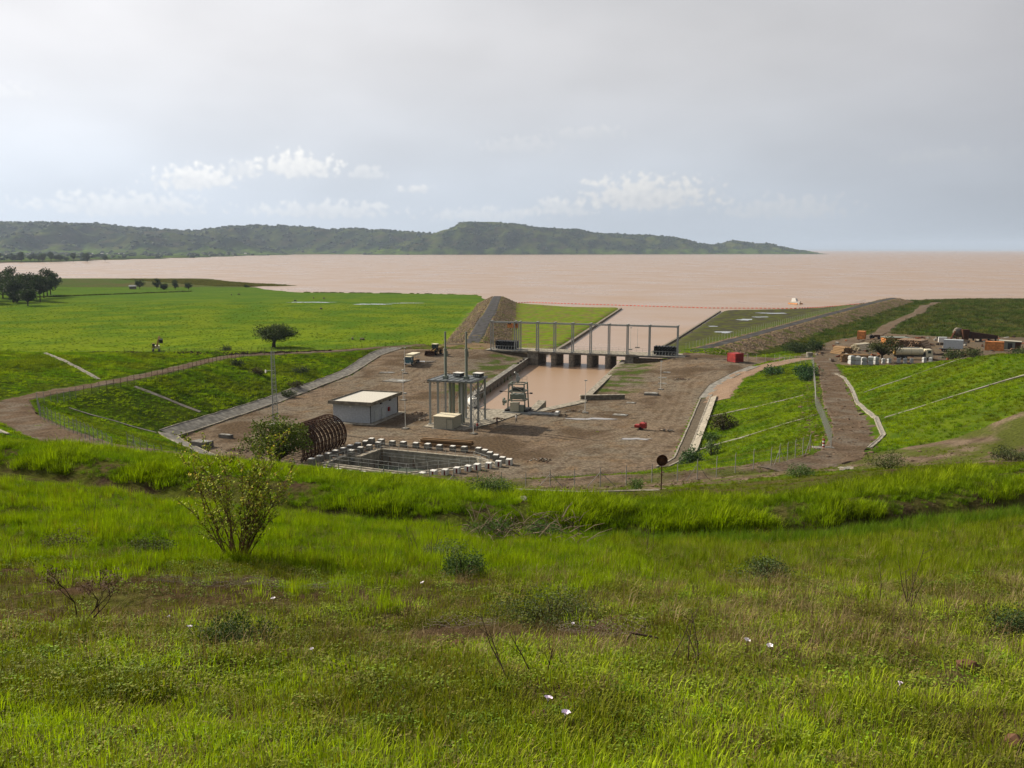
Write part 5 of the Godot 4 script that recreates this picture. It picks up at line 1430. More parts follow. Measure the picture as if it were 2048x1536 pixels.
	s = shape(); s.lathe(Vector3(0, 2.25, 1.6), Vector3(0, 2.25, -6.6), [[0.0, 0.7], [0.03, 1.12], [0.97, 1.12], [1.0, 0.7]], 20); var tank := part("tank", s, M.cream_paint, k)
	s = shape(); s.lathe(Vector3(0, 2.25, -6.35), Vector3(0, 2.25, -6.75), [[0.0, 1.14], [0.5, 1.14], [1.0, 0.72]], 20); part("tank_end", s, M.yellow_paint, tank)
	for z in [-4.4, -2.0, 0.4]:
		s = shape(); s.lathe(Vector3(0, 2.25, z), Vector3(0, 2.25, z - 0.1), [[0.0, 1.15], [1.0, 1.15]], 20); part("tank_band", s, M.beige, tank)
	s = shape(); s.box(Vector3(0, 3.42, -2.6), Vector3(0.5, 0.12, 5.6)); part("catwalk", s, M.galvanised, tank)
	s = shape(); s.hull8([Vector3(-1.2, 0.7, 2.1), Vector3(1.2, 0.7, 2.1), Vector3(1.2, 0.7, 4.2), Vector3(-1.2, 0.7, 4.2), Vector3(-1.15, 3.0, 2.1), Vector3(1.15, 3.0, 2.1), Vector3(1.15, 3.0, 3.7), Vector3(-1.15, 3.0, 3.7)]); var kc := part("cab", s, M.cream_paint, k)
	s = shape(); s.quad(Vector3(-1.05, 1.8, 4.0), Vector3(1.05, 1.8, 4.0), Vector3(1.0, 2.8, 3.79), Vector3(-1.0, 2.8, 3.79)); part("windscreen", s, M.glass, kc)
	for x in [-1.2, 1.2]:
		s = shape(); s.box(Vector3(x * 0.99, 2.25, 3.0), Vector3(0.08, 0.8, 0.9)); part("side_window", s, M.glass, kc)
		s = shape(); s.box(Vector3(x * 0.8, 1.0, 4.2), Vector3(0.3, 0.2, 0.08)); part("headlight", s, M.white_paint, kc)
	s = shape(); s.box(Vector3(0, 0.95, -1.6), Vector3(1.0, 0.35, 10.2)); s.box(Vector3(0, 1.4, 1.85), Vector3(2.2, 1.5, 0.3)); part("chassis", s, M.dark, k)
	for z in [3.1, -3.6, -5.0]:
		for x in [-1.0, 1.0]: wheel(k, Vector3(x, 0.52, z), 0.52, 0.4)
	# boat on its raft
	var b := thing("cabin_boat", "small white cabin boat with an orange trimmed raft, moored off the right shore", "boat", Vector3(197.0, LAKE, -630.0), 30.0)
	b.scale = Vector3.ONE * 1.25
	s = shape(); s.hull8([Vector3(-0.8, -0.3, -2.8), Vector3(0.8, -0.3, -2.8), Vector3(0.3, -0.3, 2.8), Vector3(-0.3, -0.3, 2.8), Vector3(-1.3, 1.3, -3.0), Vector3(1.3, 1.3, -3.0), Vector3(0.5, 1.6, 3.6), Vector3(-0.5, 1.6, 3.6)]); part("hull", s, M.white_paint, b)
	s = shape(); s.hull8([Vector3(-1.0, 1.3, -2.2), Vector3(1.0, 1.3, -2.2), Vector3(0.8, 1.4, 1.2), Vector3(-0.8, 1.4, 1.2), Vector3(-0.9, 3.2, -2.0), Vector3(0.9, 3.2, -2.0), Vector3(0.7, 3.2, 0.3), Vector3(-0.7, 3.2, 0.3)]); var bc := part("cabin", s, M.white_paint, b)
	s = shape(); s.quad(Vector3(-0.72, 1.75, 1.02), Vector3(0.72, 1.75, 1.02), Vector3(0.68, 2.8, 0.5), Vector3(-0.68, 2.8, 0.5)); part("windscreen", s, M.glass, bc)
	for x in [-1.9, 1.9]:
		s = shape(); s.rod(Vector3(x, 0.2, -3.4), Vector3(x, 0.2, 3.2), 0.4, 10); part("float", s, M.orange_paint, b)
	s = shape(); s.box(Vector3(0, 0.55, -1.5), Vector3(4.2, 0.14, 3.6)); part("raft_deck", s, M.yellow_paint, b)
	# floating boom
	var fb := thing("float_boom", "line of small red floats strung across the lake from shore to shore", "boom", Vector3.ZERO)
	var line := [Vector2(-6, 634), Vector2(3, 640), Vector2(13, 649), Vector2(37, 633), Vector2(80, 610), Vector2(127.6, 584.5), Vector2(184, 579.5), Vector2(214, 601), Vector2(250, 640)]
	s = shape(); s.lathe(Vector3(-0.85, 0.12, 0), Vector3(0.85, 0.12, 0), [[0.0, 0.12], [0.15, 0.32], [0.85, 0.32], [1.0, 0.12]], 8)
	var fm := s.mesh(M.float_red)
	var rope := shape()
	for i in range(1, line.size()):
		var n := int(line[i - 1].distance_to(line[i]) / 2.6)
		for j in n:
			var p: Vector2 = line[i - 1].lerp(line[i], j / float(n)) + Vector2(0, sin(i * 3.0 + j * 0.7) * 0.3)
			var f := put("float", fm, fb)
			f.position = Vector3(p.x, maxf(LAKE, base_height(p.x, p.y) + 0.25), -p.y)
			var dir: Vector2 = line[i] - line[i - 1]
			f.rotation.y = atan2(dir.y, dir.x) + rng.randf_range(-0.15, 0.15)
		rope.bar(Vector3(line[i - 1].x, maxf(LAKE, base_height(line[i - 1].x, line[i - 1].y)) + 0.1, -line[i - 1].y), Vector3(line[i].x, maxf(LAKE, base_height(line[i].x, line[i].y)) + 0.1, -line[i].y), 0.1, 0.1)
	part("rope", rope, M.float_red, fb)

func container(c: Node3D, w: float, h: float, d: float, m: Material) -> void:      # corrugated box with doors on the +x end
	var s := shape()
	s.box(Vector3(0, h / 2 + 0.1, 0), Vector3(w, h, d))
	var body := part("body", s, m, c)
	s = shape()
	for k in int(w / 0.42):
		for z in [-1, 1]: s.box(Vector3(-w / 2 + 0.25 + k * 0.42, h / 2 + 0.1, z * d / 2), Vector3(0.2, h - 0.3, 0.1))
	part("corrugation", s, m, body)
	s = shape()
	for x in [-1, 1]:
		for z in [-1, 1]: s.box(Vector3(x * (w / 2 - 0.03), h / 2 + 0.1, z * (d / 2 - 0.03)), Vector3(0.18, h + 0.08, 0.18))
	for z in [-1, 1]:
		for y in [0.15, h + 0.08]: s.box(Vector3(0, y, z * (d / 2 - 0.02)), Vector3(w, 0.16, 0.16))
	part("frame", s, m, body)
	for z in [-0.25, 0.25]:
		s = shape(); s.box(Vector3(w / 2 + 0.03, h / 2 + 0.1, z * d), Vector3(0.06, h - 0.3, d * 0.44)); var door := part("door", s, m, c)
		s = shape(); s.rod(Vector3(w / 2 + 0.1, 0.35, z * d * 0.5), Vector3(w / 2 + 0.1, h - 0.1, z * d * 0.5), 0.03, 5); part("lock_rod", s, M.galvanised, door)

func pile(called: String, label: String, category: String, p: Vector3, turn: float, cols: int, rows: int, r: float, long: float, m: Material, hollow := false, taper := true) -> void:
	var o := thing(called, label, category, p, turn)
	var s := shape()
	if hollow:
		for q in [r, r * 0.82]: s.tube(PackedVector3Array([Vector3(0, 0, -long / 2), Vector3(0, 0, long / 2)]), PackedFloat32Array([q]), 9)
		for e in [-0.5, 0.5]: s.tube(PackedVector3Array([Vector3(0, 0, long * e), Vector3(0, 0, long * e + 0.004)]), PackedFloat32Array([r, r * 0.82]), 9)
	else: s.rod(Vector3(0, 0, -long / 2), Vector3(0, 0, long / 2), r, 9)
	var me := s.mesh(m)
	for j in rows:
		for k in cols - (j if taper else 0):
			var q := put("log" if not hollow else "pipe", me, o)
			q.position = Vector3((k - (cols - (j if taper else 0) - 1) / 2.0) * r * 2.02, r + j * r * 1.75, rng.randf_range(-0.4, 0.4))
			q.rotation = Vector3(rng.randf_range(-0.015, 0.015), rng.randf_range(-0.03, 0.03), rng.randf() * 3.0)

func build_store() -> void:
	var s: Shape
	var list := [["small faded orange container standing apart beside the storage road", 128.3, 331, 2.8, 3.0, 2.6, 62.0, "orange_paint"], ["long orange container with a shed roof behind the pipe stacks", 128.5, 304, 7.2, 2.5, 2.5, 12.0, "orange_paint"], ["pale grey and white container in the middle of the storage yard", 143.6, 293, 5.6, 2.7, 2.7, -28.0, "blue_grey"], ["orange container at the right end of the storage yard", 153.8, 287, 5.2, 2.7, 2.6, -30.0, "orange_paint"]]
	for q in list:
		var c := thing("shipping_container", q[0], "container", at(q[1], q[2]), q[6])
		container(c, q[3], q[4], q[5], M[q[7]])
	var roof := thing("shed_roof", "grey sheet roof laid over the long orange container", "roof", at(128.5, 304, 2.6), 12.0)
	s = shape(); s.hull8([Vector3(-3.4, 0.25, -2.0), Vector3(5.6, 0.05, -2.0), Vector3(5.6, 0.05, 2.2), Vector3(-3.4, 0.25, 2.2), Vector3(-3.4, 0.4, -2.0), Vector3(5.6, 0.15, -2.0), Vector3(5.6, 0.15, 2.2), Vector3(-3.4, 0.4, 2.2)]); part("sheet", s, M.grey_green, roof)
	for q in [[3.9, -1.8], [5.4, -1.8], [3.9, 2.0], [5.4, 2.0]]:
		s = shape(); s.box(Vector3(q[0], -1.2, q[1]), Vector3(0.14, 2.5, 0.14)); part("post", s, M.timber, roof)
	var shed := thing("tin_shed", "green and rust coloured tin shed beside the right orange container", "shed", at(160.2, 290.5), -28.0)
	s = shape(); s.box(Vector3(0, 1.2, 0), Vector3(5.0, 2.4, 2.6)); part("wall", s, M.grey_green, shed)
	s = shape(); s.hull8([Vector3(-2.8, 2.4, -1.6), Vector3(3.6, 2.4, -1.6), Vector3(3.6, 2.4, 1.7), Vector3(-2.8, 2.4, 1.7), Vector3(-2.8, 2.7, -1.6), Vector3(3.6, 2.55, -1.6), Vector3(3.6, 2.55, 1.7), Vector3(-2.8, 2.7, 1.7)]); part("roof", s, M.beige, shed)
	s = shape(); s.box(Vector3(0.4, 1.0, 1.31), Vector3(1.3, 1.9, 0.06)); part("door", s, M.dark, shed)
	s = shape(); s.box(Vector3(2.6, 1.2, 0.2), Vector3(1.6, 2.2, 2.3)); part("lean_to", s, M.rust, shed)
	# odd machines and boxes
	var box1 := thing("white_crate", "white box crate left of the pale container", "crate", at(149.5, 313), -20.0)
	s = shape(); s.chamfer(Vector3(0, 0.9, 0), Vector3(2.6, 1.7, 1.6), 0.1); part("crate", s, M.white_paint, box1)
	s = shape(); s.box(Vector3(0, 1.78, 0), Vector3(2.7, 0.08, 1.7)); part("lid", s, M.blue_grey, box1)
	var mx := thing("concrete_mixer", "brown weathered batching machine with a drum and legs behind the containers", "mixer", at(157.0, 318), 20.0)
	s = shape(); s.lathe(Vector3(-1.5, 3.2, 0), Vector3(2.0, 2.6, 0), [[0.0, 0.7], [0.3, 1.6], [0.7, 1.6], [1.0, 0.8]], 14); part("drum", s, M.old_concrete, mx)
	for q in [[-1.4, -1.2], [1.8, -1.2], [-1.4, 1.2], [1.8, 1.2]]:
		s = shape(); s.bar(Vector3(q[0], 0, q[1]), Vector3(q[0] * 0.8, 2.6, q[1] * 0.8), 0.22, 0.22); part("leg", s, M.rust, mx)
	s = shape(); s.bar(Vector3(-3.4, 0.2, 0.3), Vector3(-1.4, 3.4, 0.3), 0.6, 0.3); part("hopper_chute", s, M.rust, mx)
	var cr := thing("stone_crusher", "dark rusty crusher with a long low body behind the right container", "crusher", at(164.5, 315), -8.0)
	s = shape(); s.hull8([Vector3(-4.5, 0.8, -1.2), Vector3(4.5, 0.8, -1.2), Vector3(4.5, 0.8, 1.2), Vector3(-4.5, 0.8, 1.2), Vector3(-4.5, 3.2, -1.2), Vector3(4.5, 2.0, -1.2), Vector3(4.5, 2.0, 1.2), Vector3(-4.5, 3.2, 1.2)]); part("body", s, M.dark_rust, cr)
	s = shape(); s.hull8([Vector3(-6.6, 0.4, -0.9), Vector3(-5.0, 0.4, -0.9), Vector3(-5.0, 0.4, 0.9), Vector3(-6.6, 0.4, 0.9), Vector3(-7.2, 3.9, -1.4), Vector3(-4.8, 3.9, -1.4), Vector3(-4.8, 3.9, 1.4), Vector3(-7.2, 3.9, 1.4)]); part("hopper", s, M.rust, cr)
	for x in [-3.5, -1.0, 1.5, 3.8]: wheel(cr, Vector3(x, 0.5, 1.1), 0.5, 0.3, "dark")
	var tr := thing("flat_trailer", "dark flat trailer between the pipes and the pale container", "trailer", at(139, 286), 70.0)
	s = shape(); s.box(Vector3(0, 0.9, 0), Vector3(2.3, 0.2, 6.0)); part("bed", s, M.dark, tr)
	for z in [-1.8, -0.6]:
		for x in [-1.0, 1.0]: wheel(tr, Vector3(x, 0.45, z), 0.45, 0.3)
	var ft := thing("farm_tractor", "dark old tractor beside the small orange container", "tractor", at(132.6, 330), 80.0)
	s = shape(); s.chamfer(Vector3(0, 1.2, 0.9), Vector3(0.8, 0.8, 2.0), 0.12); part("bonnet", s, M.dark_rust, ft)
	s = shape(); s.box(Vector3(0, 1.1, -0.7), Vector3(1.1, 0.6, 1.2)); s.bar(Vector3(0, 1.4, -0.9), Vector3(0, 2.0, -1.2), 0.5, 0.1); part("seat", s, M.dark, ft)
	for q in [[-0.8, -0.8, 0.75], [0.8, -0.8, 0.75], [-0.6, 1.6, 0.42], [0.6, 1.6, 0.42]]: wheel(ft, Vector3(q[0], q[2], q[1]), q[2], 0.3, "dark")
	# stacks
	pile("timber_stack", "broad low stack of tan poles at the left front of the storage yard", "timber stack", at(98.0, 257.0), 78.0, 6, 6, 0.2, 7.0, M.timber, false, false)
	pile("log_pile", "log pile behind the tan pole stack, left of the yard tree", "log pile", at(103.5, 282), 20.0, 9, 5, 0.26, 5.0, M.timber)
	pile("pipe_stack", "long stack of clay coloured pipes behind the tanker truck", "pipe stack", at(125.0, 281), -42.0, 16, 7, 0.36, 6.0, M.pipe_clay, true)
	pile("pipe_stack", "small heap of pale pipes beside the grey sheet roof", "pipe stack", at(138.5, 306), -60.0, 6, 3, 0.26, 5.5, M.cream_paint, true)
	pile("pipe_stack", "pale pipe heap behind the yard tree", "pipe stack", at(115.0, 296), -55.0, 7, 4, 0.3, 7.0, M.cream_paint, true)
	# big bags in a row along the slope's edge
	var first: Node3D = null
	var row := [[94.4, 249.6], [96.0, 249.2], [97.8, 249.6], [99.6, 249.4], [101.4, 250.4], [104.4, 252.4], [106.4, 253.4], [109.6, 254.6], [111.6, 255.0], [113.6, 255.4], [117.6, 256.2], [119.6, 256.6]]
	var nth := ["first", "second", "third", "fourth", "fifth", "sixth", "seventh", "eighth", "ninth", "tenth", "eleventh", "twelfth"]
	for k in row.size():
		var label: String = nth[k] + " pale bulk bag from the left in the row below the storage yard tree"
		var p := at(row[k][0], row[k][1])
		if first == null:
			first = thing("bulk_bag", label, "bag", p, 10.0, "pale bulk bags in a row")
			for y in [0.0, 1.25]:
				s = shape(); s.chamfer(Vector3(0, y + 0.72, 0), Vector3(1.5, 1.0, 1.5), 0.28); s.chamfer(Vector3(0, y + 0.4, 0), Vector3(1.4, 0.7, 1.4), 0.1); s.box(Vector3(0, y + 1.24, 0), Vector3(0.5, 0.12, 0.5), Basis(Vector3.UP, 0.6)); part("bag", s, M.bag, first)
			s = shape(); s.box(Vector3(0, 0.04, 0), Vector3(1.5, 0.1, 1.5)); part("pallet", s, M.timber, first)
		else:
			copy(first, p, rng.randf() * 90.0, label, "", rng.randf_range(0.85, 1.0) * (1.0 if k < 5 else 0.62))
	var tk := thing("concrete_rings", "two pale concrete rings stacked at the left corner of the storage yard", "concrete rings", at(90.0, 272), 0.0)
	for y in [0.0, 0.8]:
		s = shape(); s.lathe(Vector3(0, y, 0), Vector3(0, y + 0.75, 0), [[0.0, 0.95], [0.5, 0.97], [1.0, 0.95]], 14); part("ring", s, M.pale_concrete, tk)

# ------------------------------------------------------------------ bodies from a smooth field
func body(bones: Array, cell: float, blend: float, m: Material) -> ArrayMesh:      # bones: [a, b, radius at a, radius at b, colour]
	var lo := Vector3(1e9, 1e9, 1e9); var hi := -lo
	for b in bones:
		for q in [b[0], b[1]]:
			var r := Vector3.ONE * (maxf(b[2], b[3]) + cell * 2.0)
			lo = lo.min(q - r); hi = hi.max(q + r)
	var n := Vector3i(((hi - lo) / cell).ceil()) + Vector3i.ONE
	var f := PackedFloat32Array(); f.resize(n.x * n.y * n.z)
	var near := PackedInt32Array(); near.resize(f.size())
	for z in n.z:
		for y in n.y:
			for x in n.x:
				var p := lo + Vector3(x, y, z) * cell
				var sum := 1e3; var least := 1e9; var who := 0
				for i in bones.size():
					var b: Array = bones[i]
					var ab: Vector3 = b[1] - b[0]
					var t := clampf((p - (b[0] as Vector3)).dot(ab) / maxf(ab.length_squared(), 1e-6), 0, 1)
					var d := p.distance_to((b[0] as Vector3) + ab * t) - lerpf(b[2], b[3], t)
					if d < least: least = d; who = i
					var h := clampf(0.5 + 0.5 * (d - sum) / blend, 0, 1)
					sum = lerpf(d, sum, h) - blend * h * (1.0 - h)
				var k := (z * n.y + y) * n.x + x
				f[k] = sum; near[k] = who
	var s := Shape.new()
	var verts := {}
	var stepk := [1, n.x, n.x * n.y]
	for z in n.z - 1:
		for y in n.y - 1:
			for x in n.x - 1:
				var k := (z * n.y + y) * n.x + x
				var at_sum := Vector3.ZERO; var cnt := 0
				for c in 8:
					var o := Vector3i(c & 1, (c >> 1) & 1, (c >> 2) & 1)
					var ka := k + o.x + o.y * n.x + o.z * n.x * n.y
					for ax in 3:
						if o[ax] == 0:
							var kb: int = ka + stepk[ax]
							if (f[ka] < 0.0) != (f[kb] < 0.0):
								var q := Vector3(o)
								q[ax] += f[ka] / (f[ka] - f[kb])
								at_sum += q; cnt += 1
				if cnt:
					verts[k] = lo + (Vector3(x, y, z) + at_sum / cnt) * cell
	for k in verts:
		for ax in 3:
			var kb: int = k + stepk[ax]
			if kb >= f.size() or (f[k] < 0.0) == (f[kb] < 0.0): continue
			var u: int = stepk[(ax + 1) % 3]; var v: int = stepk[(ax + 2) % 3]
			if not (verts.has(k - u) and verts.has(k - v) and verts.has(k - u - v)): continue
			s.col = bones[near[k if f[k] < 0.0 else kb]][4]
			var q := [verts[k], verts[k - u], verts[k - u - v], verts[k - v]]
			var out := Vector3.ZERO
			out[ax] = 1.0 if f[k] < 0.0 else -1.0
			var nn: Vector3 = (q[2] - q[0]).cross(q[1] - q[0])
			if nn.dot(out) >= 0.0: s.quad(q[0], q[1], q[2], q[3])
			else: s.quad(q[0], q[3], q[2], q[1])
	return s.mesh(m)

func person(label: String, p: Vector3, turn: float, shirt: Color, trousers: Color, stride: float, reach: float) -> void:
	var o := thing("person", label, "person", p, turn)
	var skin := Color(0.09, 0.045, 0.025)
	var hip := Vector3(0, 0.9, 0); var neck := Vector3(0, 1.42, 0.02)
	var b := [[hip, Vector3(0, 1.15, 0), 0.135, 0.13, shirt], [Vector3(0, 1.15, 0), Vector3(0, 1.34, 0), 0.13, 0.15, shirt], [neck, neck + Vector3(0, 0.1, 0), 0.05, 0.05, skin], [neck + Vector3(0, 0.16, 0.01), neck + Vector3(0, 0.25, 0.01), 0.085, 0.09, skin], [neck + Vector3(0, 0.24, -0.02), neck + Vector3(0, 0.27, -0.01), 0.095, 0.09, Color(0.01, 0.01, 0.01)]]
	for e in [-1.0, 1.0]:
		var knee := Vector3(e * 0.1, 0.48, stride * e * 0.22 + 0.04)
		var foot := Vector3(e * 0.1, 0.07, stride * e * 0.42)
		b.append([Vector3(e * 0.09, 0.88, 0), knee, 0.095, 0.065, trousers]); b.append([knee, foot, 0.062, 0.045, trousers])
		b.append([foot - Vector3(0, 0.02, 0.04), foot + Vector3(0, -0.02, 0.15), 0.045, 0.035, Color(0.03, 0.025, 0.02)])
		var sh := Vector3(e * 0.2, 1.36, 0)
		var el := sh + Vector3(e * 0.06, -0.26, -0.04 * e * stride + reach * 0.1)
		var hand := el + Vector3(-e * 0.02, -0.18 + reach * 0.16, 0.1 + reach * 0.14)
		b.append([sh, el, 0.06, 0.045, shirt]); b.append([el, hand, 0.04, 0.032, skin]); b.append([hand, hand + Vector3(0, -0.07, 0.04), 0.035, 0.025, skin])
	put("body", body(b, 0.035, 0.05, M.paint), o)

func build_beings() -> void:
	person("person in a red shirt bending forward at the apron's edge by the kiosk", at(-7.0, 178.6), 120.0, Color(0.3, 0.05, 0.04), Color(0.06, 0.06, 0.08), 0.4, 0.8)
	person("person in dark clothes standing between the steel tower and the machine", at(-3.1, 182.6), 60.0, Color(0.16, 0.06, 0.06), Color(0.04, 0.04, 0.05), 0.3, 0.3)
	person("person in a white shirt walking near the raking machine", at(0.9, 187.2), -40.0, Color(0.6, 0.58, 0.58), Color(0.03, 0.03, 0.05), 1.0, 0.2)
	var hide := [Color(0.05, 0.03, 0.02), Color(0.09, 0.055, 0.035), Color(0.02, 0.018, 0.016)]
	var spots := [[-228, 738, 20, "leftmost of two dark cattle grazing near the reeds"], [-223, 741, 100, "right one of two dark cattle near the reeds"], [-154.5, 646, 80, "cow grazing left of the pale pools on the meadow"], [-150, 686, 200, "cow nearer the lake, left of a pair above the pools"], [-141, 680, 160, "cow nearer the lake, right of a pair above the pools"], [-118, 560, 60, "lone cow on the meadow below the pale pools"], [-66, 373, 10, "dark cow lying on the meadow beyond the lone tree"], [-61.5, 370, 70, "second dark cow lying right beyond the lone tree"]]
	var me := []
	for c in hide:
		var b := [[Vector3(0, 1.05, -0.6), Vector3(0, 1.0, 0.55), 0.34, 0.38, c], [Vector3(0, 1.15, 0.6), Vector3(0, 0.75, 1.15), 0.22, 0.14, c], [Vector3(0, 0.72, 1.15), Vector3(0, 0.42, 1.35), 0.13, 0.08, c], [Vector3(0, 1.2, -0.9), Vector3(0.05, 0.6, -1.0), 0.04, 0.03, c]]
		for e in [-0.2, 0.2]:
			b.append([Vector3(e, 0.85, 0.5), Vector3(e, 0.42, 0.55), 0.13, 0.08, c]); b.append([Vector3(e, 0.42, 0.55), Vector3(e, 0.05, 0.52), 0.075, 0.06, c])
			b.append([Vector3(e, 0.9, -0.65), Vector3(e, 0.5, -0.8), 0.16, 0.08, c]); b.append([Vector3(e, 0.5, -0.8), Vector3(e, 0.05, -0.72), 0.07, 0.06, c])
			b.append([Vector3(e * 0.5, 0.8, 1.1), Vector3(e * 1.2, 0.95, 1.1), 0.04, 0.025, c])
		me.append(body(b, 0.08, 0.12, M.paint))
	for k in spots.size():
		var q: Array = spots[k]
		var o := thing("cow", q[3], "cow", at(q[0], q[1], -0.45 if k > 5 else 0.0), q[2], "cattle on the meadow")
		put("body", me[k % 3], o)

# ------------------------------------------------------------------ plants
func ordinal(k: int) -> String:
	var low := ["first", "second", "third", "fourth", "fifth", "sixth", "seventh", "eighth", "ninth", "tenth", "eleventh", "twelfth", "thirteenth", "fourteenth", "fifteenth", "sixteenth", "seventeenth", "eighteenth", "nineteenth", "twentieth"]
	return low[k] if k < 20 else "twenty " + low[k - 20]

func limb(s: Shape, ends: Array, a: Vector3, dir: Vector3, long: float, r: float, depth: int, spread: float, rise: float) -> void:
	var p := PackedVector3Array([a]); var rr := PackedFloat32Array([r])
	var q := a; var dd := dir
	for k in 3:
		dd = (dd + Vector3(rng.randf_range(-0.2, 0.2), rng.randf_range(-0.1, 0.15) + rise * 0.1, rng.randf_range(-0.2, 0.2))).normalized()
		q += dd * long / 3.0
		p.append(q); rr.append(r * (1.0 - 0.15 * (k + 1)))
	s.tube(p, rr, 7 if r > 0.05 else 4)
	if depth == 0:
		ends.append(q)
		return
	if depth == 1: ends.append(q)
	for k in rng.randi_range(2, 3):
		var an := rng.randf() * TAU
		var side := Vector3(cos(an), rise * rng.randf_range(0.2, 0.9), sin(an))
		limb(s, ends, q, (dd + side * spread).normalized(), long * rng.randf_range(0.62, 0.85), r * 0.55, depth - 1, spread, rise)

func leaves(s: Shape, c: Vector3, r: Vector3, count: int, size: float, tone: Color, vary: float) -> void:
	for k in count:
		var u := Vector3(rng.randfn(), rng.randfn(), rng.randfn()).normalized()
		var p := c + u * r * pow(rng.randf(), 0.45)
		var dir := (u * 0.5 + Vector3(rng.randf_range(-1, 1), rng.randf_range(-0.8, 0.7), rng.randf_range(-1, 1))).normalized()
		var side := dir.cross(Vector3(rng.randf_range(-1, 1), rng.randf_range(-1, 1), rng.randf_range(-1, 1))).normalized()
		var b := 1.0 + rng.randf_range(-vary, vary)
		s.col = Color(tone.r * b * rng.randf_range(0.85, 1.2), tone.g * b, tone.b * b)
		var z := size * rng.randf_range(0.7, 1.3)
		s.leaf(p, dir, side, z, z * 0.6)

func tree(called: String, label: String, p: Vector3, crown: Vector3, mid: float, trunk_r: float, puffs: int, per: int, size: float, tone: Color, group := "", lean := 0.0) -> Node3D:
	var o := thing(called, label, "tree", p, 0.0, group)
	var s := shape(); var l := shape()
	var fork := Vector3(lean * mid, maxf(mid - crown.y * 0.75, mid * 0.3), 0)
	s.tube(PackedVector3Array([Vector3(0, -0.4, 0), Vector3(lean * 0.2, fork.y * 0.5, 0.05), fork]), PackedFloat32Array([trunk_r * 1.3, trunk_r, trunk_r * 0.8]), 9)
	var c := Vector3(lean * mid * 1.3, mid, 0)
	for k in puffs:
		var u := Vector3(rng.randfn(), rng.randfn() * 0.9 + 0.15, rng.randfn()).normalized()
		var q := c + u * crown * rng.randf_range(0.35, 0.95)
		if u.y < -0.2: q.y += crown.y * 0.25
		var bend := fork.lerp(q, 0.5) + Vector3(rng.randf_range(-0.1, 0.1) * crown.x, crown.y * 0.08, rng.randf_range(-0.1, 0.1) * crown.z)
		s.tube(PackedVector3Array([fork, bend, q]), PackedFloat32Array([trunk_r * 0.42, trunk_r * 0.24, trunk_r * 0.06]), 5)
		var r := crown * rng.randf_range(0.2, 0.4)
		leaves(l, q, Vector3(r.x, (r.x + r.y) * 0.42, r.z), per, size, tone * rng.randf_range(0.8, 1.25), 0.3)
	part("trunk", s, M.bark, o)
	part("crown", l, M.leaf, o)
	return o

func bush(called: String, label: String, category: String, p: Vector3, r: Vector3, clumps: int, per: int, size: float, tone: Color, group := "") -> Node3D:
	var o := thing(called, label, category, p, rng.randf() * 360.0, group)
	var s := shape(); var l := shape()
	for k in clumps:
		var an := rng.randf() * TAU; var u := sqrt(rng.randf())
		var c := Vector3(cos(an) * u * r.x * 0.75, r.y * rng.randf_range(0.25, 0.8) * (1.15 - 0.5 * u * u), sin(an) * u * r.z * 0.75)
		s.tube(PackedVector3Array([Vector3(c.x * 0.15, -0.1, c.z * 0.15), c * 0.55 + Vector3(0, 0.05, 0), c]), PackedFloat32Array([r.y * 0.03, r.y * 0.02, r.y * 0.008]), 4)
		leaves(l, c, Vector3(r.x, r.y, r.z) * rng.randf_range(0.3, 0.48), per, size, tone * rng.randf_range(0.75, 1.25), 0.3)
	part("stem", s, M.bark, o)
	part("foliage", l, M.leaf, o)
	return o

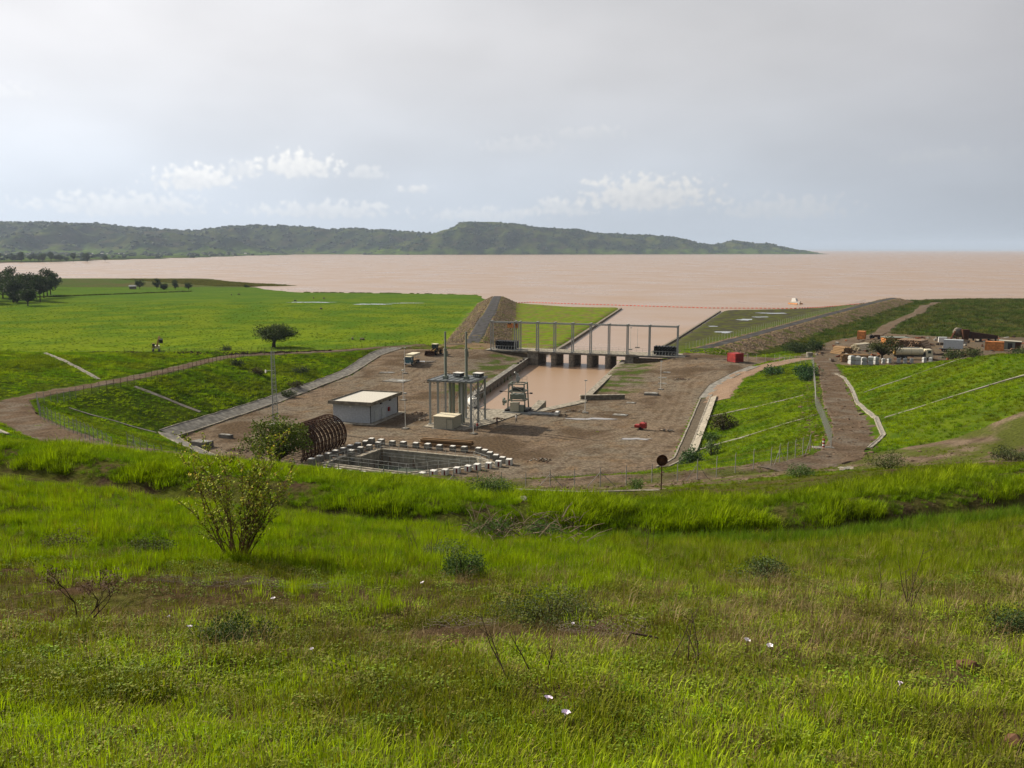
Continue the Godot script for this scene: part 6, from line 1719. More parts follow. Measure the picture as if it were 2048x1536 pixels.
func build_trees() -> void:
	# the broad tree below the bench, in front of the rusty cage
	tree("broadleaf_tree", "broad leafy tree in front of the rusty cage at the yard's near left", at(-33.5, 127.0, -0.5), Vector3(5.0, 3.4, 4.6), 5.6, 0.26, 46, 105, 0.36, Color(0.1, 0.125, 0.022))
	tree("umbrella_tree", "lone broad crowned tree standing at the edge of the meadow", at(-91.0, 344.0), Vector3(8.0, 3.4, 7.0), 5.3, 0.65, 76, 105, 0.5, Color(0.055, 0.075, 0.02), "", 0.1)
	var kinds := []
	for k in 3:
		kinds.append(tree("shore_tree", ["front tree of the left grove, standing alone before the others", "tall tree at the left edge of the grove by the lake", "middle tree of the dark grove by the lake"][k], [at(-322, 603), at(-352, 640), at(-338, 650)][k], [Vector3(7.0, 5.5, 7.0), Vector3(7.5, 7.5, 7.5), Vector3(6.5, 8.0, 6.5)][k], [6.2, 10.5, 11.0][k], 0.4, 34, 60, 1.0, Color(0.035, 0.055, 0.02), "dark trees of the left grove"))
	var grove := [[-362, 612, 1.3, 0], [-350, 622, 1.2, 1], [-341, 660, 1.2, 2], [-352, 680, 1.3, 1], [-336, 632, 0.95, 0], [-375, 665, 1.3, 2], [-352, 700, 1.2, 1], [-362, 725, 1.3, 2], [-378, 690, 1.3, 1], [-398, 740, 1.35, 2], [-386, 720, 1.3, 1], [-424, 830, 0.95, 0], [-414, 842, 0.9, 2], [-436, 838, 1.0, 1], [-392, 705, 1.3, 2], [-356, 606, 1.0, 0], [-345, 645, 1.15, 1], [-366, 640, 1.3, 2], [-372, 750, 1.2, 1], [-428, 760, 1.3, 2], [-412, 770, 1.3, 0], [-360, 672, 1.3, 1]]
	for k in grove.size():
		var q: Array = grove[k]
		copy(kinds[q[3]], at(q[0] - 9.0, q[1], -1.2), rng.randf() * 360.0, "%s dark tree crowded in the left grove, counting from its near end" % ordinal(k), "dark trees of the left grove", q[2] * 0.92)
	var field := [[-353, 862, 0.62, 1, "slender tree by the hut on the shore field"], [-332, 850, 0.6, 2, "leftmost of the clump of field trees right of the hut"], [-324, 846, 0.62, 0, "middle of the clump of field trees right of the hut"], [-312, 842, 0.55, 2, "rightmost of the clump of field trees right of the hut"], [-300, 843, 0.5, 1, "small last tree at the right end of the field clump"], [-263, 900, 0.36, 0, "small lone tree near the reed spit"]]
	for q in field: copy(kinds[q[3]], at(q[0], q[1], -1.5), rng.randf() * 360.0, q[4], "trees on the shore field", q[2])
	# a wooded point across the inlet
	for k in 26:
		var x := -1560.0 + k * 13.0 + rng.randf_range(-6, 6)
		copy(kinds[k % 3], Vector3(x + 20, 1.0, -(2700.0 + rng.randf_range(-40, 60))), rng.randf() * 360.0, ordinal(k) + " dark tree from the left in the line on the far left point", "trees on the far left point", rng.randf_range(1.0, 1.5))
	var hut := thing("field_hut", "small tin roofed hut beside the slender tree on the shore field", "hut", at(-358, 858), 20.0)
	var s := shape(); s.box(Vector3(0, 1.3, 0), Vector3(6, 2.6, 4)); part("wall", s, M.old_concrete, hut)
	s = shape(); s.tr = Transform3D(Basis(Vector3.UP, PI / 2), Vector3.ZERO); s.prism([Vector2(-2.4, 2.5), Vector2(2.4, 2.5), Vector2(0, 3.8)], 6.8); part("roof", s, M.galvanised, hut)
	# far houses
	for k in 9:
		var x: float = [-2480.0, -2440.0, -2395.0, -2620.0, -2350.0, -2310.0, -1720.0, -2800.0, -2550.0][k]
		var d: float = [5400.0, 5440.0, 5410.0, 5500.0, 5460.0, 5430.0, 5900.0, 5300.0, 5480.0][k]
		var h := thing("village_house", ["leftmost of the tight village cluster", "second of the tight village cluster", "third of the tight village cluster", "outlying left house of the village", "fourth of the tight village cluster", "last, rightmost of the village cluster", "lone house far right of the village", "farthest left outlying house of the village", "nearest house before the village cluster"][k] + ", tiny and pale on the left hills", "house", Vector3(x, hill_land(x, d) + LAKE, -d), rng.randf() * 180.0, "houses of the far village")
		s = shape(); s.box(Vector3(0, 2, 0), Vector3(14, 5, 9)); part("wall", s, M.old_concrete, h)
		s = shape(); s.tr = Transform3D(Basis(Vector3.UP, PI / 2), Vector3.ZERO); s.prism([Vector2(-5.2, 4.4), Vector2(5.2, 4.4), Vector2(0, 7.5)], 15.0); part("roof", s, M.white_paint, h)
	# storage yard tree and bushes
	tree("yard_tree", "dark spreading tree between the pole stack and the tanker truck", at(106.2, 258.0), Vector3(4.9, 3.0, 4.2), 4.0, 0.3, 34, 80, 0.42, Color(0.06, 0.068, 0.025))
	var list := [["round grey green bush at the near end of the right channel", 27.5, 135.0, 2.6, 2.8, 18, 60, 0.34, Color(0.06, 0.1, 0.045)], ["smaller pale bush right of the round grey green bush", 31.5, 139.5, 1.6, 2.4, 10, 50, 0.3, Color(0.08, 0.11, 0.05)], ["dark brown green bush on the slope beside the right channel", 39.5, 165.0, 3.3, 2.6, 22, 60, 0.34, Color(0.06, 0.055, 0.025)], ["low bush below the dark brown green bush", 35.5, 157.5, 2.4, 1.6, 12, 50, 0.3, Color(0.05, 0.09, 0.02)], ["large blue green bush at the top of the slope by the right track", 72.0, 219.0, 3.6, 3.0, 24, 60, 0.4, Color(0.035, 0.08, 0.035)], ["second blue green bush below the large one by the right track", 69.0, 209.5, 2.6, 2.4, 16, 55, 0.36, Color(0.035, 0.075, 0.03)], ["bush at the upper end of the pink earth ramp", 68.5, 235.0, 3.0, 2.2, 16, 50, 0.4, Color(0.04, 0.085, 0.035)], ["broad dark bush at the foot of the right dike", 93.0, 292.0, 6.5, 3.2, 34, 70, 0.45, Color(0.04, 0.058, 0.022)], ["bush right of the broad dark bush at the right dike", 99.5, 297.0, 3.4, 3.4, 20, 60, 0.42, Color(0.03, 0.05, 0.018)], ["dark bush on the rim of the right slope below the tin shed", 151.0, 262.0, 6.0, 3.6, 30, 60, 0.45, Color(0.05, 0.07, 0.022)], ["bush right of the tanker's cab", 131.0, 266.0, 3.6, 2.6, 18, 60, 0.42, Color(0.055, 0.075, 0.025)], ["bush below the pale container", 138.0, 270.0, 3.6, 2.8, 16, 60, 0.42, Color(0.06, 0.075, 0.025)], ["small bush by the track's bend at the meadow", -85.5, 268.0, 2.4, 2.4, 16, 60, 0.34, Color(0.06, 0.08, 0.025)], ["dark shrub in the left slope under the lone tree", -58.0, 246.0, 2.6, 1.9, 14, 55, 0.32, Color(0.04, 0.055, 0.025)], ["brown green shrub low on the left slope", -55.8, 229.0, 2.4, 1.7, 14, 55, 0.32, Color(0.06, 0.055, 0.026)], ["reddish shrub in the middle of the left slope", -66.0, 232.0, 2.2, 1.8, 14, 55, 0.3, Color(0.07, 0.055, 0.03)], ["dark shrub high on the left slope near the track", -72.5, 236.0, 2.0, 1.7, 14, 55, 0.3, Color(0.045, 0.06, 0.025)], ["shrub on the left slope right of the radio mast", -55.0, 219.0, 2.0, 1.5, 14, 55, 0.3, Color(0.045, 0.06, 0.025)]]
	for q in list:
		bush("bush", q[0], "bush", at(q[1], q[2]), Vector3(q[3], q[4], q[3]), q[5], q[6], q[7], q[8])

func build_shrubs() -> void:
	# the tall open shrub of the foreground
	var o := thing("open_shrub", "tall open shrub of many brown stems with sparse yellow green leaves", "shrub", at(-4.75, 15.0, -0.03))
	var s := shape(); var l := shape(); var ends := []
	s.col = Color(0.13, 0.08, 0.05)
	for k in 32:
		var an := rng.randf() * TAU
		var out := sqrt(rng.randf()) * 0.55
		var dir := Vector3(cos(an) * out, rng.randf_range(0.75, 1.15), sin(an) * out).normalized()
		var p := PackedVector3Array(); var r := PackedFloat32Array()
		var q := Vector3(cos(an), 0, sin(an)) * rng.randf() * 0.13
		var long := rng.randf_range(1.2, 2.5) * (1.0 - out * 0.28)
		var dd := dir
		for j in 8:
			p.append(q); r.append(lerpf(0.013, 0.003, j / 7.0))
			q += dd * long / 8.0
			dd = (dd + Vector3(rng.randf_range(-0.16, 0.16), 0.03, rng.randf_range(-0.16, 0.16))).normalized()
			if j > 1:
				for m in rng.randi_range(2, 4):
					var e := (dd + Vector3(rng.randf_range(-1, 1), rng.randf_range(-0.3, 0.6), rng.randf_range(-1, 1)) * 0.9).normalized()
					var tl := rng.randf_range(0.12, 0.42)
					var mid := q + e * tl * 0.5 + Vector3(0, rng.randf_range(-0.03, 0.03), 0)
					var tip := q + e * tl + Vector3(0, rng.randf_range(-0.05, 0.05), 0)
					s.tube(PackedVector3Array([q, mid, tip]), PackedFloat32Array([0.0055, 0.004, 0.0025]), 3)
					for z in int(rng.randi_range(5, 16) * clampf(q.y * 0.95, 0.12, 1.0)):
						var at_ := q.lerp(tip, rng.randf_range(0.2, 1.05))
						var ld := Vector3(rng.randf_range(-1, 1), rng.randf_range(-0.7, 0.8), rng.randf_range(-1, 1)).normalized()
						var b := rng.randf_range(0.75, 1.3)
						var high: bool = q.y > 0.9
						l.col = Color(0.26 * b, 0.3 * b, 0.025) if rng.randf() < 0.72 else (Color(0.4 * b, 0.3 * b, 0.03) if rng.randf() < 0.45 and high else Color(0.11 * b, 0.16 * b, 0.03))
						l.leaf(at_, ld, ld.cross(Vector3(rng.randf_range(-1, 1), 1, rng.randf_range(-1, 1))).normalized(), rng.randf_range(0.035, 0.07), rng.randf_range(0.022, 0.038))
		s.tube(p, r, 5)
	part("stems", s, M.twig, o)
	part("foliage", l, M.leaf, o)
	# dead shrub at the lower left
	o = thing("dead_shrub", "leafless dark brown dead shrub with a forked stem, lower left foreground", "shrub", at(-4.4, 8.7, -0.02))
	s = shape(); s.col = Color(0.045, 0.03, 0.024)
	l = shape(); ends = []
	for k in 3:
		limb(s, ends, Vector3(0.02 * k, 0, 0), Vector3([-0.15, 0.5, 0.85][k], 0.75, rng.randf_range(-0.2, 0.2)).normalized(), 0.26, 0.011, 3, 0.8, 0.5)
	for e in ends:
		for k in 5:
			l.col = Color(0.07, 0.035, 0.028) * rng.randf_range(0.7, 1.4)
			var dd := Vector3(rng.randf_range(-1, 1), rng.randf_range(-1, 0.6), rng.randf_range(-1, 1)).normalized()
			l.leaf(e + Vector3(rng.randf_range(-0.05, 0.05), rng.randf_range(-0.05, 0.05), rng.randf_range(-0.05, 0.05)), dd, dd.cross(Vector3.UP).normalized(), 0.03, 0.016)
	part("stems", s, M.twig, o); part("withered_leaves", l, M.leaf, o)
	# small bushes among the grass
	var list := [["round dark green bush standing in bright grass near the centre", -0.72, 12.7, 0.36, 0.42, 26, 90, 0.035, Color(0.04, 0.07, 0.022)], ["dark bush cut by the right edge of the foreground", 5.15, 8.7, 0.36, 0.34, 22, 90, 0.03, Color(0.03, 0.05, 0.018)], ["low olive bush spreading over the bare patch in the middle foreground", 0.45, 9.6, 0.75, 0.26, 30, 80, 0.03, Color(0.055, 0.07, 0.03)], ["low dark bush in the left foreground grass", -2.55, 7.9, 0.42, 0.26, 22, 90, 0.03, Color(0.035, 0.055, 0.018)], ["small dark bush left of the tall open shrub", -6.6, 16.0, 0.45, 0.4, 20, 80, 0.04, Color(0.05, 0.06, 0.025)], ["grey brown bush far left of the tall open shrub", -8.0, 15.6, 0.55, 0.45, 18, 60, 0.04, Color(0.075, 0.065, 0.035)], ["leafy bush at the lower end of the ditch chute", 0.9, 25.6, 0.75, 0.55, 24, 80, 0.06, Color(0.045, 0.085, 0.025)], ["dark leafy bush left of the ditch chute", -0.6, 25.3, 0.8, 0.5, 24, 80, 0.06, Color(0.05, 0.08, 0.025)], ["grey green leafy weed near the dead stalks", -1.4, 17.6, 0.55, 0.35, 18, 70, 0.045, Color(0.07, 0.09, 0.045)], ["low dark shrub in the right foreground grass", 3.9, 13.2, 0.6, 0.34, 20, 70, 0.04, Color(0.05, 0.07, 0.028)], ["tuft like bush beside the upper end of the ditch chute", -0.9, 41.0, 1.3, 0.95, 26, 70, 0.1, Color(0.055, 0.085, 0.03)], ["pale bush on the bare bench right of the round sign", 28.0, 66.0, 1.7, 1.3, 20, 60, 0.14, Color(0.075, 0.085, 0.035)], ["dark bush at the right edge of the bare bench", 44.0, 78.0, 1.8, 1.3, 20, 60, 0.15, Color(0.045, 0.055, 0.025)], ["light green weed just left of the round sign", 8.7, 62.5, 0.7, 1.1, 12, 50, 0.12, Color(0.07, 0.11, 0.03)], ["leafy weed on the bench below the striped bollard", 20.5, 63.0, 1.2, 0.9, 16, 60, 0.12, Color(0.05, 0.085, 0.025)]]
	for q in list:
		bush("small_bush", q[0], "bush", at(q[1], q[2], -0.03), Vector3(q[3], q[4], q[3]), q[5], int(q[6] * 1.9), q[7] * 0.72, q[8] * 1.35)
	# heap of dead brush below the ditch chute
	o = thing("brush_heap", "heap of grey dead brush lying below the ditch chute", "brush heap", at(0.1, 23.8))
	s = shape()
	for k in 170:
		s.col = Color(0.16, 0.125, 0.09) * rng.randf_range(0.5, 1.3)
		var p := Vector3(rng.randf_range(-1.5, 1.9), rng.randf_range(0.0, 0.45), rng.randf_range(-1.2, 0.9))
		var e := p + Vector3(rng.randf_range(-0.7, 0.7), rng.randf_range(-0.1, 0.5), rng.randf_range(-0.5, 0.5))
		s.tube(PackedVector3Array([p, p.lerp(e, 0.5) + Vector3(0, 0.06, 0), e]), PackedFloat32Array([0.012, 0.009, 0.004]), 3)
	part("branches", s, M.twig, o)
	# dry stalks
	for q in [[-1.75, 17.0, 5, "cluster of thin dark dead stalks standing in the grass above the round bush"], [4.6, 10.3, 6, "cluster of dry stalks standing in the right foreground"], [1.5, 7.0, 4, "dry stalks leaning in the centre right foreground"], [3.3, 21.0, 3, "tall thin dry stalks right of centre near the ditch"], [-9.6, 20.0, 4, "thin dry stalks at the far left of the grass"], [0.15, 6.4, 4, "pair of dry stalks left of the lilac flowers"]]:
		o = thing("dry_stalks", q[3], "stalks", at(q[0], q[1], -0.02))
		for k in q[2]:
			s = shape(); s.col = Color(0.09, 0.065, 0.045)
			var a := Vector3(rng.randf_range(-0.2, 0.2), 0, rng.randf_range(-0.15, 0.15))
			var long := rng.randf_range(0.4, 0.95) * (1.0 if q[1] > 9.0 else 0.6)
			var b := a + Vector3(rng.randf_range(-0.2, 0.2), long, rng.randf_range(-0.1, 0.1))
			s.tube(PackedVector3Array([a, a.lerp(b, 0.5) + Vector3(rng.randf_range(-0.03, 0.03), 0, 0), b]), PackedFloat32Array([0.007, 0.005, 0.003]), 4)
			for j in 3:
				var u := a.lerp(b, rng.randf_range(0.4, 0.95))
				s.tube(PackedVector3Array([u, u + Vector3(rng.randf_range(-0.12, 0.12), 0.1, rng.randf_range(-0.1, 0.1))]), PackedFloat32Array([0.003, 0.002]), 3)
			part("stalk", s, M.twig, o)
	o = thing("fallen_twig", "bent dark twig lying on the grass right of the netting", "twig", at(1.25, 8.15, 0.03))
	s = shape(); s.col = Color(0.05, 0.035, 0.03)
	s.tube(PackedVector3Array([Vector3(-0.22, 0.0, 0.1), Vector3(-0.12, 0.12, 0.02), Vector3(0.12, 0.09, 0.06), Vector3(0.5, 0.02, 0.2), Vector3(0.85, 0.01, 0.32)]), PackedFloat32Array([0.012, 0.013, 0.011, 0.008, 0.004]), 5)
	part("twig", s, M.twig, o)
	# flowers
	var spots := [[-2.75, 10.0, "white funnel flower in the grass below the left netting"], [-3.04, 8.05, "white funnel flower beside the low dark bush, left foreground"], [-1.69, 7.35, "small cream flower in the left foreground grass"], [-1.17, 11.8, "white flower near the round dark green bush"], [2.03, 7.5, "left one of a pair of white lilac flowers, right of centre"], [2.23, 7.4, "right one of a pair of white lilac flowers, right of centre"], [0.21, 5.42, "lilac flower standing over a brown stone, bottom centre"], [0.31, 5.2, "pale lilac flower right of the brown stone, bottom centre"], [2.66, 5.9, "small lilac flower in the right foreground"], [-3.5, 8.9, "tiny white flower left of the dead shrub's fork"], [0.62, 8.9, "tiny yellow white flower right of the netting"]]
	for k in spots.size():
		var q: Array = spots[k]
		var f := thing("funnel_flower", q[2], "flower", at(q[0], q[1]), rng.randf() * 360.0, "funnel flowers in the grass")
		f.rotation.x = rng.randf_range(0.1, 0.6)
		var high := 0.13 if k in [6, 7] else 0.1
		s = shape(); s.col = Color(0.06, 0.09, 0.03); s.tube(PackedVector3Array([Vector3.ZERO, Vector3(0.005, high * 0.5, 0), Vector3(0, high, 0)]), PackedFloat32Array([0.003, 0.003, 0.003]), 5); part("stem", s, M.twig, f)
		var r: float = 0.026 if not k in [2, 8, 9, 10] else 0.016
		for j in 5:
			s = shape(); s.col = Color(0.72, 0.68, 0.72) if not k in [6, 7, 8] else Color(0.68, 0.58, 0.72)
			var a0 := TAU * j / 5.0; var a1 := TAU * (j + 1) / 5.0
			var c := Vector3(0, high, 0)
			var m0 := c + Vector3(cos(a0) * r * 0.5, 0.02, sin(a0) * r * 0.5); var m1 := c + Vector3(cos(a1) * r * 0.5, 0.02, sin(a1) * r * 0.5)
			var t0 := c + Vector3(cos(a0) * r, 0.034, sin(a0) * r); var t1 := c + Vector3(cos(a1) * r, 0.034, sin(a1) * r)
			var am := (a0 + a1) / 2.0
			var tip := c + Vector3(cos(am) * r * 1.25, 0.03, sin(am) * r * 1.25)
			s.tri(c, m0, m1); s.quad(m0, t0, tip, m1); s.tri(m1, tip, t1)
			part("petal", s, M.petal, f)
	# stones in the grass
	for q in [[0.19, 5.5, 0.06, "brown stone under the lilac flower, bottom centre"], [3.75, 7.0, 0.09, "rounded brown stone in the right foreground"], [3.0, 5.02, 0.07, "brown stone at the lower right corner"], [-0.52, 8.1, 0.08, "tan stone below the right netting"], [-2.43, 5.4, 0.05, "grey stone standing upright, lower left"], [-1.75, 60, 0.35, "heap stone among dark soil beside the ditch chute top"]]:
		o = thing("field_stone", q[3], "stone", at(q[0], q[1], q[2] * 0.4), rng.randf() * 360.0)
		part("stone", rock(q[2], Color(0.15, 0.085, 0.055)), M.stone, o)
	# wire netting pegged over bare soil
	for q in [[-4.9, 11.5, 2.6, 1.1, "wire netting over bare soil left of the tall open shrub's shade"], [-0.9, 9.0, 0.8, 0.7, "small piece of wire netting over soil, centre foreground"], [0.5, 8.5, 1.0, 0.8, "wire netting over a soil hump, right of the tan stone"]]:
		o = thing("wire_netting", q[4], "netting", Vector3.ZERO)
		s = shape()
		var nx := int(q[2] / 0.085); var nd := int(q[3] / 0.1)
		for j in nd:
			for i in nx:
				var x0: float = q[0] + (i + (0.5 if j % 2 else 0.0)) * 0.085; var d0: float = q[1] + j * 0.1
				var y := 0.035 + 0.05 * absf(fine.get_noise_2d(x0 * 60.0, d0 * 60.0))
				var a := at(x0, d0, y + 0.03)
				for e in [[-0.0425, 0.1], [0.0425, 0.1]]:
					s.rod(a, at(x0 + e[0], d0 + e[1], y + 0.02), 0.0018, 3)
				s.rod(a, at(x0, d0 - 0.045, y + 0.03), 0.0024, 3)
		part("netting", s, M.old_wire, o)

func rock(r: float, c: Color) -> Shape:
	var s := shape()
	var rings := []
	var off := rng.randf() * 50.0
	for j in 6:
		var ring := []
		for k in 9:
			var t := PI * j / 5.0; var a := TAU * k / 9.0
			var u := Vector3(sin(t) * cos(a), cos(t) * 0.75, sin(t) * sin(a))
			ring.append(u * r * (1.0 + 0.5 * fine.get_noise_3d(u.x * 12.0 + off, u.y * 12.0, u.z * 12.0)))
		rings.append(ring)
	s.col = c
	for j in 5:
		for k in 9: s.quad(rings[j][k], rings[j][(k + 1) % 9], rings[j + 1][(k + 1) % 9], rings[j + 1][k])
	return s

func build_stones() -> void:
	# rip rap on the dikes
	var s := rock(0.5, Color(1, 1, 1))
	var me := s.mesh(M.stone)
	var places := []; var tints := PackedColorArray()
	for q in [[dike_left, 3.4, 13.0], [dike_left, -13.0, -3.4], [dike_right, 3.4, 12.5], [dike_right, -10.0, -3.6]]:
		var pts: Array = q[0]
		for i in range(1, pts.size()):
			var a := Vector2(pts[i - 1].x, pts[i - 1].y); var b := Vector2(pts[i].x, pts[i].y)
			var t := (b - a).normalized(); var nn := Vector2(t.y, -t.x)
			var many := int(a.distance_to(b) * absf(q[2] - q[1]) * (1.5 if a.y < 400.0 else 0.8))
			for k in many:
				var p := a.lerp(b, rng.randf()) + nn * rng.randf_range(q[1], q[2])
				var g := wave.get_noise_2d(p.x * 7.0 + 300.0, p.y * 7.0)
				if g > 0.06 and rng.randf() < 0.8: continue
				var z := rng.randf_range(0.22, 0.68)
				places.append(Transform3D(Basis(Vector3(rng.randf(), rng.randf(), rng.randf()).normalized(), rng.randf() * TAU).scaled(Vector3(z, z * 0.8, z)), at(p.x, p.y, z * 0.15)))
				var w := rng.randf_range(0.6, 1.3)
				tints.append(Color(0.31 * w, 0.24 * w * rng.randf_range(0.9, 1.1), 0.175 * w))
	stuff("riprap_stones", me, places, tints, "loose brown and tan stones covering the banks of the dikes", "stones")
	# loose stones on tracks, bench and yard
	places = []; tints = PackedColorArray()
	var small := rock(0.5, Color(1, 1, 1)).mesh(M.stone)
	for k in 6400:
		var p := Vector2(rng.randf_range(-60, 60), rng.randf_range(135, 280)) if k < 2200 else Vector2(rng.randf_range(-4, 46), rng.randf_range(58, 100))
		if k > 4200: p = Vector2(lerpf(36, 80, (k - 4200) / 2200.0) + rng.randf_range(-5, 5), lerpf(98, 230, (k - 4200) / 2200.0))
		var kind := cover(p.x, p.y)
		if not (kind in [1, 8] or k > 4200): continue
		if Geometry2D.is_point_in_polygon(p, canal_poly) or Geometry2D.is_point_in_polygon(p, pit_poly): continue
		var z := rng.randf_range(0.06, 0.2) * (1.0 if rng.randf() < 0.93 else 2.2) * (1.7 if k > 4200 else 1.0)
		places.append(Transform3D(Basis(Vector3.UP, rng.randf() * TAU).scaled(Vector3(z, z * 0.7, z)), at(p.x, p.y, z * 0.1)))
		var w := rng.randf_range(0.6, 1.5)
		tints.append(Color(0.17 * w, 0.12 * w, 0.085 * w))
	stuff("loose_stones", small, places, tints, "loose brown stones scattered over yard, bench and tracks", "stones")
	# small heaps of rubble and spoil left about the works
	places = []; tints = PackedColorArray()
	for q in [[13.5, 200, 1.6], [9.5, 197.5, 1.2], [-19.5, 190, 1.3], [-20.5, 197, 1.5], [-50, 160, 1.4], [-46, 176, 1.0], [46, 246, 1.3], [-22, 243, 1.6], [5, 152, 1.0], [31, 178, 0.9], [76, 228, 1.5], [79, 238, 1.7], [-18, 254, 1.2], [-3, 190, 0.8]]:
		for k in 46:
			var u: Vector2 = Vector2(rng.randfn(), rng.randfn() * 0.7) * q[2] * 0.8
			var z := rng.randf_range(0.12, 0.5)
			places.append(Transform3D(Basis(Vector3(rng.randf(), rng.randf(), rng.randf()).normalized(), rng.randf() * TAU).scaled(Vector3(z, z * 0.75, z)), at(q[0] + u.x, q[1] + u.y, z * 0.2 + maxf(0.0, 0.35 - u.length() * 0.2))))
			var w := rng.randf_range(0.6, 1.5)
			tints.append(Color(0.2 * w, 0.14 * w, 0.1 * w) if rng.randf() < 0.75 else Color(0.4, 0.37, 0.32) * w * 0.8)
	stuff("rubble", small, places, tints, "small heaps of rubble and spoil left about the yard", "rubble")
	# planks, offcuts and scrap lying about the storage yard
	places = []; tints = PackedColorArray()
	var stick := shape(); stick.box(Vector3(0, 0, 0), Vector3(1, 1, 1))
	var scrap := stick.mesh(M.stone)
	for k in 260:
		var p := Vector2(rng.randf_range(92, 186), rng.randf_range(252, 332))
		if not Geometry2D.is_point_in_polygon(p, storage_poly): continue
		var size_ := Vector3(rng.randf_range(0.2, 0.9), rng.randf_range(0.1, 0.7), rng.randf_range(0.5, 2.6))
		places.append(Transform3D(Basis.from_euler(Vector3(rng.randf_range(-0.3, 0.3), rng.randf() * TAU, rng.randf_range(-0.3, 0.3))) * Basis.from_scale(size_), at(p.x, p.y, size_.y * 0.4)))
		tints.append([Color(0.3, 0.2, 0.12), Color(0.12, 0.06, 0.04), Color(0.4, 0.38, 0.34), Color(0.09, 0.07, 0.06), Color(0.35, 0.12, 0.06)][rng.randi() % 5] * rng.randf_range(0.6, 1.2))
	stuff("site_scrap", scrap, places, tints, "planks, offcuts and scrap lying about the storage yard", "scrap")
	# clods along the freshly dug meadow edge
	places = []; tints = PackedColorArray()
	for k in 900:
		var u := rng.randf()
		var p := Vector2(-140, 231).lerp(Vector2(-98, 236), u * 2.0) if u < 0.5 else Vector2(-98, 236).lerp(Vector2(-58, 285), u * 2.0 - 1.0)
		p += Vector2(rng.randf_range(-1, 1), rng.randf_range(-1.5, 2.5)) * (1.0 if u < 0.5 else 1.6)
		var z := rng.randf_range(0.3, 1.3)
		places.append(Transform3D(Basis(Vector3.UP, rng.randf() * TAU).scaled(Vector3(z, z * 0.7, z)), at(p.x, p.y, 0.1)))
		var w := rng.randf_range(0.6, 1.3)
		tints.append(Color(0.05 * w, 0.034 * w, 0.026 * w))
	stuff("soil_clods", small, places, tints, "dark clods of dug soil along the crest at the meadow edge", "soil")

func tuft(n: int, high: Vector2, wide: Vector2, spread: float, lean: float, droop: float, a: Color, b: Color, m: Material) -> ArrayMesh:
	var s := shape()
	for k in n:
		var an := rng.randf() * TAU
		var p := Vector3(cos(an), 0, sin(an)) * spread * sqrt(rng.randf())
		var l := Vector3(cos(an + rng.randf_range(-0.8, 0.8)), 0, sin(an + rng.randf_range(-0.8, 0.8))) * lean * rng.randf_range(0.2, 1.0)
		s.col = a.lerp(b, rng.randf())
		s.blade(p - Vector3(0, 0.02, 0), l, rng.randf_range(high.x, high.y), rng.randf_range(wide.x, wide.y), droop * rng.randf())
	return s.mesh(m)

func herb(n: int, r: float, high: float, size: float, a: Color, b: Color) -> ArrayMesh:
	var s := shape()
	for k in n:
		var an := rng.randf() * TAU; var u := sqrt(rng.randf())
		var p := Vector3(cos(an) * u * r, high * (1.0 - u * u * 0.6) * rng.randf_range(0.3, 1.0), sin(an) * u * r)
		var dir := Vector3(rng.randf_range(-1, 1), rng.randf_range(-0.2, 0.5), rng.randf_range(-1, 1)).normalized()
		s.col = a.lerp(b, rng.randf())
		s.leaf(p, dir, dir.cross(Vector3(rng.randf_range(-0.5, 0.5), 1, rng.randf_range(-0.5, 0.5))).normalized(), size * rng.randf_range(0.7, 1.4), size * rng.randf_range(0.4, 0.8))
	return s.mesh(M.leaf)

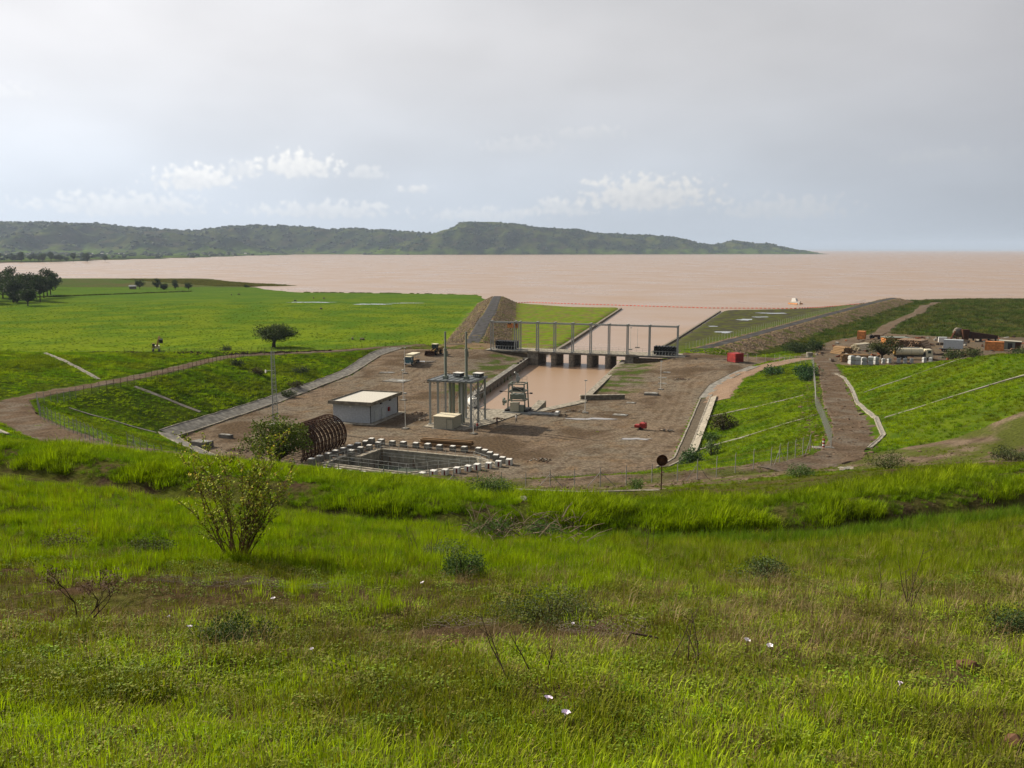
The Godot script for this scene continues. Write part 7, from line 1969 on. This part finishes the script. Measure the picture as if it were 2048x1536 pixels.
func build_grass() -> void:
	var w := Color(1, 1, 1)
	var dim := Color(0.7, 0.78, 0.7)
	var kinds := {
		"tall_grass": tuft(26, Vector2(0.22, 0.5), Vector2(0.006, 0.012), 0.12, 0.5, 0.25, w, dim, M.grass),
		"short_grass": tuft(30, Vector2(0.05, 0.16), Vector2(0.004, 0.008), 0.13, 0.7, 0.3, w, dim, M.grass),
		"dry_grass": tuft(22, Vector2(0.12, 0.42), Vector2(0.003, 0.006), 0.12, 1.1, 0.45, w, Color(0.6, 0.55, 0.5), M.straw),
		"low_herbs": herb(46, 0.17, 0.1, 0.03, w, Color(0.65, 0.72, 0.6)),
		"bank_grass": tuft(40, Vector2(0.2, 0.62), Vector2(0.016, 0.032), 0.36, 0.95, 0.4, w, dim, M.grass),
		"slope_grass": tuft(44, Vector2(0.16, 0.5), Vector2(0.035, 0.075), 0.65, 0.9, 0.35, w, dim, M.grass),
	}
	var words := {"tall_grass": "lush tall bright green grass on the near hillside", "short_grass": "short olive green grass covering the foreground", "dry_grass": "dry straw coloured grass and dead stems among the green", "low_herbs": "low clover like herbs matted over the foreground", "bank_grass": "bright tufted grass on the ditch bank and hillside edge", "slope_grass": "thick green grass on the slopes round the yard and fields"}
	var places := {}; var tints := {}
	for k in kinds:
		places[k] = []; tints[k] = PackedColorArray()
	var add := func(k: String, x: float, d: float, z: float, c: Color) -> void:
		var b := rng.randf_range(0.62, 1.4)
		if d < 30.0 and rng.randf() < 0.09: c = c.lerp(Color(0.2, 0.13, 0.05), 0.6)
		var q := Basis(Vector3.UP, rng.randf() * TAU).scaled(Vector3(z, z * rng.randf_range(0.75, 1.25), z))
		places[k].append(Transform3D(q, at(x, d, -0.01)))
		tints[k].append(Color(c.r * b, c.g * b, c.b * b))
	var lime := Color(0.245, 0.31, 0.012)
	var green := Color(0.125, 0.205, 0.012)
	var olive := Color(0.145, 0.155, 0.018)
	var teal := Color(0.11, 0.17, 0.022)
	var straw := Color(0.34, 0.27, 0.15)
	# near hillside up to the ditch
	for k in 86000:
		var d := 3.6 + 26.5 * pow(rng.randf(), 1.15)
		var x := rng.randf_range(-1, 1) * (d * 0.63 + 2.6)
		var e := along_hill(x, d)
		if e > 31.0: continue
		var n := wave.get_noise_2d(x * 22.0, d * 22.0)           # patches of a metre or two
		var m := fine.get_noise_2d(x * 40.0 + 70.0, d * 40.0)    # small patches
		var lush := smoothstep(11.0, 15.5, d + n * 6.0 + m * 3.0 + (1.0 if x > -3.0 and x < 2.0 else 0.0)) * clampf(1.05 - maxf(0.0, m) * 1.8, 0.2, 1.0)
		lush *= lerpf(1.0, 0.55, smoothstep(1.0, 5.0, x + n * 3.0))
		var bare := 0.0                                           # worn soil in the left foreground and under the nettings
		if x < -0.5 and d < 15.0: bare = smoothstep(0.0, 0.55, 1.0 - Vector2((x + 5.6) / 5.2, (d - 11.6) / 2.3).length() + m * 0.7) * 0.93
		bare = maxf(bare, smoothstep(0.02, 0.32, -m + wave.get_noise_2d(x * 9.0 + 40.0, d * 9.0) * 0.9) * (0.88 if d < 13.5 else 0.45))
		if absf(x - 0.1) < 1.6: bare = maxf(bare, smoothstep(0.0, 0.5, 1.0 - Vector2(x / 1.9, (d - 8.8) / 0.9).length()))
		if rng.randf() < bare: 
			
			var f := rng.randf()
			if f < 0.34: add.call("dry_grass", x, d, rng.randf_range(0.2, 0.5), straw * rng.randf_range(0.25, 0.7))
			elif f < 0.5: add.call("short_grass", x, d, rng.randf_range(0.4, 0.8), olive * rng.randf_range(0.5, 0.9))
			continue
		if e > 25.4 + n * 3.0 and (x > -1.5 or e > 27.6) and rng.randf() < 0.9:
			add.call("tall_grass", x, d, rng.randf_range(0.5, 1.15), teal.lerp(green, rng.randf() * 0.6) if x > -2.0 else green)
			continue
		var r := rng.randf()
		var dry := clampf(0.12 + m * 1.3 + n * 0.8 + 0.34 * smoothstep(0.4, 1.6, x + n * 2.0) * smoothstep(4.0, 2.0, absf(d - 9.5 + n * 4.0)) + (0.15 if x > 3.0 else 0.0), 0.02, 0.75) * (1.0 - lush * 0.6)
		if r < dry * 0.4:
			add.call("dry_grass", x, d, rng.randf_range(0.4, 0.95) * (0.6 if d < 7.0 else 1.0), straw * rng.randf_range(0.4, 1.1))
		elif r < lerpf(0.6, 0.92, lush):
			if lush > 0.4:
				var c: Color = green.lerp(lime, clampf(0.55 + n * 1.8, 0, 1))
				if x > 2.5: c = c.lerp(olive, 0.45)
				add.call("tall_grass", x, d, rng.randf_range(0.38, 0.72) * (1.0 + n * 0.9) * lerpf(0.75, 1.0, smoothstep(12.0, 17.0, d)), c.lerp(teal, clampf((m - 0.15) * 2.5, 0, 0.8)))
			else:
				add.call("short_grass", x, d, rng.randf_range(0.7, 1.4), olive.lerp(lime, clampf(0.4 + n * 2.2, 0, 0.95)) * (1.3 + n * 0.4))
		else:
			add.call("low_herbs", x, d, rng.randf_range(0.5, 1.1) * (1.0 if d > 6.0 else 0.8), green.lerp(olive, clampf(0.5 + m * 1.5, 0, 1)) * rng.randf_range(0.75, 1.15) * (1.15 + n * 0.6))
	# the bank beyond the ditch and the hillside down to the bench
	for k in 52000:
		var d := 29.0 + 66.0 * pow(rng.randf(), 1.3)
		var x := rng.randf_range(-1, 1) * (d * 0.6 + 2.0)
		var e := along_hill(x, d)
		if e < 31.3 or e > 92.0: continue
		var n := wave.get_noise_2d(x * 8.0, d * 8.0); var m := fine.get_noise_2d(x * 16.0, d * 16.0)
		var thin := cover(x, d) == 8
		if thin and rng.randf() > 0.07 + maxf(0.0, n) * 0.5 + (0.5 if x > 24.0 else 0.0): continue
		if x > 3.0 + n * 6.0 and e > 39.0 and rng.randf() < 0.6: continue
		if absf(x - 0.45) < 0.3 and d > 31.0 and d < 41.5: continue
		var c: Color = green.lerp(lime, clampf(0.62 + n * 1.6, 0, 1))
		if x > 3.0: c = c.lerp(olive * 0.8, clampf(0.2 + (e - 36.0) * 0.05, 0.0, 0.75))
		if m > 0.32: c = c.lerp(Color(0.05, 0.07, 0.02), 0.5)
		if n + m * 0.6 < -0.28 and rng.randf() < 0.7: continue
		add.call("bank_grass", x, d, rng.randf_range(0.35, 0.85) * (1.0 + n * 1.2) * (0.36 if e > 38.0 and x > 0.0 else 0.6 if e > 50.0 else 1.0), c)
	# slopes round the yard
	for k in 190000:
		var x := rng.randf_range(-150, 165); var d := rng.randf_range(88, 332)
		if absf(x) > d * 0.63 + 4.0: continue
		var kind := cover(x, d)
		if not kind in [0, 4]: continue
		var p := Vector2(x, d)
		var blocked := false
		for q in drain_lines:
			if gap(p, q[0]) < q[1]: blocked = true; break
		if blocked: continue
		if gap(p, line_rl) < 3.6 or gap(p, line_rr) < 3.4: continue
		if x > 44.0 and x < 92.0 and d > 205.0 and gap(p, PackedVector2Array([Vector2(47.5, 208), Vector2(52, 222), Vector2(59, 240), Vector2(69, 254), Vector2(79, 262), Vector2(88, 268)])) < 4.2: continue
		var n := wave.get_noise_2d(x * 5.0, d * 5.0); var m := fine.get_noise_2d(x * 8.0, d * 8.0)
		var c: Color = green.lerp(lime, clampf(0.45 + n * 2.4 + (0.2 if x > 20.0 else -0.1), 0, 1)) * 1.08
		c = c.lerp(olive, clampf(wave.get_noise_2d(x * 2.2 + 500.0, d * 2.2) * 2.2, 0.0, 0.6))
		if m > 0.25: c = c.lerp(Color(0.06, 0.06, 0.025), clampf((m - 0.25) * 3.0, 0, 0.6))
		if kind == 4: c = Color(0.075, 0.105, 0.022).lerp(Color(0.12, 0.12, 0.035), 0.5 + n)
		add.call("slope_grass", x, d, rng.randf_range(0.5, 1.0) * (1.3 if x < -40.0 and d > 190.0 else 0.8), c * rng.randf_range(0.85, 1.15))
	# grass breaking through the stone banks
	for k in 5200:
		var x := rng.randf_range(-32, 240); var d := rng.randf_range(290, 600)
		if cover(x, d) != 2: continue
		var g := wave.get_noise_2d(x * 7.0 + 300.0, d * 7.0)
		if g < 0.03: continue
		add.call("slope_grass", x, d, rng.randf_range(0.5, 1.0), Color(0.1, 0.13, 0.025).lerp(Color(0.14, 0.13, 0.05), rng.randf()))
	# a dark hedge line across the far meadow
	for k in 420:
		var p := Vector2(-372, 706).lerp(Vector2(-286, 806), rng.randf()) + Vector2(rng.randf_range(-2, 2), rng.randf_range(-2, 2))
		add.call("slope_grass", p.x, p.y, rng.randf_range(1.2, 3.0), Color(0.06, 0.075, 0.022))
	# coarser tufts standing in the meadow
	for k in 22000:
		var d := rng.randf_range(300, 640); var x := rng.randf_range(-0.6 * d - 5.0, -20.0)
		if cover(x, d) != 3: continue
		var n := wave.get_noise_2d(x * 2.0, d * 2.0)
		if n < -0.05 and rng.randf() < 0.7: continue
		add.call("slope_grass", x, d, rng.randf_range(0.3, 0.85), Color(0.085, 0.145, 0.015).lerp(Color(0.13, 0.17, 0.016), clampf(0.5 + n * 2.0, 0, 1)))
	# scrub towards the right shore and reeds on the spit
	for k in 16000:
		var x := rng.randf_range(100, 430); var d := rng.randf_range(300, 668)
		if cover(x, d) != 4 or x > d * 0.62: continue
		if gap(Vector2(x, d), flat(store_road)) < 4.5 or ground(x, d) < -1.2: continue
		var n := wave.get_noise_2d(x * 3.0, d * 3.0)
		add.call("slope_grass", x, d, rng.randf_range(1.2, 3.4), Color(0.06, 0.09, 0.02).lerp(Color(0.125, 0.115, 0.045), clampf(0.35 + n * 1.6, 0, 1)))
	for k in 5200:
		var u := rng.randf()
		var d := lerpf(926, 1150, u * u); var x := lerpf(-232, -430, u * u) + rng.randf_range(-70, 20)
		if ground(x, d) < -1.9: continue
		add.call("slope_grass", x, d, rng.randf_range(1.6, 3.0), Color(0.15, 0.115, 0.05).lerp(Color(0.09, 0.1, 0.03), rng.randf()))
	for k in 1800:
		var u := rng.randf()
		var p := Vector2(-187, 796).lerp(Vector2(-20, 764), u) + Vector2(0, rng.randf_range(-6, 5))
		if fine.get_noise_1d(p.x * 3.0) < 0.0: continue
		add.call("slope_grass", p.x, p.y, rng.randf_range(1.0, 2.2), Color(0.1, 0.11, 0.03))
	for k in kinds:
		stuff(k, kinds[k], places[k], tints[k], words[k], "grass" if k != "low_herbs" else "herbs")

func _ready() -> void:
	rng.seed = 20
	wave.seed = 7; wave.frequency = 0.02; wave.fractal_octaves = 4
	fine.seed = 8; fine.frequency = 0.05; fine.fractal_octaves = 3
	var cam := Camera3D.new()
	cam.name = "camera"
	cam.fov = 46.0
	cam.near = 0.2
	cam.far = 60000.0
	cam.position = Vector3(0, 36, 0)
	cam.rotation_degrees = Vector3(-8.46, 0, 0)
	add_child(cam)
	cam.current = true
	var env := Environment.new()
	env.background_mode = Environment.BG_SKY
	env.sky = Sky.new()
	var pano := PanoramaSkyMaterial.new()
	pano.panorama = sky_panorama()
	env.sky.sky_material = pano
	env.tonemap_mode = Environment.TONE_MAPPER_LINEAR
	env.tonemap_exposure = 1.65
	env.sdfgi_enabled = true
	env.ssao_enabled = true
	env.ssil_enabled = true
	env.fog_enabled = true
	env.fog_density = 0.00004
	env.fog_light_color = Color(0.78, 0.85, 0.95)
	var around := WorldEnvironment.new()
	around.name = "surroundings"
	around.environment = env
	add_child(around)
	var sun := DirectionalLight3D.new()
	sun.name = "sun"
	sun.light_energy = 1.6
	sun.light_color = Color(1.0, 0.95, 0.86)
	sun.light_angular_distance = 1.0
	sun.shadow_enabled = true
	add_child(sun)
	sun.look_at_from_position(Vector3(-0.84 * 0.86, 0.53, -0.54 * 0.86) * 100.0, Vector3.ZERO)
	make_materials()
	build_heights()
	build_ground()
	build_roads()
	build_lake()
	build_hills()
	build_gate()
	build_basin()
	build_tower()
	build_control_house()
	build_cage()
	build_pit()
	build_rake()
	build_poles()
	build_drains()
	build_fences()
	build_vehicles()
	build_store()
	build_beings()
	build_trees()
	build_shrubs()
	build_stones()
	build_grass()
